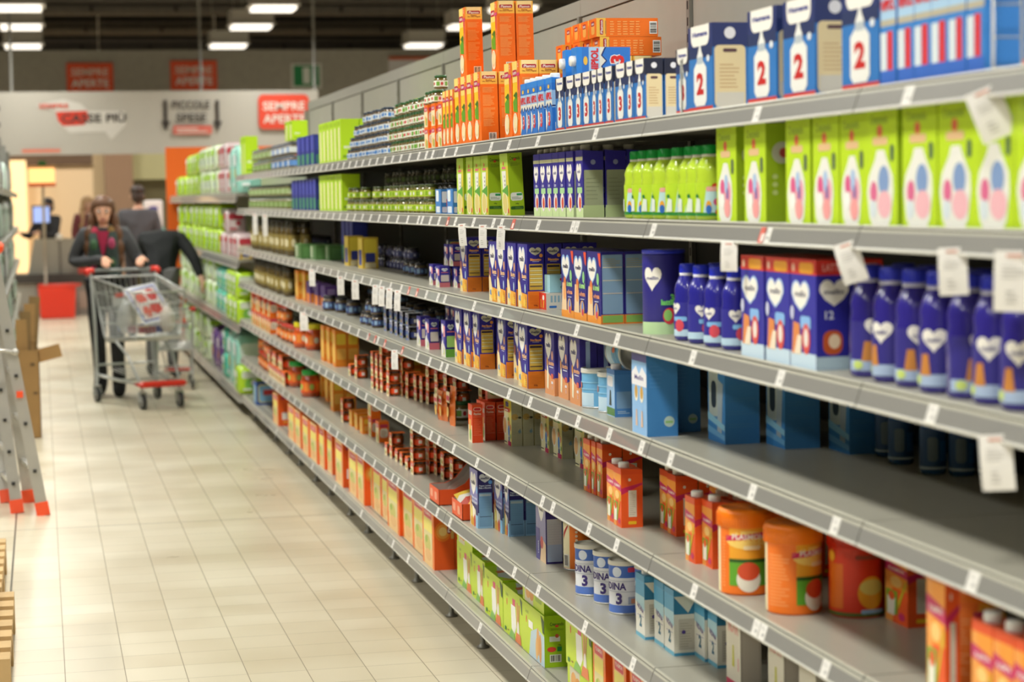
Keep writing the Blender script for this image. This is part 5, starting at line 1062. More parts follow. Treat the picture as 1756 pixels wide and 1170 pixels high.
# --- fourth shelf
row('mell_pink_tall', 4, [(722, 594), (737, 600)], 'navy cereal box with pink base', 'pink based cereal boxes on the fourth shelf')
row('mell_green', 4, [(765, 613)], 'navy cereal box with green base', 'green based cereal boxes on the fourth shelf', deep=2)
row('mell_pink', 4, [('y', 7.95, 1.55), ('y', 8.06, 1.55)], 'small navy box at the back', 'small navy boxes on the fourth shelf', up=2)
row('bisc_b', 4, [(793, 625), (808.7, 630)], 'navy biscuit box, left pair', 'navy biscuit boxes on the fourth shelf')
row('bisc_b', 4, [(824, 634)], 'navy biscuit box with yellow table', 'navy biscuit boxes on the fourth shelf', deep=3)
row('bisc_b', 4, [(869, 649), (896.6, 655)], 'navy biscuit box, middle pair', 'navy biscuit boxes on the fourth shelf')
row('bisc_b', 4, [(905.4, 667)], 'navy biscuit box, rightmost with large yellow table', 'navy biscuit boxes on the fourth shelf', deep=4)
row('peach', 4, [(951.8, 680), (975, 687), (995, 697)], 'navy box with peach base and white spoon', 'peach based boxes on the fourth shelf', deep=[2, 1, 2])
row('blue_can', 4, [(1029, 698), (1058, 706)], 'pale blue can with white lid', 'pale blue cans on the fourth shelf', deep=1, jit=0)
q = on_z(1044, 690, HS[4])
spawn('blue_can', (q.x+.11, on_z(1029, 698, HS[4]).y+.06, HS[4]+.0), 0, 'pale blue can behind the front two', 'pale blue cans on the fourth shelf'); spawn('blue_can', (q.x+.11, on_z(1029, 698, HS[4]).y+.06, HS[4]+.1105), 0, 'pale blue can stacked on the rear can', 'pale blue cans on the fourth shelf')
q = on_z(1058, 706, HS[4]); o = spawn('blue_can', (q.x+.03, q.y+.07, HS[4]+.137+.052), 0, 'pale blue can lying so its round lid faces out', 'pale blue cans on the fourth shelf'); o.rotation_euler = (PI/2, 0, .12); o.location = (q.x+.03, q.y-.02+.07, HS[4]+.1105+.0525)
row('blue_small', 4, [(1055, 716)], 'small blue carton with white cap before the cans', 'small blue cartons on the fourth shelf')
row('bluebox0', 4, [(1110, 750)], 'pale blue box with two bottles on its front', 'pale blue boxes on the fourth shelf')
row('bluebox0', 4, [(1155, 742)], 'blue box partly hidden in shade', 'pale blue boxes on the fourth shelf', scale=(.9, .6, .9))
row('bluebox1', 4, [(1243, 763), (1347, 771), (1456, 780)], 'blue baby bottle box with bottle window', 'blue baby bottle boxes on the fourth shelf')
row('deep_bottle', 4, [(1522, 782), (1545, 795), (1600, 812), (1650, 815), (1700, 818)], 'shaded blue bottle', 'shaded blue bottles on the fourth shelf', deep=1, jit=0)
row('pack_navy', 4, [(662, 568), (672, 572), (681, 575), (690, 580), (700, 584)], 'navy and white two jar pack', 'navy jar packs on the fourth shelf', up=[2, 2, 2, 2, 2], where='fourth shelf')
row('jar_navy', 4, [(628, 556), (638, 558), (648, 562)], 'navy jar with blue label', 'navy jars on the fourth shelf', up=[1, 2, 2], where='fourth shelf')
row('jar_navy', 4, [('y', 8.6, 1.62), ('y', 8.75, 1.62), ('y', 8.5, 1.55), ('y', 9.1, 1.62), ('y', 9.3, 1.62)], 'navy jar at the back', 'navy jars on the fourth shelf', up=2, where='fourth shelf')
row('jar_navy', 4, [(566, 533), (588, 536), (607, 541)], 'tall navy jar with pale label', 'navy jars on the fourth shelf', scale=1.35)
row('purple_orange', 4, [(532, 520), (546, 524), (558, 529)], 'purple and orange box', 'purple and orange boxes on the fourth shelf', scale=(1, 1.4, 1.0))
row('orange_yellow', 4, [(512, 514), (524, 517)], 'orange box', 'orange boxes on the fourth shelf', scale=(1, 1.2, .9))
row('jar_tall_olive', 4, span(4, 430, 488, .17)[:18], 'far brown bottle', 'far brown bottles on the fourth shelf', deep=2, where='fourth shelf', scale=(1.2, 1.2, 1.5), jit=.02)
row('jar_navy', 4, [('y', y_at(640, 1.75, HS[4])-.12*k, 1.75) for k in range(9)], 'shaded jar at the very back', 'shaded jars on the fourth shelf', up=2, where='fourth shelf')
# --- fifth shelf
row('tub_a', 5, [(1278, 1014)], 'orange biscuit tub with orange lid, left', 'orange biscuit tubs on the fifth shelf')
row('tub_b', 5, [(1362, 1047)], 'orange biscuit tub with orange lid, front', 'orange biscuit tubs on the fifth shelf')
row('tub_red', 5, [(1470, 1052)], 'red biscuit tub with round picture', 'biscuit tubs on the fifth shelf')
row('tub_a', 5, [('y', 4.22, 1.70), ('y', 4.42, 1.60)], 'orange biscuit tub at the back', 'orange biscuit tubs on the fifth shelf')
row('tub_b', 5, [1667], 'orange biscuit tub near the right edge', 'orange biscuit tubs on the fifth shelf', sb=.11)
row('tub_a', 5, [('y', 3.3, 1.78)], 'orange biscuit tub behind, at right', 'orange biscuit tubs on the fifth shelf')
row('oj', 5, [(1012, 846), (1023, 850), (1034, 855)], 'orange juice carton with white cap, left trio', 'orange juice cartons on the fifth shelf', deep=[1, 1, 2])
row('oj', 5, [(1054, 898), (1066, 906)], 'orange juice carton with white cap, front pair', 'orange juice cartons on the fifth shelf')
row('oj', 5, [('y', 5.03, 1.66), ('y', 5.12, 1.66), ('y', 4.93, 1.62)], 'orange juice carton at the back', 'orange juice cartons on the fifth shelf', deep=2)
row('oj', 5, [(1147, 912), (1160, 921)], 'orange juice carton, middle pair', 'orange juice cartons on the fifth shelf', deep=2)
row('oj', 5, [(1192, 968), (1222, 977)], 'orange juice carton beside the tub', 'orange juice cartons on the fifth shelf', deep=2)
row('oj', 5, [('y', 4.42, 1.62), ('y', 4.55, 1.62), ('y', 4.68, 1.62)], 'orange juice carton in shade', 'orange juice cartons on the fifth shelf', deep=2)
row('oj_big', 5, [(1556, 1078)], 'red orange carton standing deep on the shelf', 'orange juice cartons on the fifth shelf', deep=2)
row('oj', 5, [1621], 'tall orange carton left of the right edge tub', 'orange juice cartons on the fifth shelf', scale=(.45, 1, 1.55), sb=.02)
row('oj', 5, [1702, 1738, 1775], 'orange carton at the right edge', 'orange juice cartons on the fifth shelf', scale=(1, 1, 1.2), sb=.01)
row('mio_red', 5, [(878, 766)], 'cereal box with yellow top and red band, left', 'yellow cereal boxes on the fifth shelf', deep=3)
row('mio_red', 5, [(942, 778)], 'cereal box with yellow top and red band, right', 'yellow cereal boxes on the fifth shelf')
row('mio_green', 5, [(964.5, 788)], 'cereal box with yellow top and green band', 'yellow cereal boxes on the fifth shelf', deep=2)
row('mio_green', 5, [(1003, 806)], 'cereal box with yellow top behind juice', 'yellow cereal boxes on the fifth shelf')
row('pastina', 5, [(811, 760)], 'red orange box in front of its stack', 'red orange boxes on the fifth shelf')
q = on_z(833, 756, HS[5])
row('pastina', 5, [('y', q.y, q.x), ('y', q.y+.075, q.x)], 'red orange box behind', 'red orange boxes on the fifth shelf', deep=3)
for k_ in range(2): spawn('pastina', (q.x+.02+.075*(k_ % 2), q.y+.07+(.0 if k_ < 2 else .08), HS[5]+.136+.036), 0, 'red orange box lying on top of the stack, %s of two' % ordn(k_+1), 'red orange boxes on the fifth shelf').rotation_euler = (PI/2, 0, PI/2)
row('jar_green', 5, [(793, 720)], 'dark jar with green label beside the red boxes', 'jars on the fifth shelf', scale=1.5)
row('pack_orange', 5, [(714, 688), (724, 691), (735.5, 694)], 'orange two jar pack, right stack', 'orange jar packs on the fifth shelf', deep=[1, 1, 2], up=[2, 2, [3, 3]])
row('pack_orange', 5, [(690, 680), (700, 684)], 'orange two jar pack, middle stack', 'orange jar packs on the fifth shelf', up=[3, 2], deep=1)
row('pack_orange', 5, [(640, 667), (648, 671), (656, 674), (667, 680)], 'orange two jar pack, left stack', 'orange jar packs on the fifth shelf', up=[3, 3, 4, 3], deep=1)
row('pack_orange', 5, [('y', 8.0, 1.56), ('y', 8.2, 1.56), ('y', 8.4, 1.56), ('y', 7.7, 1.6), ('y', 7.55, 1.62)], 'orange two jar pack in the back row', 'orange jar packs on the fifth shelf', up=4, deep=1)
row('jar_orange', 5, [('y', 7.45, 1.76), ('y', 7.6, 1.76), ('y', 7.3, 1.86)], 'orange label jar at the back', 'jars on the fifth shelf', up=3, where='fifth shelf')
row('jar_yellow_lid', 5, [(519, 596), (540, 600)], 'orange jar with yellow lid', 'yellow lidded jars on the fifth shelf', scale=1.25)
row('orange_yellow', 5, [(556, 620), (566, 624), (576, 630)], 'orange and yellow box', 'orange and yellow boxes on the fifth shelf', deep=[1, 1, 2])
row('orange_yellow', 5, [('y', 9.6, 1.6), ('y', 9.45, 1.6), ('y', 9.3, 1.6)], 'shaded yellow box', 'orange and yellow boxes on the fifth shelf', deep=2)
row('pack_orange', 5, [(601, 645), (612, 650)], 'orange two jar pack with open sleeve', 'orange jar packs on the fifth shelf', up=[1, 2])
row('small_orange', 5, span(5, 430, 466, .16)[:16], 'far small orange box', 'far orange boxes on the fifth shelf', up=[2, 1, 2, 2, 1]*6, where='fifth shelf', scale=1.35)
row('jar_red_lid', 5, span(5, 470, 497, .15)[:10], 'far orange jar', 'far orange jars on the fifth shelf', up=[1, 2, 2, 1]*8, where='fifth shelf', scale=1.0, jit=.02)
# soft pouches leaning
def pouch(lvl, px, py, H, lab, tilt):
    p = on_z(px, py, HS[lvl]); b = MB(); n = 8; w_ = .05; vs = []; fs = []
    for i in range(n+1):
        t = i/n; th = .018*math.sin(PI*min(1, t*.9+.1))**.6*(1-t*.75)+.0015
        for (a_, c_) in ((-w_, 0), (0, th), (w_, 0), (0, -th)): vs.append((c_, a_*(1-.06*math.sin(PI*t)), H*t))
    for i in range(n):
        for k in range(4): fs.append((4*i+k, 4*i+(k+1) % 4, 4*i+4+(k+1) % 4, 4*i+4+k))
    fs.append((3, 2, 1, 0)); fs.append(tuple(4*n+k for k in range(4)))
    b.add(vs, fs, M('F0803A', rough=.25), False)
    f = Face(b, (-.019, w_*.8, H*.1), (0, -1, 0), (0, 0, 1), w_*1.6, H*.8, eps=.0004); f.rect(.1, .6, .9, .95, 'EFD8B0').rrect(.15, .66, .85, .82, 'D23A5A').ell(.5, .3, .02, .02, 'E9B85A')
    o = b.build('food_pouch', loc=(p.x+.02, p.y+w_, HS[lvl])); o.rotation_euler = (0, tilt, 0); tag(o, lab, 'pouch', 'soft food pouches on the fifth shelf')
pouch(5, 752, 722, .115, 'soft orange food pouch standing left', -.02); pouch(5, 760, 724, .115, 'soft orange food pouch standing right', -.04); pouch(5, 772, 732, .15, 'brown orange upright pouch beside the dark jar', .02)
# --- sixth shelf
row('lattea', 6, [(820, 907)], 'navy cereal box with pale blue panel, left', 'navy and pale blue cereal boxes on the sixth shelf', deep=1)
row('lattea', 6, [(862, 916), (873.5, 921)], 'navy cereal box with pale blue panel, right', 'navy and pale blue cereal boxes on the sixth shelf', deep=[1, 4])
row('lattea2', 6, [(937, 968)], 'violet cereal box with grey panel', 'violet cereal boxes on the sixth shelf')
row('or_can', 6, [(991, 975)], 'orange can with dotted side', 'orange cans on the sixth shelf')
row('nan_can', 6, [(1014, 1018), (1046, 1032), (1073, 1050)], 'white and blue can with number three', 'number three cans on the sixth shelf', jit=0)
q = on_z(1073, 1050, HS[6]); spawn('nan_can', (q.x+.05, q.y-.085, HS[6]), 0, 'white and blue can behind the small carton', 'number three cans on the sixth shelf')
row('nidina_carton', 6, [(1106, 1098)], 'white and teal milk carton beside the cans', 'white and teal milk cartons on the sixth shelf')
row('nidina_carton', 6, [(1138, 1112), (1156, 1126)], 'white and teal milk carton, middle pair', 'white and teal milk cartons on the sixth shelf')
row('nidina_carton', 6, [(1209, 1136), (1231, 1147)], 'white and teal milk carton, right pair', 'white and teal milk cartons on the sixth shelf')
row('novolac', 6, [(1270, 1188), (1345, 1230), (1400, 1262)], 'white milk powder box with pink letters', 'white milk powder boxes on the sixth shelf', scale=1.0)
row('pack_orange', 6, [(681, 793), (690, 799), (699, 807)], 'orange two jar pack, low stack', 'orange jar packs on the sixth shelf', up=[1, 1, 1])
row('pack_orange', 6, [(664, 782), (672, 787)], 'orange two jar pack, left low stack', 'orange jar packs on the sixth shelf', up=[1, 2])
row('pack_orange', 6, [(709, 815)], 'orange two jar pack, tall stack of four', 'orange jar packs on the sixth shelf', up=[4], deep=2)
row('pack_green', 6, [('y', 7.6, 1.78), ('y', 7.72, 1.78), ('y', 7.84, 1.78)], 'green two jar pack at the back', 'green jar packs on the sixth shelf', up=3)
row('pack_orange', 6, [('y', 8.3, 1.56), ('y', 8.45, 1.56), ('y', 8.1, 1.56)], 'orange two jar pack behind', 'orange jar packs on the sixth shelf', up=[2, 3, 2])
row('jar_green_lid', 6, [(511, 663), (533, 680)], 'orange jar with bright green lid', 'green lidded jars on the sixth shelf', scale=1.3)
row('orange_yellow', 6, [(552, 682), (562, 690), (572, 706)], 'orange and yellow box', 'orange and yellow boxes on the sixth shelf', deep=[1, 2, 2])
row('pack_orange', 6, [(588, 725)], 'orange two jar pack, small far stack', 'orange jar packs on the sixth shelf', up=2, scale=1.1)
row('orange_yellow', 6, [(604, 732), (613, 738), (622, 745)], 'white and orange pack', 'white and orange packs on the sixth shelf', scale=(1.5, .8, .42), up=[1, 1, 1])
row('small_orange', 6, [(637, 750), (650, 760)], 'orange box stacked', 'small orange boxes on the sixth shelf', up=[2, 1], scale=1.2)
row('jar_red_lid', 6, span(6, 436, 458, .2)[:8], 'far jar with red lid', 'far red lidded jars on the sixth shelf', up=[2, 1, 2]*8, where='sixth shelf', scale=1.0, jit=.02)
row('pack_orange', 6, span(6, 460, 492, .12)[:10], 'far orange jar pack', 'far jar packs on the sixth shelf', up=[2, 1, 2]*8, where='sixth shelf', scale=1.6)
def tray(px, py, lab):
    p = on_z(px, py, HS[6]); b = MB(); L, D_, H = .19, .25, .075; th = .002; o_ = 'E8541A'; g = 'A9A69C'
    b.box(0, 0, 0, D_, L, .003, o_)
    b.box(0, 0, 0, th, L, H*.8, o_)
    for y_ in (0, L-th):
        b.prism([(0, 0), (D_, 0), (D_, .16), (.16, .15), (.1, .08), (.06, H*.8), (0, H*.8)], (0, y_, 0), (1, 0, 0), (0, 0, 1), (0, th, 0), o_)
        b.prism([(.002, .003), (D_-.002, .003), (D_-.002, .158), (.162, .148), (.102, .078), (.062, H*.78), (.002, H*.78)], (0, y_+(th if y_ == 0 else -.0005), 0), (1, 0, 0), (0, 0, 1), (0, .0004, 0), g)
    for k in range(1, 3):
        b.prism([(.05, 0), (D_, 0), (D_, .17+.02*k), (.18, .16), (.12, .09), (.06, .05)], (0, L*k/3, 0), (1, 0, 0), (0, 0, 1), (0, .0015, 0), 'B4B1A6')
    b.box(D_-th, 0, 0, D_, L, .17, g)
    f = Face(b, (0, L, 0), (0, -1, 0), (0, 0, 1), L, H*.8, eps=.0004); f.rrect(.1, .3, .35, .8, 'F0A080').rrect(.55, .25, .8, .75, 'F0A080')
    o = b.build('display_tray', loc=(p.x, p.y, HS[6])); tag(o, lab, 'tray', 'cardboard display trays on the sixth shelf'); return p
tray(753, 868, 'orange cardboard display tray with grey inside, left and empty'); tp_ = tray(793, 894, 'orange cardboard display tray holding sachets, right one')
for k_ in range(5):
    b = MB(); b.prism([(-.045, 0), (.045, 0), (.05, .004), (.02, .008), (-.02, .008), (-.05, .004)], (0, 0, 0), (1, 0, 0), (0, 0, 1), (0, .06, 0), ('D8D0B8', 'E8B02A', 'B0402E', 'D8D4C8', 'E2C04A')[k_])
    o = b.build('food_sachet', loc=(tp_.x+.065, tp_.y+.03+.022*k_, HS[6]+.028+.004*k_)); o.rotation_euler = (.35+.08*k_, -.15, .2*k_-.4)
    tag(o, ('pale', 'yellow', 'dark red', 'white', 'gold')[k_]+' food sachet lying in the orange display tray', 'sachet', 'sachets in the display tray')
# --- bottom shelf
row('cresc', 7, [(812, 1022), (833, 1043), (863, 1078), (898, 1112)], 'lime biscuit box with glass and sticks', 'lime biscuit boxes on the bottom shelf', jit=.001)
row('cresc_bisc', 7, [(934, 1146)], 'lime biscuit box with long biscuits, end of row', 'lime biscuit boxes on the bottom shelf')
q = on_z(934, 1146, HS[7])
row('cresc_flat', 7, [('y', q.y+.02, q.x+.005)], 'lime biscuit box lying flat on the end one', 'lime biscuit boxes on the bottom shelf', z0=.1585)
row('cresc', 7, [('y', q.y, q.x+.1), ('y', q.y+.3, q.x+.1), ('y', q.y+.6, q.x+.1), ('y', q.y+.9, q.x+.1)], 'lime biscuit box in the second row', 'lime biscuit boxes on the bottom shelf', up=1)
q2 = on_z(812, 1022, HS[7]); row('cresc_flat', 7, [('y', q2.y, q2.x+.0)], 'lime biscuit box lying flat at the far end', 'lime biscuit boxes on the bottom shelf', z0=.1585)
row('cresc_flat', 7, [1016], 'lime biscuit box lying flat in the near bay', 'lime biscuit boxes on the bottom shelf', sb=.03)
row('cresc', 7, [1016], 'lime biscuit box standing on the flat one, near bay', 'lime biscuit boxes on the bottom shelf', sb=.03, z0=.0797, deep=1)
q3 = y_at(1016, XF+.03, HS[7]); row('cresc', 7, [('y', q3+.12, XF+.2)], 'lime biscuit box behind, near bay', 'lime biscuit boxes on the bottom shelf', z0=.09) if False else None
row('cresc', 7, [('y', q3+.02, XF+.22)], 'lime biscuit box in the back row, near bay', 'lime biscuit boxes on the bottom shelf', deep=1, scale=(1, .9, 1.4))
row('mid_orange', 7, [1040, 1075, 1106], 'orange biscuit box in the near bay', 'orange biscuit boxes in the near bay of the bottom shelf', sb=.03, scale=(1, 1.1, 1.4), deep=2)
row('big_biscotto', 7, [(744.6, 979)], 'big orange biscuit box with glowing side, end of row', 'big orange biscuit boxes on the bottom shelf', deep=2)
row('big_orange', 7, [(733, 960), (711, 938), (685, 920)], 'large orange biscuit box', 'large orange biscuit boxes on the bottom shelf', jit=.004, scale=(1, 1.1, 1.1))
row('big_orange', 7, [(668, 898), (655, 886), (641, 872)], 'large orange biscuit box in the middle', 'large orange biscuit boxes on the bottom shelf', scale=(1, 1.1, 1.1))
row('big_biscotto', 7, [(626, 868)], 'big orange biscuit box in shade', 'big orange biscuit boxes on the bottom shelf')
row('big_orange', 7, [(614, 856), (589, 837), (571, 815), (558, 806)], 'large orange box towards the far end', 'large orange biscuit boxes on the bottom shelf', scale=(1.1, 1, 1.05))
row('big_orange', 7, [(545, 797), (531, 785), (517, 770), (506, 760)], 'large orange box further along', 'large orange biscuit boxes on the bottom shelf', scale=(1.1, 1.1, 1.0))
row('big_orange', 7, [(478, 731)], 'orange box with white patch near the blue box', 'large orange biscuit boxes on the bottom shelf', scale=(1.4, 1, .95))
row('blue_round', 7, [(440, 695)], 'blue box with round red and white emblem', 'blue boxes on the bottom shelf', scale=(1.7, 1.2, 1.25))

# ================================================================== the further run with nappies and the orange end panel
YD0 = Y0+9*BAY+.04; HD = {1: 1.645, 2: 1.155, 3: .68, 4: .16}
SMD = shelf_mesh(2.0, .53); RMD = rail_mesh(2.0)
bkd = MB(); bkd.box(.535, .0, .1, .55, 1.995, 1.86, M('9AA08C', rough=.5)); BKD = bkd.mesh('back_panel')
for j in range(4):
    e = empty('shelving_unit', 'grey shelving bay stocked with nappies, %s from the near end' % ordn(j+1), 'shelving', (XF, YD0+2.0*j, 0), group='bays of the far nappy shelving')
    for me, z in [(BKD, 0)]+[(SMD, z) for z in HD.values()]:
        c = bpy.data.objects.new(me.name, me); COL.objects.link(c); c.parent = e; c.location = (0, 0, z)
        if me is SMD:
            r_ = bpy.data.objects.new('price_rail', RMD); COL.objects.link(r_); r_.parent = c; r_.scale = (1, 1, 1.6)
    b = MB(); b.box(.2, 0, 0, .22, 1.99, .13, M('5A564C', rough=.7)); b.build('kick_plate', parent=e)
yo = YD0+8.05; p0 = on_y(285, 300, yo); zt = on_y(350, 252, yo).z
b = MB(); b.box(0, 0, 0, 1.5, .05, zt, M('EE6A12', rough=.5)); tag(b.build('orange_display_wall', loc=(p0.x, yo, 0)), 'tall plain orange end panel behind the nappy packs', 'panel')
def soft_pack(key, W, D, H, base, c1, c2, c3):
    b = MB(); n = 10; vs = []; fs = []
    # pillow-like pack: superellipse rings, pinched seam on top
    seg = 20; zs = [0, .06, .2, .5, .8, .93, 1.0]; sc_ = [.9, .98, 1.0, 1.03, 1.0, .93, .8]
    for z, s_ in zip(zs, sc_):
        for i in range(seg):
            a = 2*PI*i/seg; ca, sa = math.cos(a), math.sin(a)
            vs.append((D/2*s_*math.copysign(abs(ca)**.35, ca), W/2*s_*math.copysign(abs(sa)**.35, sa), H*z))
    for k in range(len(zs)-1):
        for i in range(seg): fs.append((k*seg+i, k*seg+(i+1) % seg, (k+1)*seg+(i+1) % seg, (k+1)*seg+i))
    fs.append(tuple(range(seg-1, -1, -1))); fs.append(tuple((len(zs)-1)*seg+i for i in range(seg)))
    b.add(vs, fs, M(base, rough=.25), True)
    fr = Face(b, (-D/2*1.035, W/2*.88, H*.12), (0, -1, 0), (0, 0, 1), W*.88, H*.76, eps=.0008); sd = Face(b, (-D/2*.85, -W/2*1.035, H*.12), (1, 0, 0), (0, 0, 1), D*.85, H*.76, eps=.0008)
    for f, w_ in ((fr, W), (sd, D)):
        f.rrect(.05, .62, .9, .95, c1, .3).ell(.45, .35, w_*.22, H*.2, c2).ell(.6, .4, w_*.12, H*.12, c3).rrect(.1, .04, .5, .14, c1, .3)
    hb = MB(); hb.box(-D*.3, -.004, H*.97, D*.3, .004, H*1.06, M(base, rough=.25)); b.mesh
    T[key] = dict(kind='nappy_pack', cat='nappies', W=W, D=D, H=H, me=b.mesh('nappy_pack'), parts=[('handle', hb.mesh('handle'))], rnd=False)
soft_pack('np_lime', .3, .16, .2, 'B4DC2A', 'E4EED8', '7FC04A', 'F0F2E8')
soft_pack('np_pale', .3, .16, .2, 'D4E4C0', 'A8D83A', 'E8ECE0', '7FA890')
soft_pack('np_teal', .32, .2, .2, '58C4A8', 'D8ECE4', '9FDCC8', 'D8E05A')
soft_pack('np_red', .26, .16, .2, 'D8C4C4', 'C83A4A', 'E8D8D4', 'C84A5A')
soft_pack('np_purple', .32, .22, .26, '6A4A8A', 'D8C8D8', 'A06AA4', 'E08A3C')
soft_pack('np_mint', .28, .18, .34, 'A4E0D0', 'E4F0EC', '8FD0C4', 'E8D86A')
def packs(t, lvl, ys, desc, grp, deep=1, up=1, scale=1, z0=0, where='on the far nappy shelving', sb=.01, top=None):
    old = HS.get(9); HS[9] = HD[lvl]; SHELF[9] = 'far nappy shelf'
    wh = {1: 'on the top nappy shelf', 2: 'on the second nappy shelf', 3: 'on the third nappy shelf', 4: 'on the lowest nappy shelf'}[lvl]
    row(t, 9, [('y', y) for y in ys], desc, grp, deep=deep, up=up, gap=.01, z0=z0, scale=scale, where=wh, sb=sb, jit=.01, jr=.06)
packs('np_red', 1, [16.6, 17.0], 'red and white nappy pack', 'nappy packs', up=2, scale=(1, 1.1, .98))
packs('np_mint', 1, [15.6, 15.95], 'tall mint nappy pack', 'nappy packs', up=1)
packs('np_pale', 1, [17.5, 18.0, 18.5, 19.0], 'pale green nappy pack', 'nappy packs', up=[2, 2, 2, 2], scale=(1, 1.3, 1))
packs('np_lime', 1, [19.5, 20.0, 20.6, 21.3, 22.2], 'lime nappy pack', 'nappy packs', up=[2, 2, 2, 1, 1], scale=(1, 1.4, .95))
packs('np_lime', 2, [17.4, 17.9, 18.4, 19.0, 19.6, 20.3, 21.2, 22.2], 'lime nappy pack', 'nappy packs', up=2, scale=(1, 1.1, 1.0))
packs('np_red', 2, [15.7, 16.1, 16.6, 17.0], 'red and white nappy pack', 'nappy packs', up=[1, 1, 2, 1], scale=(1, 1, .9))
row('yellow_blue', 9, [('y', 15.5, XF+.01)], 'yellow and blue pack at the near end', 'nappy packs', where='of the second nappy shelf', scale=(1.2, 1.2, .8)) if HS.__setitem__(9, HD[2]) is None else None
packs('np_lime', 3, [15.5, 15.85, 16.2], 'lime nappy pack', 'nappy packs', up=2, scale=(1, 1, .95), sb=-.02)
packs('np_teal', 3, [16.7, 17.1, 17.5], 'teal nappy pack', 'nappy packs', up=2, scale=(.9, .9, .9))
packs('np_pale', 3, [18.1, 18.8, 19.5, 20.2, 21.0, 22.0], 'pale green nappy pack', 'nappy packs', up=2, scale=(1, 1.2, 1.1))
packs('np_lime', 4, [15.5], 'low lime nappy pack', 'nappy packs', up=1, scale=(1.2, 1.2, 1.0), sb=-.03)
packs('np_mint', 4, [16.0, 16.5], 'large mint nappy pack', 'nappy packs', scale=(1.2, 1.2, 1.2))
packs('np_teal', 4, [17.0], 'teal nappy pack behind the mint ones', 'nappy packs', up=2)
packs('np_purple', 4, [17.5, 18.1], 'purple nappy pack', 'nappy packs', up=[1, 1], scale=(1.2, 1.3, 1.3))
packs('np_pale', 4, [18.8, 19.6, 20.6, 21.6], 'pale green nappy pack', 'nappy packs', up=2, scale=(1.3, 1.3, 1.0))

# ================================================================== left hand side: shelving, ladder, cardboard, pallet
XL = -.24
ML = M('7A7870', rough=.5)
for j in range(4):
    y = 14.0+2.4*j; e = empty('shelving_unit', 'grey shelving bay on the left side of the aisle, %s from the near end' % ordn(j+1), 'shelving', (XL, y, 0), group='bays of the left shelving')
    b = MB(); b.box(-.5, 0, .1, -.48, 2.39, 2.15, ML); b.build('back_panel', parent=e)
    b = MB(); b.box(-.48, 0, 0, -.03, .03, 2.1, ML); b.build('upright', parent=e)
    for z in (.18, .62, 1.0, 1.35, 1.7):
        b = MB(); b.box(-.48, .0, z-.03, 0, 2.39, z, M_SH); b.box(0, 0, z-.045, .012, 2.39, z, M('9A988E', rough=.4)); b.build('shelf_board', parent=e)
soft_pack('lf_pack', .2, .14, .2, 'C4D4C8', '7FA86A', 'E8E8E4', '4A5AA0')
soft_pack('lf_pack2', .2, .14, .2, 'D8D8D4', '8A6AA0', '9FD06A', 'C84A4A')
T['lf_pack']['kind'] = T['lf_pack2']['kind'] = 'household_pack'; T['lf_pack']['cat'] = T['lf_pack2']['cat'] = 'pack'
for zi, z in enumerate((.18, .62, 1.0, 1.35, 1.7)):
    for k in range(18):
        y = 14.15+k*.5; tkey = 'lf_pack' if (k+zi) % 3 else 'lf_pack2'; sc_ = random.uniform(.8, 1.35)
        spawn(tkey, (XL-.16+random.uniform(0, .06), y, z+.001), PI, '%s household pack on the left shelving, %s shelf up, %s from the camera' % ('green and white' if tkey == 'lf_pack' else 'white and purple', ordn(zi+1), ordn(k+1)), 'packs on the left shelving', (1.2, sc_, min(1.5, sc_*1.1)))
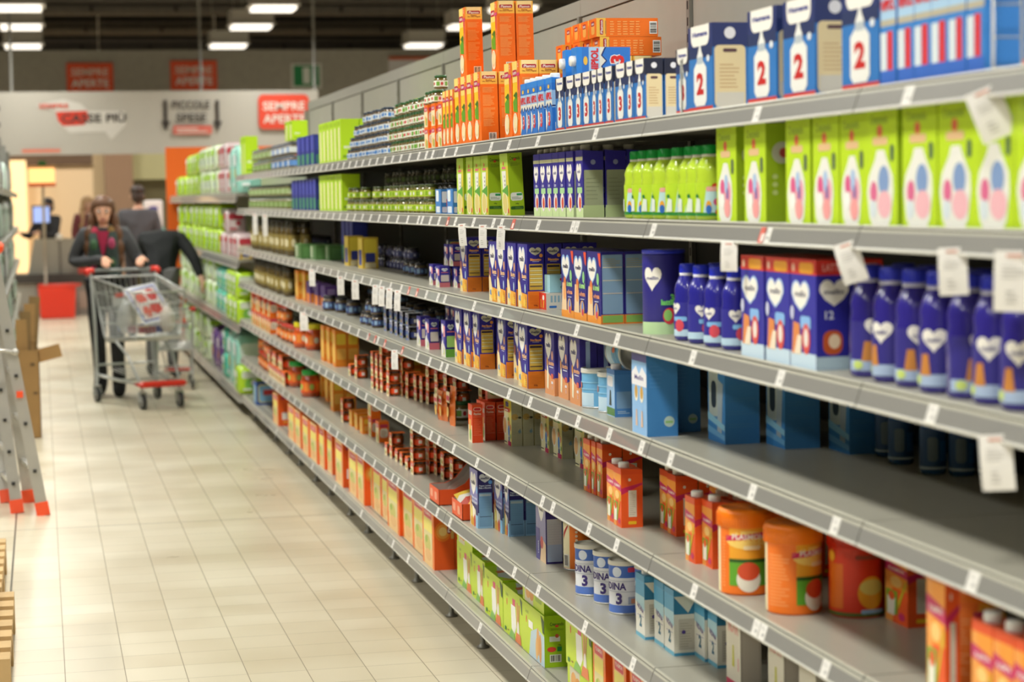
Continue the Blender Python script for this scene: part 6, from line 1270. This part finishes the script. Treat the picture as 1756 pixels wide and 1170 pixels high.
def ladder():
    Pz = lambda x, y: on_z(x, y, 0)
    fR = Pz(75, 884); fL = Pz(30, 880); bR = Pz(50, 862); bL = Pz(12, 862)
    al = M('B4B2AA', rough=.32, metal=.5); org = M('F2552A', rough=.4)
    e = empty('step_ladder', 'open aluminium step ladder with orange feet and orange top', 'ladder', (fR.x-.2, fR.y, 0))
    o = Vector(e.location)
    apR = on_y(6, 440, fR.y+.1); zt = 1.36
    # near frame (two rails seen from the side), far frame leaning the other way
    rails = [(fR, Vector((fR.x-.215, fR.y+.06, zt))), (fL+Vector((0, 0, 0)), Vector((fL.x-.09, fL.y+.1, zt-.45))), (bR, Vector((bR.x-.15, fR.y+.5, zt))), (bL, Vector((bL.x-.1, fL.y+.6, zt-.45)))]
    names = ('rail', 'rail', 'rail', 'rail')
    for i, (a, b_) in enumerate(rails):
        m = MB(); a = Vector(a)-o; b_ = Vector(b_)-o; m.bar(a, b_, .058, .026, al)
        d = (b_-a)
        for t in (.17, .35, .53, .7): c = a+d*t; m.box(c.x-.009, c.y-.032, c.z-.008, c.x+.009, c.y+.032, c.z+.008, '2A2A28')
        c = a+d*.46; 
        if i == 0: m.box(c.x-.016, c.y-.034, c.z-.016, c.x+.016, c.y+.034, c.z+.016, org)
        m.build('rail', parent=e)
        f = MB(); f.bar(a-d.normalized()*.0, a+d.normalized()*.07, .068, .04, org); f.build('foot_cap', parent=e)
    for t in (.17, .35, .53, .7):
        m = MB(); a = (rails[0][0].lerp(rails[0][1], t))-o; b_ = (rails[2][0].lerp(rails[2][1], t))-o
        m.bar(a, Vector((b_.x+.0, b_.y, a.z)), .03, .02, al); m.build('rung', parent=e)
        m = MB(); a = (rails[1][0].lerp(rails[1][1], t))-o; b_ = (rails[3][0].lerp(rails[3][1], t))-o
        m.bar(a, Vector((b_.x, b_.y, a.z)), .03, .02, al); m.build('rung', parent=e)
    m = MB(); a = rails[0][1]-o; m.rbox(a.x-.3, a.y-.06, zt-.02, a.x+.055, a.y+.5, zt+.035, org, .015); m.build('top_cap', parent=e)
    m = MB(); a = rails[0][0].lerp(rails[0][1], .62)-o; m.tube([a+Vector((.02, -.04, 0)), a+Vector((-.05, -.05, .012)), a+Vector((-.2, -.05, -.02))], .009, al, 8); m.sphere(a+Vector((.02, -.045, 0)), .018, al); m.build('hinge_brace', parent=e)
ladder()
# cardboard box with flattened cartons in it
p = on_z(60, 752, 0); cb = M('B08A54', rough=.8, noise=.2); cb2 = M('8F7448', rough=.8, noise=.2)
e = empty('cardboard_box', 'tall open brown cardboard box standing on the floor behind the ladder', 'box', (p.x-.03, p.y, 0))
b = MB(); t_ = .005; w_, d_, h_ = .075, .14, .6
for a0 in ((-w_, 0, w_, t_), (-w_, 2*d_-t_, w_, 2*d_), (-w_, 0, -w_+t_, 2*d_), (w_-t_, 0, w_, 2*d_)): b.box(a0[0], a0[1], 0, a0[2], a0[3], h_, cb)
b.box(-w_, 0, 0, w_, 2*d_, t_, cb); f = Face(b, (-w_, 0, 0), (1, 0, 0), (0, 0, 1), 2*w_, h_, eps=.001); f.rect(.6, .82, .8, .86, '6A5230').rect(.7, .5, .9, .53, '6A5230'); b.build('body', parent=e)
for s_ in (-1, 1):
    b = MB(); b.prism([(0, 0), (.07, .0), (.1, .16), (.02, .16)], (w_*s_-.0, .0, h_), (s_*.8, 0, 0), (0, 0, 1), (0, .38, 0), cb) if False else b.bar((s_*w_, d_, h_), (s_*(w_+.022), d_, h_-.09 if s_ > 0 else h_+.05), 2*d_, .004, cb); b.build('flap', parent=e)
for k in range(4):
    b = MB(); b.box(-.04, 0, 0, .035, .006, .80+.05*k, cb2 if k % 2 else cb)
    o = b.build('flat_carton', loc=(p.x-.05, p.y+.05+.055*k, .01)); o.rotation_euler = (0, -.02+.035*k, .0); tag(o, 'flattened brown carton standing in the cardboard box, %s from the camera' % ordn(k+1), 'cardboard', 'flattened cartons in the cardboard box')
# pallet with a wrapped stack
def pallet(x1, y0, label, z0=0):
    wd_ = M('C9A873', rough=.75, noise=.35); e = empty('wooden_pallet', label, 'pallet', (x1, y0, z0), group='wooden pallets at the left edge')
    L, Wd = 1.2, .8
    for k in range(3):
        b = MB(); b.box(-Wd, k*(L-.1)/2, 0, 0, k*(L-.1)/2+.1, .022, wd_); b.build('bottom_board', parent=e)
    for i in range(3):
        for k in range(3):
            b = MB(); x = -.1-i*(Wd-.1)/2; y = k*(L-.14)/2; b.box(x, y, .022, x+.1, y+.14, .1, wd_); b.build('block', parent=e)
    for i in range(3): b = MB(); x = -.1-i*(Wd-.1)/2; b.box(x, 0, .1, x+.1, L, .122, wd_); b.build('stringer', parent=e)
    for k in range(7): b = MB(); y = k*(L-.11)/6; b.box(-Wd, y, .122, 0, y+.11, .144, wd_); b.build('top_board', parent=e)
    return e
pp = on_z(22, 1165, 0)
pallet(pp.x, pp.y-.35, 'wooden pallet on the floor at the left edge, nearest the camera')
pp2 = on_z(18, 1010, 0)
pallet(pp2.x-.02, pp.y+.95, 'wooden pallet on the floor at the left edge, behind the nearest one')
b = MB(); b.rbox(-.75, 0, .146, -.055, 1.15, .5, M('C8CCD8', rough=.3), .02); f = Face(b, (-.75, 0, .146), (1, 0, 0), (0, 0, 1), .695, .354, eps=.002); f.rect(.7, .1, .98, .9, '3A4A9A')
tag(b.build('wrapped_stack', loc=(pp.x, pp.y-.33, 0)), 'pale blue wrapped goods stacked on the nearest wooden pallet', 'goods')

# ================================================================== shopping trolley
def trolley(loc, rz):
    ch_ = M('C4C6C0', rough=.3, metal=.35); red = M('D8301E', rough=.35); blk = M('2A2A2A', rough=.5); gr = M('C9C8BE', rough=.4)
    e = empty('shopping_trolley', 'chrome wire shopping trolley with red front bumper and red handle ends', 'trolley', loc, rz)
    # local: +y forward, x sideways
    R0 = dict(y=-.36, z=1.0, w=.27); F0 = dict(y=.47, z=.90, w=.2)       # rim
    RB = dict(y=-.24, z=.52, w=.22); FB = dict(y=.42, z=.56, w=.17)      # floor of the basket
    def C(d, s): return Vector((s*d['w'], d['y'], d['z']))
    b = MB(); b.tube([C(R0, -1), C(F0, -1), C(F0, 1), C(R0, 1)], .008, ch_, 8, closed=True); b.tube([C(RB, -1), C(FB, -1), C(FB, 1), C(RB, 1)], .005, ch_, 8, closed=True)
    for s in (-1, 1):
        for k in range(1, 22):
            t = k/22; b.tube([C(R0, s).lerp(C(F0, s), t), C(RB, s).lerp(C(FB, s), t)], .0022, ch_, 5)
        for q in (.25, .5, .75): b.tube([C(R0, s).lerp(C(RB, s), q), C(F0, s).lerp(C(FB, s), q)], .003, ch_, 5)
        b.tube([C(R0, s), C(RB, s)], .006, ch_, 6); b.tube([C(F0, s), C(FB, s)], .006, ch_, 6)
    for A, B_ in ((F0, FB), (R0, RB)):
        for k in range(1, 12): t = k/12; b.tube([C(A, -1).lerp(C(A, 1), t), C(B_, -1).lerp(C(B_, 1), t)], .0022, ch_, 5)
        for q in (.25, .5, .75): b.tube([C(A, -1).lerp(C(B_, -1), q), C(A, 1).lerp(C(B_, 1), q)], .003, ch_, 5)
    for k in range(1, 12): t = k/12; b.tube([C(RB, -1).lerp(C(RB, 1), t), C(FB, -1).lerp(C(FB, 1), t)], .0022, ch_, 5)
    for k in range(1, 16): t = k/16; b.tube([C(RB, -1).lerp(C(FB, -1), t), C(RB, 1).lerp(C(FB, 1), t)], .0022, ch_, 5)
    b.build('wire_basket', parent=e)
    b = MB(); b.bar(C(R0, -1)+Vector((0, .05, -.03)), C(F0, -1)+Vector((0, -.02, -.03)), .012, .03, gr)
    for s in (-1, 1):
        b.tube([(s*.27, -.42, 1.04), (s*.27, -.38, .98), (s*.26, -.36, .6), (s*.25, -.38, .3), (s*.25, -.38, .17)], .013, ch_, 10)
        b.tube([(s*.25, -.36, .22), (s*.2, 0, .2), (s*.15, .42, .19)], .012, ch_, 10)
        b.tube([(s*.16, .40, .2), (s*.18, .2, .4), (s*.2, -.1, .53)], .010, ch_, 10)
    b.tube([(-.25, -.36, .3), (.25, -.36, .3)], .009, ch_, 8); b.tube([(-.2, 0, .2), (.2, 0, .2)], .008, ch_, 8); b.tube([(-.22, -.2, .5), (.22, -.2, .5)], .014, gr, 8); b.tube([(-.18, .4, .545), (.18, .4, .545)], .018, gr, 10)
    for k in range(9): x = -.16+.04*k; b.tube([(x, -.34, .27), (x*.85, .38, .21)], .003, ch_, 5)
    b.build('frame', parent=e)
    b = MB(); b.tube([(-.27, -.43, 1.05), (.27, -.43, 1.05)], .014, M('8A8C88', rough=.3), 12); hd = b.build('handle', parent=e)
    for s in (-1, 1): b = MB(); b.tube([(s*.235, -.43, 1.05), (s*.30, -.43, 1.05)], .024, red, 12); b.sphere((s*.29, -.42, 1.04), .03, red); b.build('end_cap', parent=hd)
    b = MB(); b.tube([(-.17, -.1, .86), (.17, -.1, .86)], .018, red, 10); b.bar((-.19, -.1, .82), (.19, -.1, .82), .012, .08, ch_)
    for k in range(9): x = -.18+.045*k; b.tube([(x, -.33, .93), (x, -.1, .62)], .0022, ch_, 5)
    b.build('child_seat', parent=e)
    b = MB(); b.rbox(-.19, .42, .17, .19, .5, .215, red, .015); b.bar((-.17, .42, .19), (-.15, .2, .19), .02, .02, red); b.bar((.17, .42, .19), (.15, .2, .19), .02, .02, red); b.build('bumper', parent=e)
    for (x, y) in ((-.25, -.38), (.25, -.38), (-.15, .43), (.15, .43)):
        b = MB(); prof = []
        n = 20; vs = []; fs = []
        for sx_, rr in ((-.014, .045), (-.014, .058), (.014, .058), (.014, .045)):
            for i in range(n): a = 2*PI*i/n; vs.append((x+sx_, y+rr*math.cos(a), .06+rr*math.sin(a)))
        for k in range(4):
            for i in range(n): fs.append((k*n+i, k*n+(i+1) % n, ((k+1) % 4)*n+(i+1) % n, ((k+1) % 4)*n+i))
        b.add(vs, fs, blk, True)
        for s in (-1, 1): b.add([(x+s*.012, y, .06)]+[(x+s*.012, y+.046*math.cos(2*PI*i/n), .06+.046*math.sin(2*PI*i/n)) for i in range(n)], [(0, 1+i, 1+(i+1) % n) for i in range(n)], M('8A8A88'))
        wh = b.build('wheel', parent=e)
        b = MB()
        for s in (-1, 1): b.bar((x+s*.022, y, .055), (x+s*.018, y-.01, .135), .03, .004, ch_)
        b.box(x-.024, y-.026, .13, x+.024, y+.012, .138, ch_); b.tube([(x, y-.008, .136), (x, y-.008, .19)], .01, ch_, 8); b.tube([(x-.03, y, .06), (x+.03, y, .06)], .006, ch_, 8); b.build('caster_fork', parent=wh)
    return e
pr = on_z(222, 691, 0); TR = (on_z(246, 693, 0).x, on_z(246, 693, 0).y, 0); TRZ = -2.86
tr = trolley(TR, TRZ)
TM = Matrix.Translation(TR)@Matrix.Rotation(TRZ, 4, 'Z')
def in_trolley(b, name, p, rot, label, cat):
    o = b.build(name); o.matrix_world = TM@Matrix.Translation(p)@rot; tag(o, label, cat); return o
E3 = lambda x, y, z: (Matrix.Rotation(z, 4, 'Z')@Matrix.Rotation(y, 4, 'Y')@Matrix.Rotation(x, 4, 'X'))
b = MB(); b.box(-.17, -.17, 0, .17, .17, .006, 'E8EAF2'); f = Face(b, (-.17, -.17, .006), (1, 0, 0), (0, 1, 0), .34, .34, eps=.001); f.rect(.06, .06, .94, .94, '5A6AB0').rect(.1, .1, .9, .9, 'E0D4D0').ell(.3, .3, .05, .06, 'C83A3A').ell(.65, .35, .05, .05, 'D05A4A').ell(.4, .65, .06, .05, 'C8443C').ell(.7, .7, .04, .05, 'D8685A').rect(.15, .45, .85, .52, 'E8E4E0')
in_trolley(b, 'leaflet', Vector((.0, .2, .80)), E3(-.95, .12, .45), 'colourful shopping leaflet with red pictures lying in the trolley', 'leaflet')
for k, (c, c2, px_, py_) in enumerate((('2E3A8C', 'C83A4A', -.08, .12), ('8A2A3A', 'E8C04A', .06, .2), ('3A5AA8', 'E8E4E0', .05, -.05))):
    b = MB(); b.rbox(-.07, -.1, 0, .07, .1, .05, c, .008); f = Face(b, (-.07, -.1, .05), (1, 0, 0), (0, 1, 0), .14, .2, eps=.0008); f.rrect(.15, .2, .85, .8, c2)
    in_trolley(b, 'grocery_box', Vector((px_, py_, .575+.002*k)), E3(0, 0, .3*k), ('blue', 'dark red', 'light blue')[k]+' flat grocery box lying on the trolley floor', 'box')
def bag(name, p, s, col, label):
    b = MB(); seg = 16; rings = 9; vs = []; fs = []; rnd = random.Random(3)
    for i in range(rings):
        t = i/(rings-1); r = math.sin(PI*min(1, t*.82+.12))**.7
        for k in range(seg):
            a = 2*PI*k/seg; j = 1+rnd.uniform(-.09, .09); vs.append((s[0]*r*math.cos(a)*j, s[1]*r*math.sin(a)*j, s[2]*t))
    for i in range(rings-1):
        for k in range(seg): fs.append((i*seg+k, i*seg+(k+1) % seg, (i+1)*seg+(k+1) % seg, (i+1)*seg+k))
    fs.append(tuple(range(seg-1, -1, -1))); fs.append(tuple((rings-1)*seg+k for k in range(seg)))
    b.add(vs, fs, M(col, rough=.3, alpha=.75), True)
    for q in (-1, 1): b.tube([(q*s[0]*.3, 0, s[2]*.9), (q*s[0]*.2, 0, s[2]*1.25), (0, 0, s[2]*1.3)], .006, M(col, rough=.3), 6)
    return in_trolley(b, name, p, Matrix.Identity(4), label, 'bag')
bag('plastic_bag', Vector((-.0+.13, .05, .57)), (.075, .1, .26), 'D8DCD8', 'crumpled pale plastic bag at the left side of the trolley')
bag('plastic_bag', Vector((-.12, .28, .58)), (.06, .09, .2), 'DAD2C4', 'white plastic bag at the right side of the trolley')

# ================================================================== people
def eval_mesh(o):
    dg = bpy.context.evaluated_depsgraph_get(); return bpy.data.meshes.new_from_object(o.evaluated_get(dg))
def skin(verts, edges, radii, sub=1, flat=None):
    me = bpy.data.meshes.new('s'); me.from_pydata([tuple(v) for v in verts], edges, [])
    o = bpy.data.objects.new('s', me); COL.objects.link(o); o.modifiers.new('k', 'SKIN').use_smooth_shade = True
    if not me.skin_vertices: 
        bpy.context.view_layer.objects.active = o
    for i, r in enumerate(radii):
        me.skin_vertices[0].data[i].radius = r if isinstance(r, tuple) else (r, r)
    me.skin_vertices[0].data[0].use_root = True
    if sub: m = o.modifiers.new('s', 'SUBSURF'); m.levels = sub; m.render_levels = sub
    out = eval_mesh(o); bpy.data.objects.remove(o); return out
def union(meshes, voxel, mat, name, parent):
    vs = []; fs = []
    for me in meshes:
        b = len(vs)
        if isinstance(me, MB): vs += me.v; fs += [[b+i for i in f] for f in me.f]
        else: vs += [tuple(v.co) for v in me.vertices]; fs += [[b+i for i in p.vertices] for p in me.polygons]
    m = bpy.data.meshes.new('u'); m.from_pydata(vs, [], fs); o = bpy.data.objects.new('u', m); COL.objects.link(o)
    r = o.modifiers.new('r', 'REMESH'); r.mode = 'VOXEL'; r.voxel_size = voxel; r.use_smooth_shade = True
    sm = o.modifiers.new('s', 'SMOOTH'); sm.iterations = 2; sm.factor = .4
    out = eval_mesh(o); bpy.data.objects.remove(o); out.materials.clear(); out.materials.append(mat)
    out.polygons.foreach_set('use_smooth', [True]*len(out.polygons)); out.name = name
    q = bpy.data.objects.new(name, out); COL.objects.link(q); q.parent = parent; return q
def hand_chain(V, E, R, wrist, direction, palm_up, curl=.5):
    """five skinned fingers rooted in the palm; returns with V,E,R extended"""
    w_ = Vector(V[wrist]); d = Vector(direction).normalized(); n = Vector(palm_up); n = (n-d*n.dot(d)).normalized(); s = d.cross(n)
    V.append(w_+d*.045); R.append(.027); E.append((wrist, len(V)-1)); palm = len(V)-1
    V.append(w_+d*.08); R.append(.026); E.append((palm, len(V)-1)); kn = len(V)-1
    for off, ln in ((-.03, .062), (-.010, .072), (.010, .068), (.029, .054)):
        a = w_+d*.085+s*off; V.append(a); R.append(.0095); E.append((kn, len(V)-1)); prev = len(V)-1; dd = d.copy(); p = a
        for k in range(3):
            dd = (dd-n*math.tan(curl*.6)).normalized(); p = p+dd*ln/3; V.append(p.copy()); R.append(.0085-.0008*k); E.append((prev, len(V)-1)); prev = len(V)-1
    a = w_+d*.03+s*-.026; V.append(a); R.append(.012); E.append((palm, len(V)-1)); prev = len(V)-1; dd = (d*.6-s*.9-n*.3).normalized(); p = a
    for k in range(2): p = p+dd*.026; V.append(p.copy()); R.append(.010-.001*k); E.append((prev, len(V)-1)); prev = len(V)-1; dd = (dd+d*.6-n*.2).normalized()
def person(label, loc, rz, J, hair_m, skin_c, clothes, category='person', hair_long=False, face=True, voxel=.008, curl=.5, palm=(0, 0, 1)):
    e = empty('person', label, category, loc, rz); sk = M(skin_c, rough=.5)
    g = lambda k: Vector(J[k])
    V = [g('pelvis'), g('waist'), g('chest'), g('neck'), g('head0')]; R = [.125, .11, .125, .052, .05]; E_ = [(0, 1), (1, 2), (2, 3), (3, 4)]
    tips = {}
    for s in 'LR':
        i = len(V); V += [g('hip'+s), g('knee'+s), g('ankle'+s), g('toe'+s)]; R += [.088, .056, .042, .036]; E_ += [(0, i), (i, i+1), (i+1, i+2), (i+2, i+3)]
        i = len(V); V += [g('sh'+s), g('el'+s), g('wr'+s)]; R += [.058, .042, .027]; E_ += [(2, i), (i, i+1), (i+1, i+2)]; tips[s] = i+2
        hand_chain(V, E_, R, i+2, g('hand'+s)-g('wr'+s), palm, curl)
    body = skin(V, E_, R, 1)
    hd = MB(); hc = g('head'); up = (g('head')-g('head0')).normalized(); fw = Vector(J.get('look', (0, -1, 0))); fw = (fw-up*fw.dot(up)).normalized(); rt = fw.cross(up)
    def HP(a, b_, c): return hc+rt*a+fw*b_+up*c
    def blob(c, r, seg=18, rings=12):
        k = MB(); k.sphere((0, 0, 0), 1, sk, seg, rings); k.v = [tuple(HP(c[0]+v[0]*r[0], c[1]+v[1]*r[1], c[2]+v[2]*r[2])) for v in k.v]; return k
    hs = [blob((0, -.008, .02), (.073, .088, .092)), blob((0, .022, -.045), (.052, .058, .062)), blob((0, .092, -.02), (.011, .016, .014)), blob((0, .084, .0), (.008, .012, .026)), blob((-.076, -.005, -.01), (.01, .018, .03)), blob((.076, -.005, -.01), (.01, .018, .03)), blob((0, .07, -.058), (.024, .014, .008))]
    bo = union([body]+hs, voxel, sk, 'body', e)
    if face:
        for s_ in (-1, 1):
            fb = MB()
            for c, r, m in (((s_*.031, .073, .008), (.0135, .009, .0075), 'E8E4DC'), ((s_*.031, .081, .008), (.006, .004, .006), '3A2A1E')):
                q = blob(c, r, 12, 8); fb.add(q.v, q.f, m, True)
            fb.build('eye', parent=e)
            fb = MB(); q = blob((s_*.031, .078, .028), (.018, .005, .0035), 12, 8); fb.add(q.v, q.f, '4A3424', True); fb.build('eyebrow', parent=e)
        fb = MB()
        for c, r, m in (((0, .083, -.052), (.021, .006, .0045), 'B0605A'), ((0, .081, -.058), (.018, .006, .005), 'B86A62')): q = blob(c, r, 12, 8); fb.add(q.v, q.f, m, True)
        fb.build('mouth', parent=e)
    if hair_m:
        hm = M(hair_m, rough=.55, noise=.4); H_ = [blob((0, -.02, .058), (.086, .096, .074))]
        if not hair_long: H_.append(blob((0, -.05, -.01), (.08, .055, .085), 14, 10))
        if hair_long:
            for s in (-1, 1):
                for (x, y, z, rx, ry, rz_) in ((.078, -.02, .0, .026, .05, .09), (.094, .0, -.10, .036, .05, .095), (.108, .045, -.2, .05, .05, .09), (.118, .075, -.3, .046, .044, .085), (.12, .09, -.38, .034, .034, .06)): H_.append(blob((s*x, y, z), (rx, ry, rz_), 14, 10))
            H_.append(blob((0, -.06, -.09), (.09, .045, .15)))
        # keep the face clear
        hb = union(H_, .009, hm, 'hair', e)
    for nm, vk, rr, ee, col, kw in clothes:
        vs = [g(k) if isinstance(k, str) else Vector(k) for k in vk]
        me = skin(vs, ee, rr, 1); union([me], kw.get('voxel', .012), M(col, rough=.85, noise=kw.get('noise', .35)), nm, e)
    return e
def stand(h=1.62, dx=0):
    k = h/1.62
    J = dict(pelvis=(0, 0, .9), waist=(0, 0, 1.03), chest=(0, 0, 1.22), neck=(0, 0, 1.37), head0=(0, -.01, 1.44), head=(0, -.02, 1.51),
             hipL=(.085, 0, .86), kneeL=(.09, -.02, .47), ankleL=(.09, .02, .09), toeL=(.1, -.12, .035), hipR=(-.085, 0, .86), kneeR=(-.09, -.02, .47), ankleR=(-.09, .02, .09), toeR=(-.1, -.12, .035),
             shL=(.17, 0, 1.32), elL=(.21, .02, 1.06), wrL=(.2, -.06, .84), handL=(.2, -.08, .7), shR=(-.17, 0, 1.32), elR=(-.21, .02, 1.06), wrR=(-.2, -.06, .84), handR=(-.2, -.08, .7))
    J = {a: tuple(v*k for v in b_) for a, b_ in J.items()}; return J
def outfit(J, coat, trou, shoe='1E1C1C', coat_len=.14, coat_r=1.0, boots=False):
    P_ = Vector(J['pelvis']); L = [
        ('coat', [tuple(P_+Vector((0, 0, -coat_len))), 'pelvis', 'waist', 'chest', 'neck', 'shL', 'elL', 'wrL', 'shR', 'elR', 'wrR'], [.155*coat_r, .152*coat_r, .135*coat_r, .148*coat_r, .066, .078, .06, .042, .078, .06, .042], [(0, 1), (1, 2), (2, 3), (3, 4), (3, 5), (5, 6), (6, 7), (3, 8), (8, 9), (9, 10)], coat, {}),
        ('trousers', ['pelvis', 'hipL', 'kneeL', 'ankleL', 'hipR', 'kneeR', 'ankleR'], [.135, .1, .068, .055, .1, .068, .055], [(0, 1), (1, 2), (2, 3), (0, 4), (4, 5), (5, 6)], trou, {})]
    for s in 'LR':
        a, t = Vector(J['ankle'+s]), Vector(J['toe'+s]); L.append(('shoe', [tuple(a+Vector((0, 0, .04 if not boots else .2))), tuple(a), tuple((a+t)/2+Vector((0, 0, -.008))), tuple(t+(t-a).normalized()*.03+Vector((0, 0, .006)))], [.06, .064, .06, .055], [(0, 1), (1, 2), (2, 3)], shoe, {'voxel': .01}))
    return L
# the woman pushing the trolley: forearms on the handle
wl = on_z(206, 684, 0); WX, WY = TM@Vector((-.03, -.83, 0)), 0
wp = TM@Vector((-.0, -.84, 0)); wrz = -.12
J = stand(1.64)
def loc_of(pt): return Matrix.Rotation(-wrz, 4, 'Z')@(Vector(pt)-Vector((wp.x, wp.y, 0)))
hl = loc_of(TM@Vector((-.17, -.44, 1.09))); hr = loc_of(TM@Vector((.14, -.44, 1.09)))
for s, h in (('L', hl), ('R', hr)):
    sg = 1 if s == 'L' else -1
    J['wr'+s] = tuple(h+Vector((0, .075, .045))); J['hand'+s] = tuple(h+Vector((-sg*.02, -.08, .02))); J['el'+s] = (sg*.27, -.04, 1.1); J['sh'+s] = (sg*.165, -.07, 1.335)
J['waist'] = (0, -.02, 1.04); J['chest'] = (0, -.06, 1.23); J['neck'] = (0, -.09, 1.385); J['head0'] = (0, -.1, 1.45); J['head'] = (0, -.11, 1.52)
J['kneeL'] = (.08, -.1, .48); J['ankleL'] = (.08, .0, .09); J['toeL'] = (.09, -.15, .035); J['kneeR'] = (-.08, -.02, .47); J['ankleR'] = (-.08, .12, .1); J['toeR'] = (-.085, -.02, .035); J['look'] = (.05, -1, 0)
of = outfit(J, '4A4A4C', '2A2A2C', '1C1A1A', boots=True)
sh_, el_ = [Vector(J[k]) for k in ('shL', 'shR')], 0
wo = person('woman with long brown hair in grey coat and patterned scarf pushing the trolley', (wp.x, wp.y, 0), wrz, J, '6A4426', 'E0A888', of, hair_long=True, curl=.9)
b = MB()
ck = [Vector(J['chest'])+Vector((x, y, z)) for x, y, z in ((-.075, -.125, -.2), (-.07, -.15, -.05), (-.07, -.11, .08), (-.06, -.03, .15), (0, .05, .17), (.06, -.03, .15), (.07, -.11, .08), (.07, -.15, -.05), (.075, -.125, -.22))]
b.tube(ck, [.05, .055, .05, .045, .04, .045, .05, .055, .05], M('2E3A34', rough=.9), 12)
for k, c in enumerate(('8A2A5A', '3A5A3A', 'B0304A', '6A4A2A', '3A2A4A', '8A6A3A', 'A03A5A', '3A5A3A')):
    q = ck[k].lerp(ck[k+1], .5) if k < 4 else ck[k].lerp(ck[k+1], .4); b.sphere((q.x, q.y-.038, q.z), (.032, .028, .05), M(c, rough=.9), 10, 8)
b.build('scarf', parent=wo)
b = MB(); b.prism([(-.05, .13), (.05, .13), (0, -.1)], Vector(J['chest'])+Vector((0, -.145, .0)), (1, 0, 0), (0, 0, 1), (0, .02, 0), M('A82A4A', rough=.9)); b.build('blouse', parent=wo)
# person in black reaching into the nappy shelves, back to us, bent over
bp = on_z(280, 648, 0)
J = stand(1.68)
J.update(waist=(.0, -.1, 1.05), chest=(.03, -.24, 1.2), neck=(.05, -.42, 1.24), head0=(.05, -.49, 1.22), head=(.06, -.56, 1.2), shL=(.19, -.24, 1.26), shR=(-.13, -.27, 1.27), elR=(-.29, -.1, 1.08), wrR=(-.37, .0, .90), handR=(-.40, .02, .80), elL=(.24, -.3, 1.02), wrL=(.2, -.38, .86), handL=(.18, -.42, .76), look=(0, -.7, -.7))
J['kneeR'] = (-.09, -.05, .48)
of = outfit(J, '0F1314', '6A6A68', '1E1C1C', coat_len=.1, coat_r=1.05)
person('person in black jacket and grey trousers bending to reach the nappy shelf', (bp.x, bp.y, 0), PI-.25, J, '3A2A1E', 'C8A088', of, face=False)
# shoppers beyond
def shopper(x, ytop, Y, rz, coat, trou, hair, label, hl=False, h=1.7, arm=None):
    J = stand(h)
    if arm: J.update(elL=(.26, -.15, 1.1), wrL=(.2, -.38, 1.15), handL=(.16, -.5, 1.18), elR=(-.26, -.15, 1.1), wrR=(-.18, -.38, 1.15), handR=(-.14, -.5, 1.18))
    q = on_y(x, 400, Y); person(label, (q.x, Y, 0), rz, J, hair, 'D0A084', outfit(J, coat, trou), hair_long=hl, voxel=.011, face=True)
shopper(238, 325, 25.0, PI, '4E4E52', '3A3A40', '3A2A20', 'man seen from behind in grey jacket beyond the woman', h=1.78)
shopper(151, 335, 33.0, .4, '7A3A3A', '8A8A90', 'C8A070', 'blond shopper in dark red top before the bright shop window', hl=True, h=1.68)
shopper(84, 335, 32.0, -.8, '262424', '2A2628', '2A2020', 'person in black coat at the checkout beside the lane lamp', h=1.66, arm=True)
shopper(160, 360, 31.5, 2.6, '1E1C1E', '4A4A50', '221C1A', 'child in black jacket standing before the blond shopper', h=1.42)
# small trolley standing behind
e2 = tr
def copy_tree(o, par=None):
    c = o.copy(); COL.objects.link(c); c.parent = par
    for k in list(o.children): copy_tree(k, c)
    return c
c = copy_tree(e2); c.location = (1.10, 18.2, 0); c.rotation_euler = (0, 0, -.15); c.scale = (.65, .65, .65); c['label'] = 'small wire trolley with red handle standing behind the large one by the nappies'
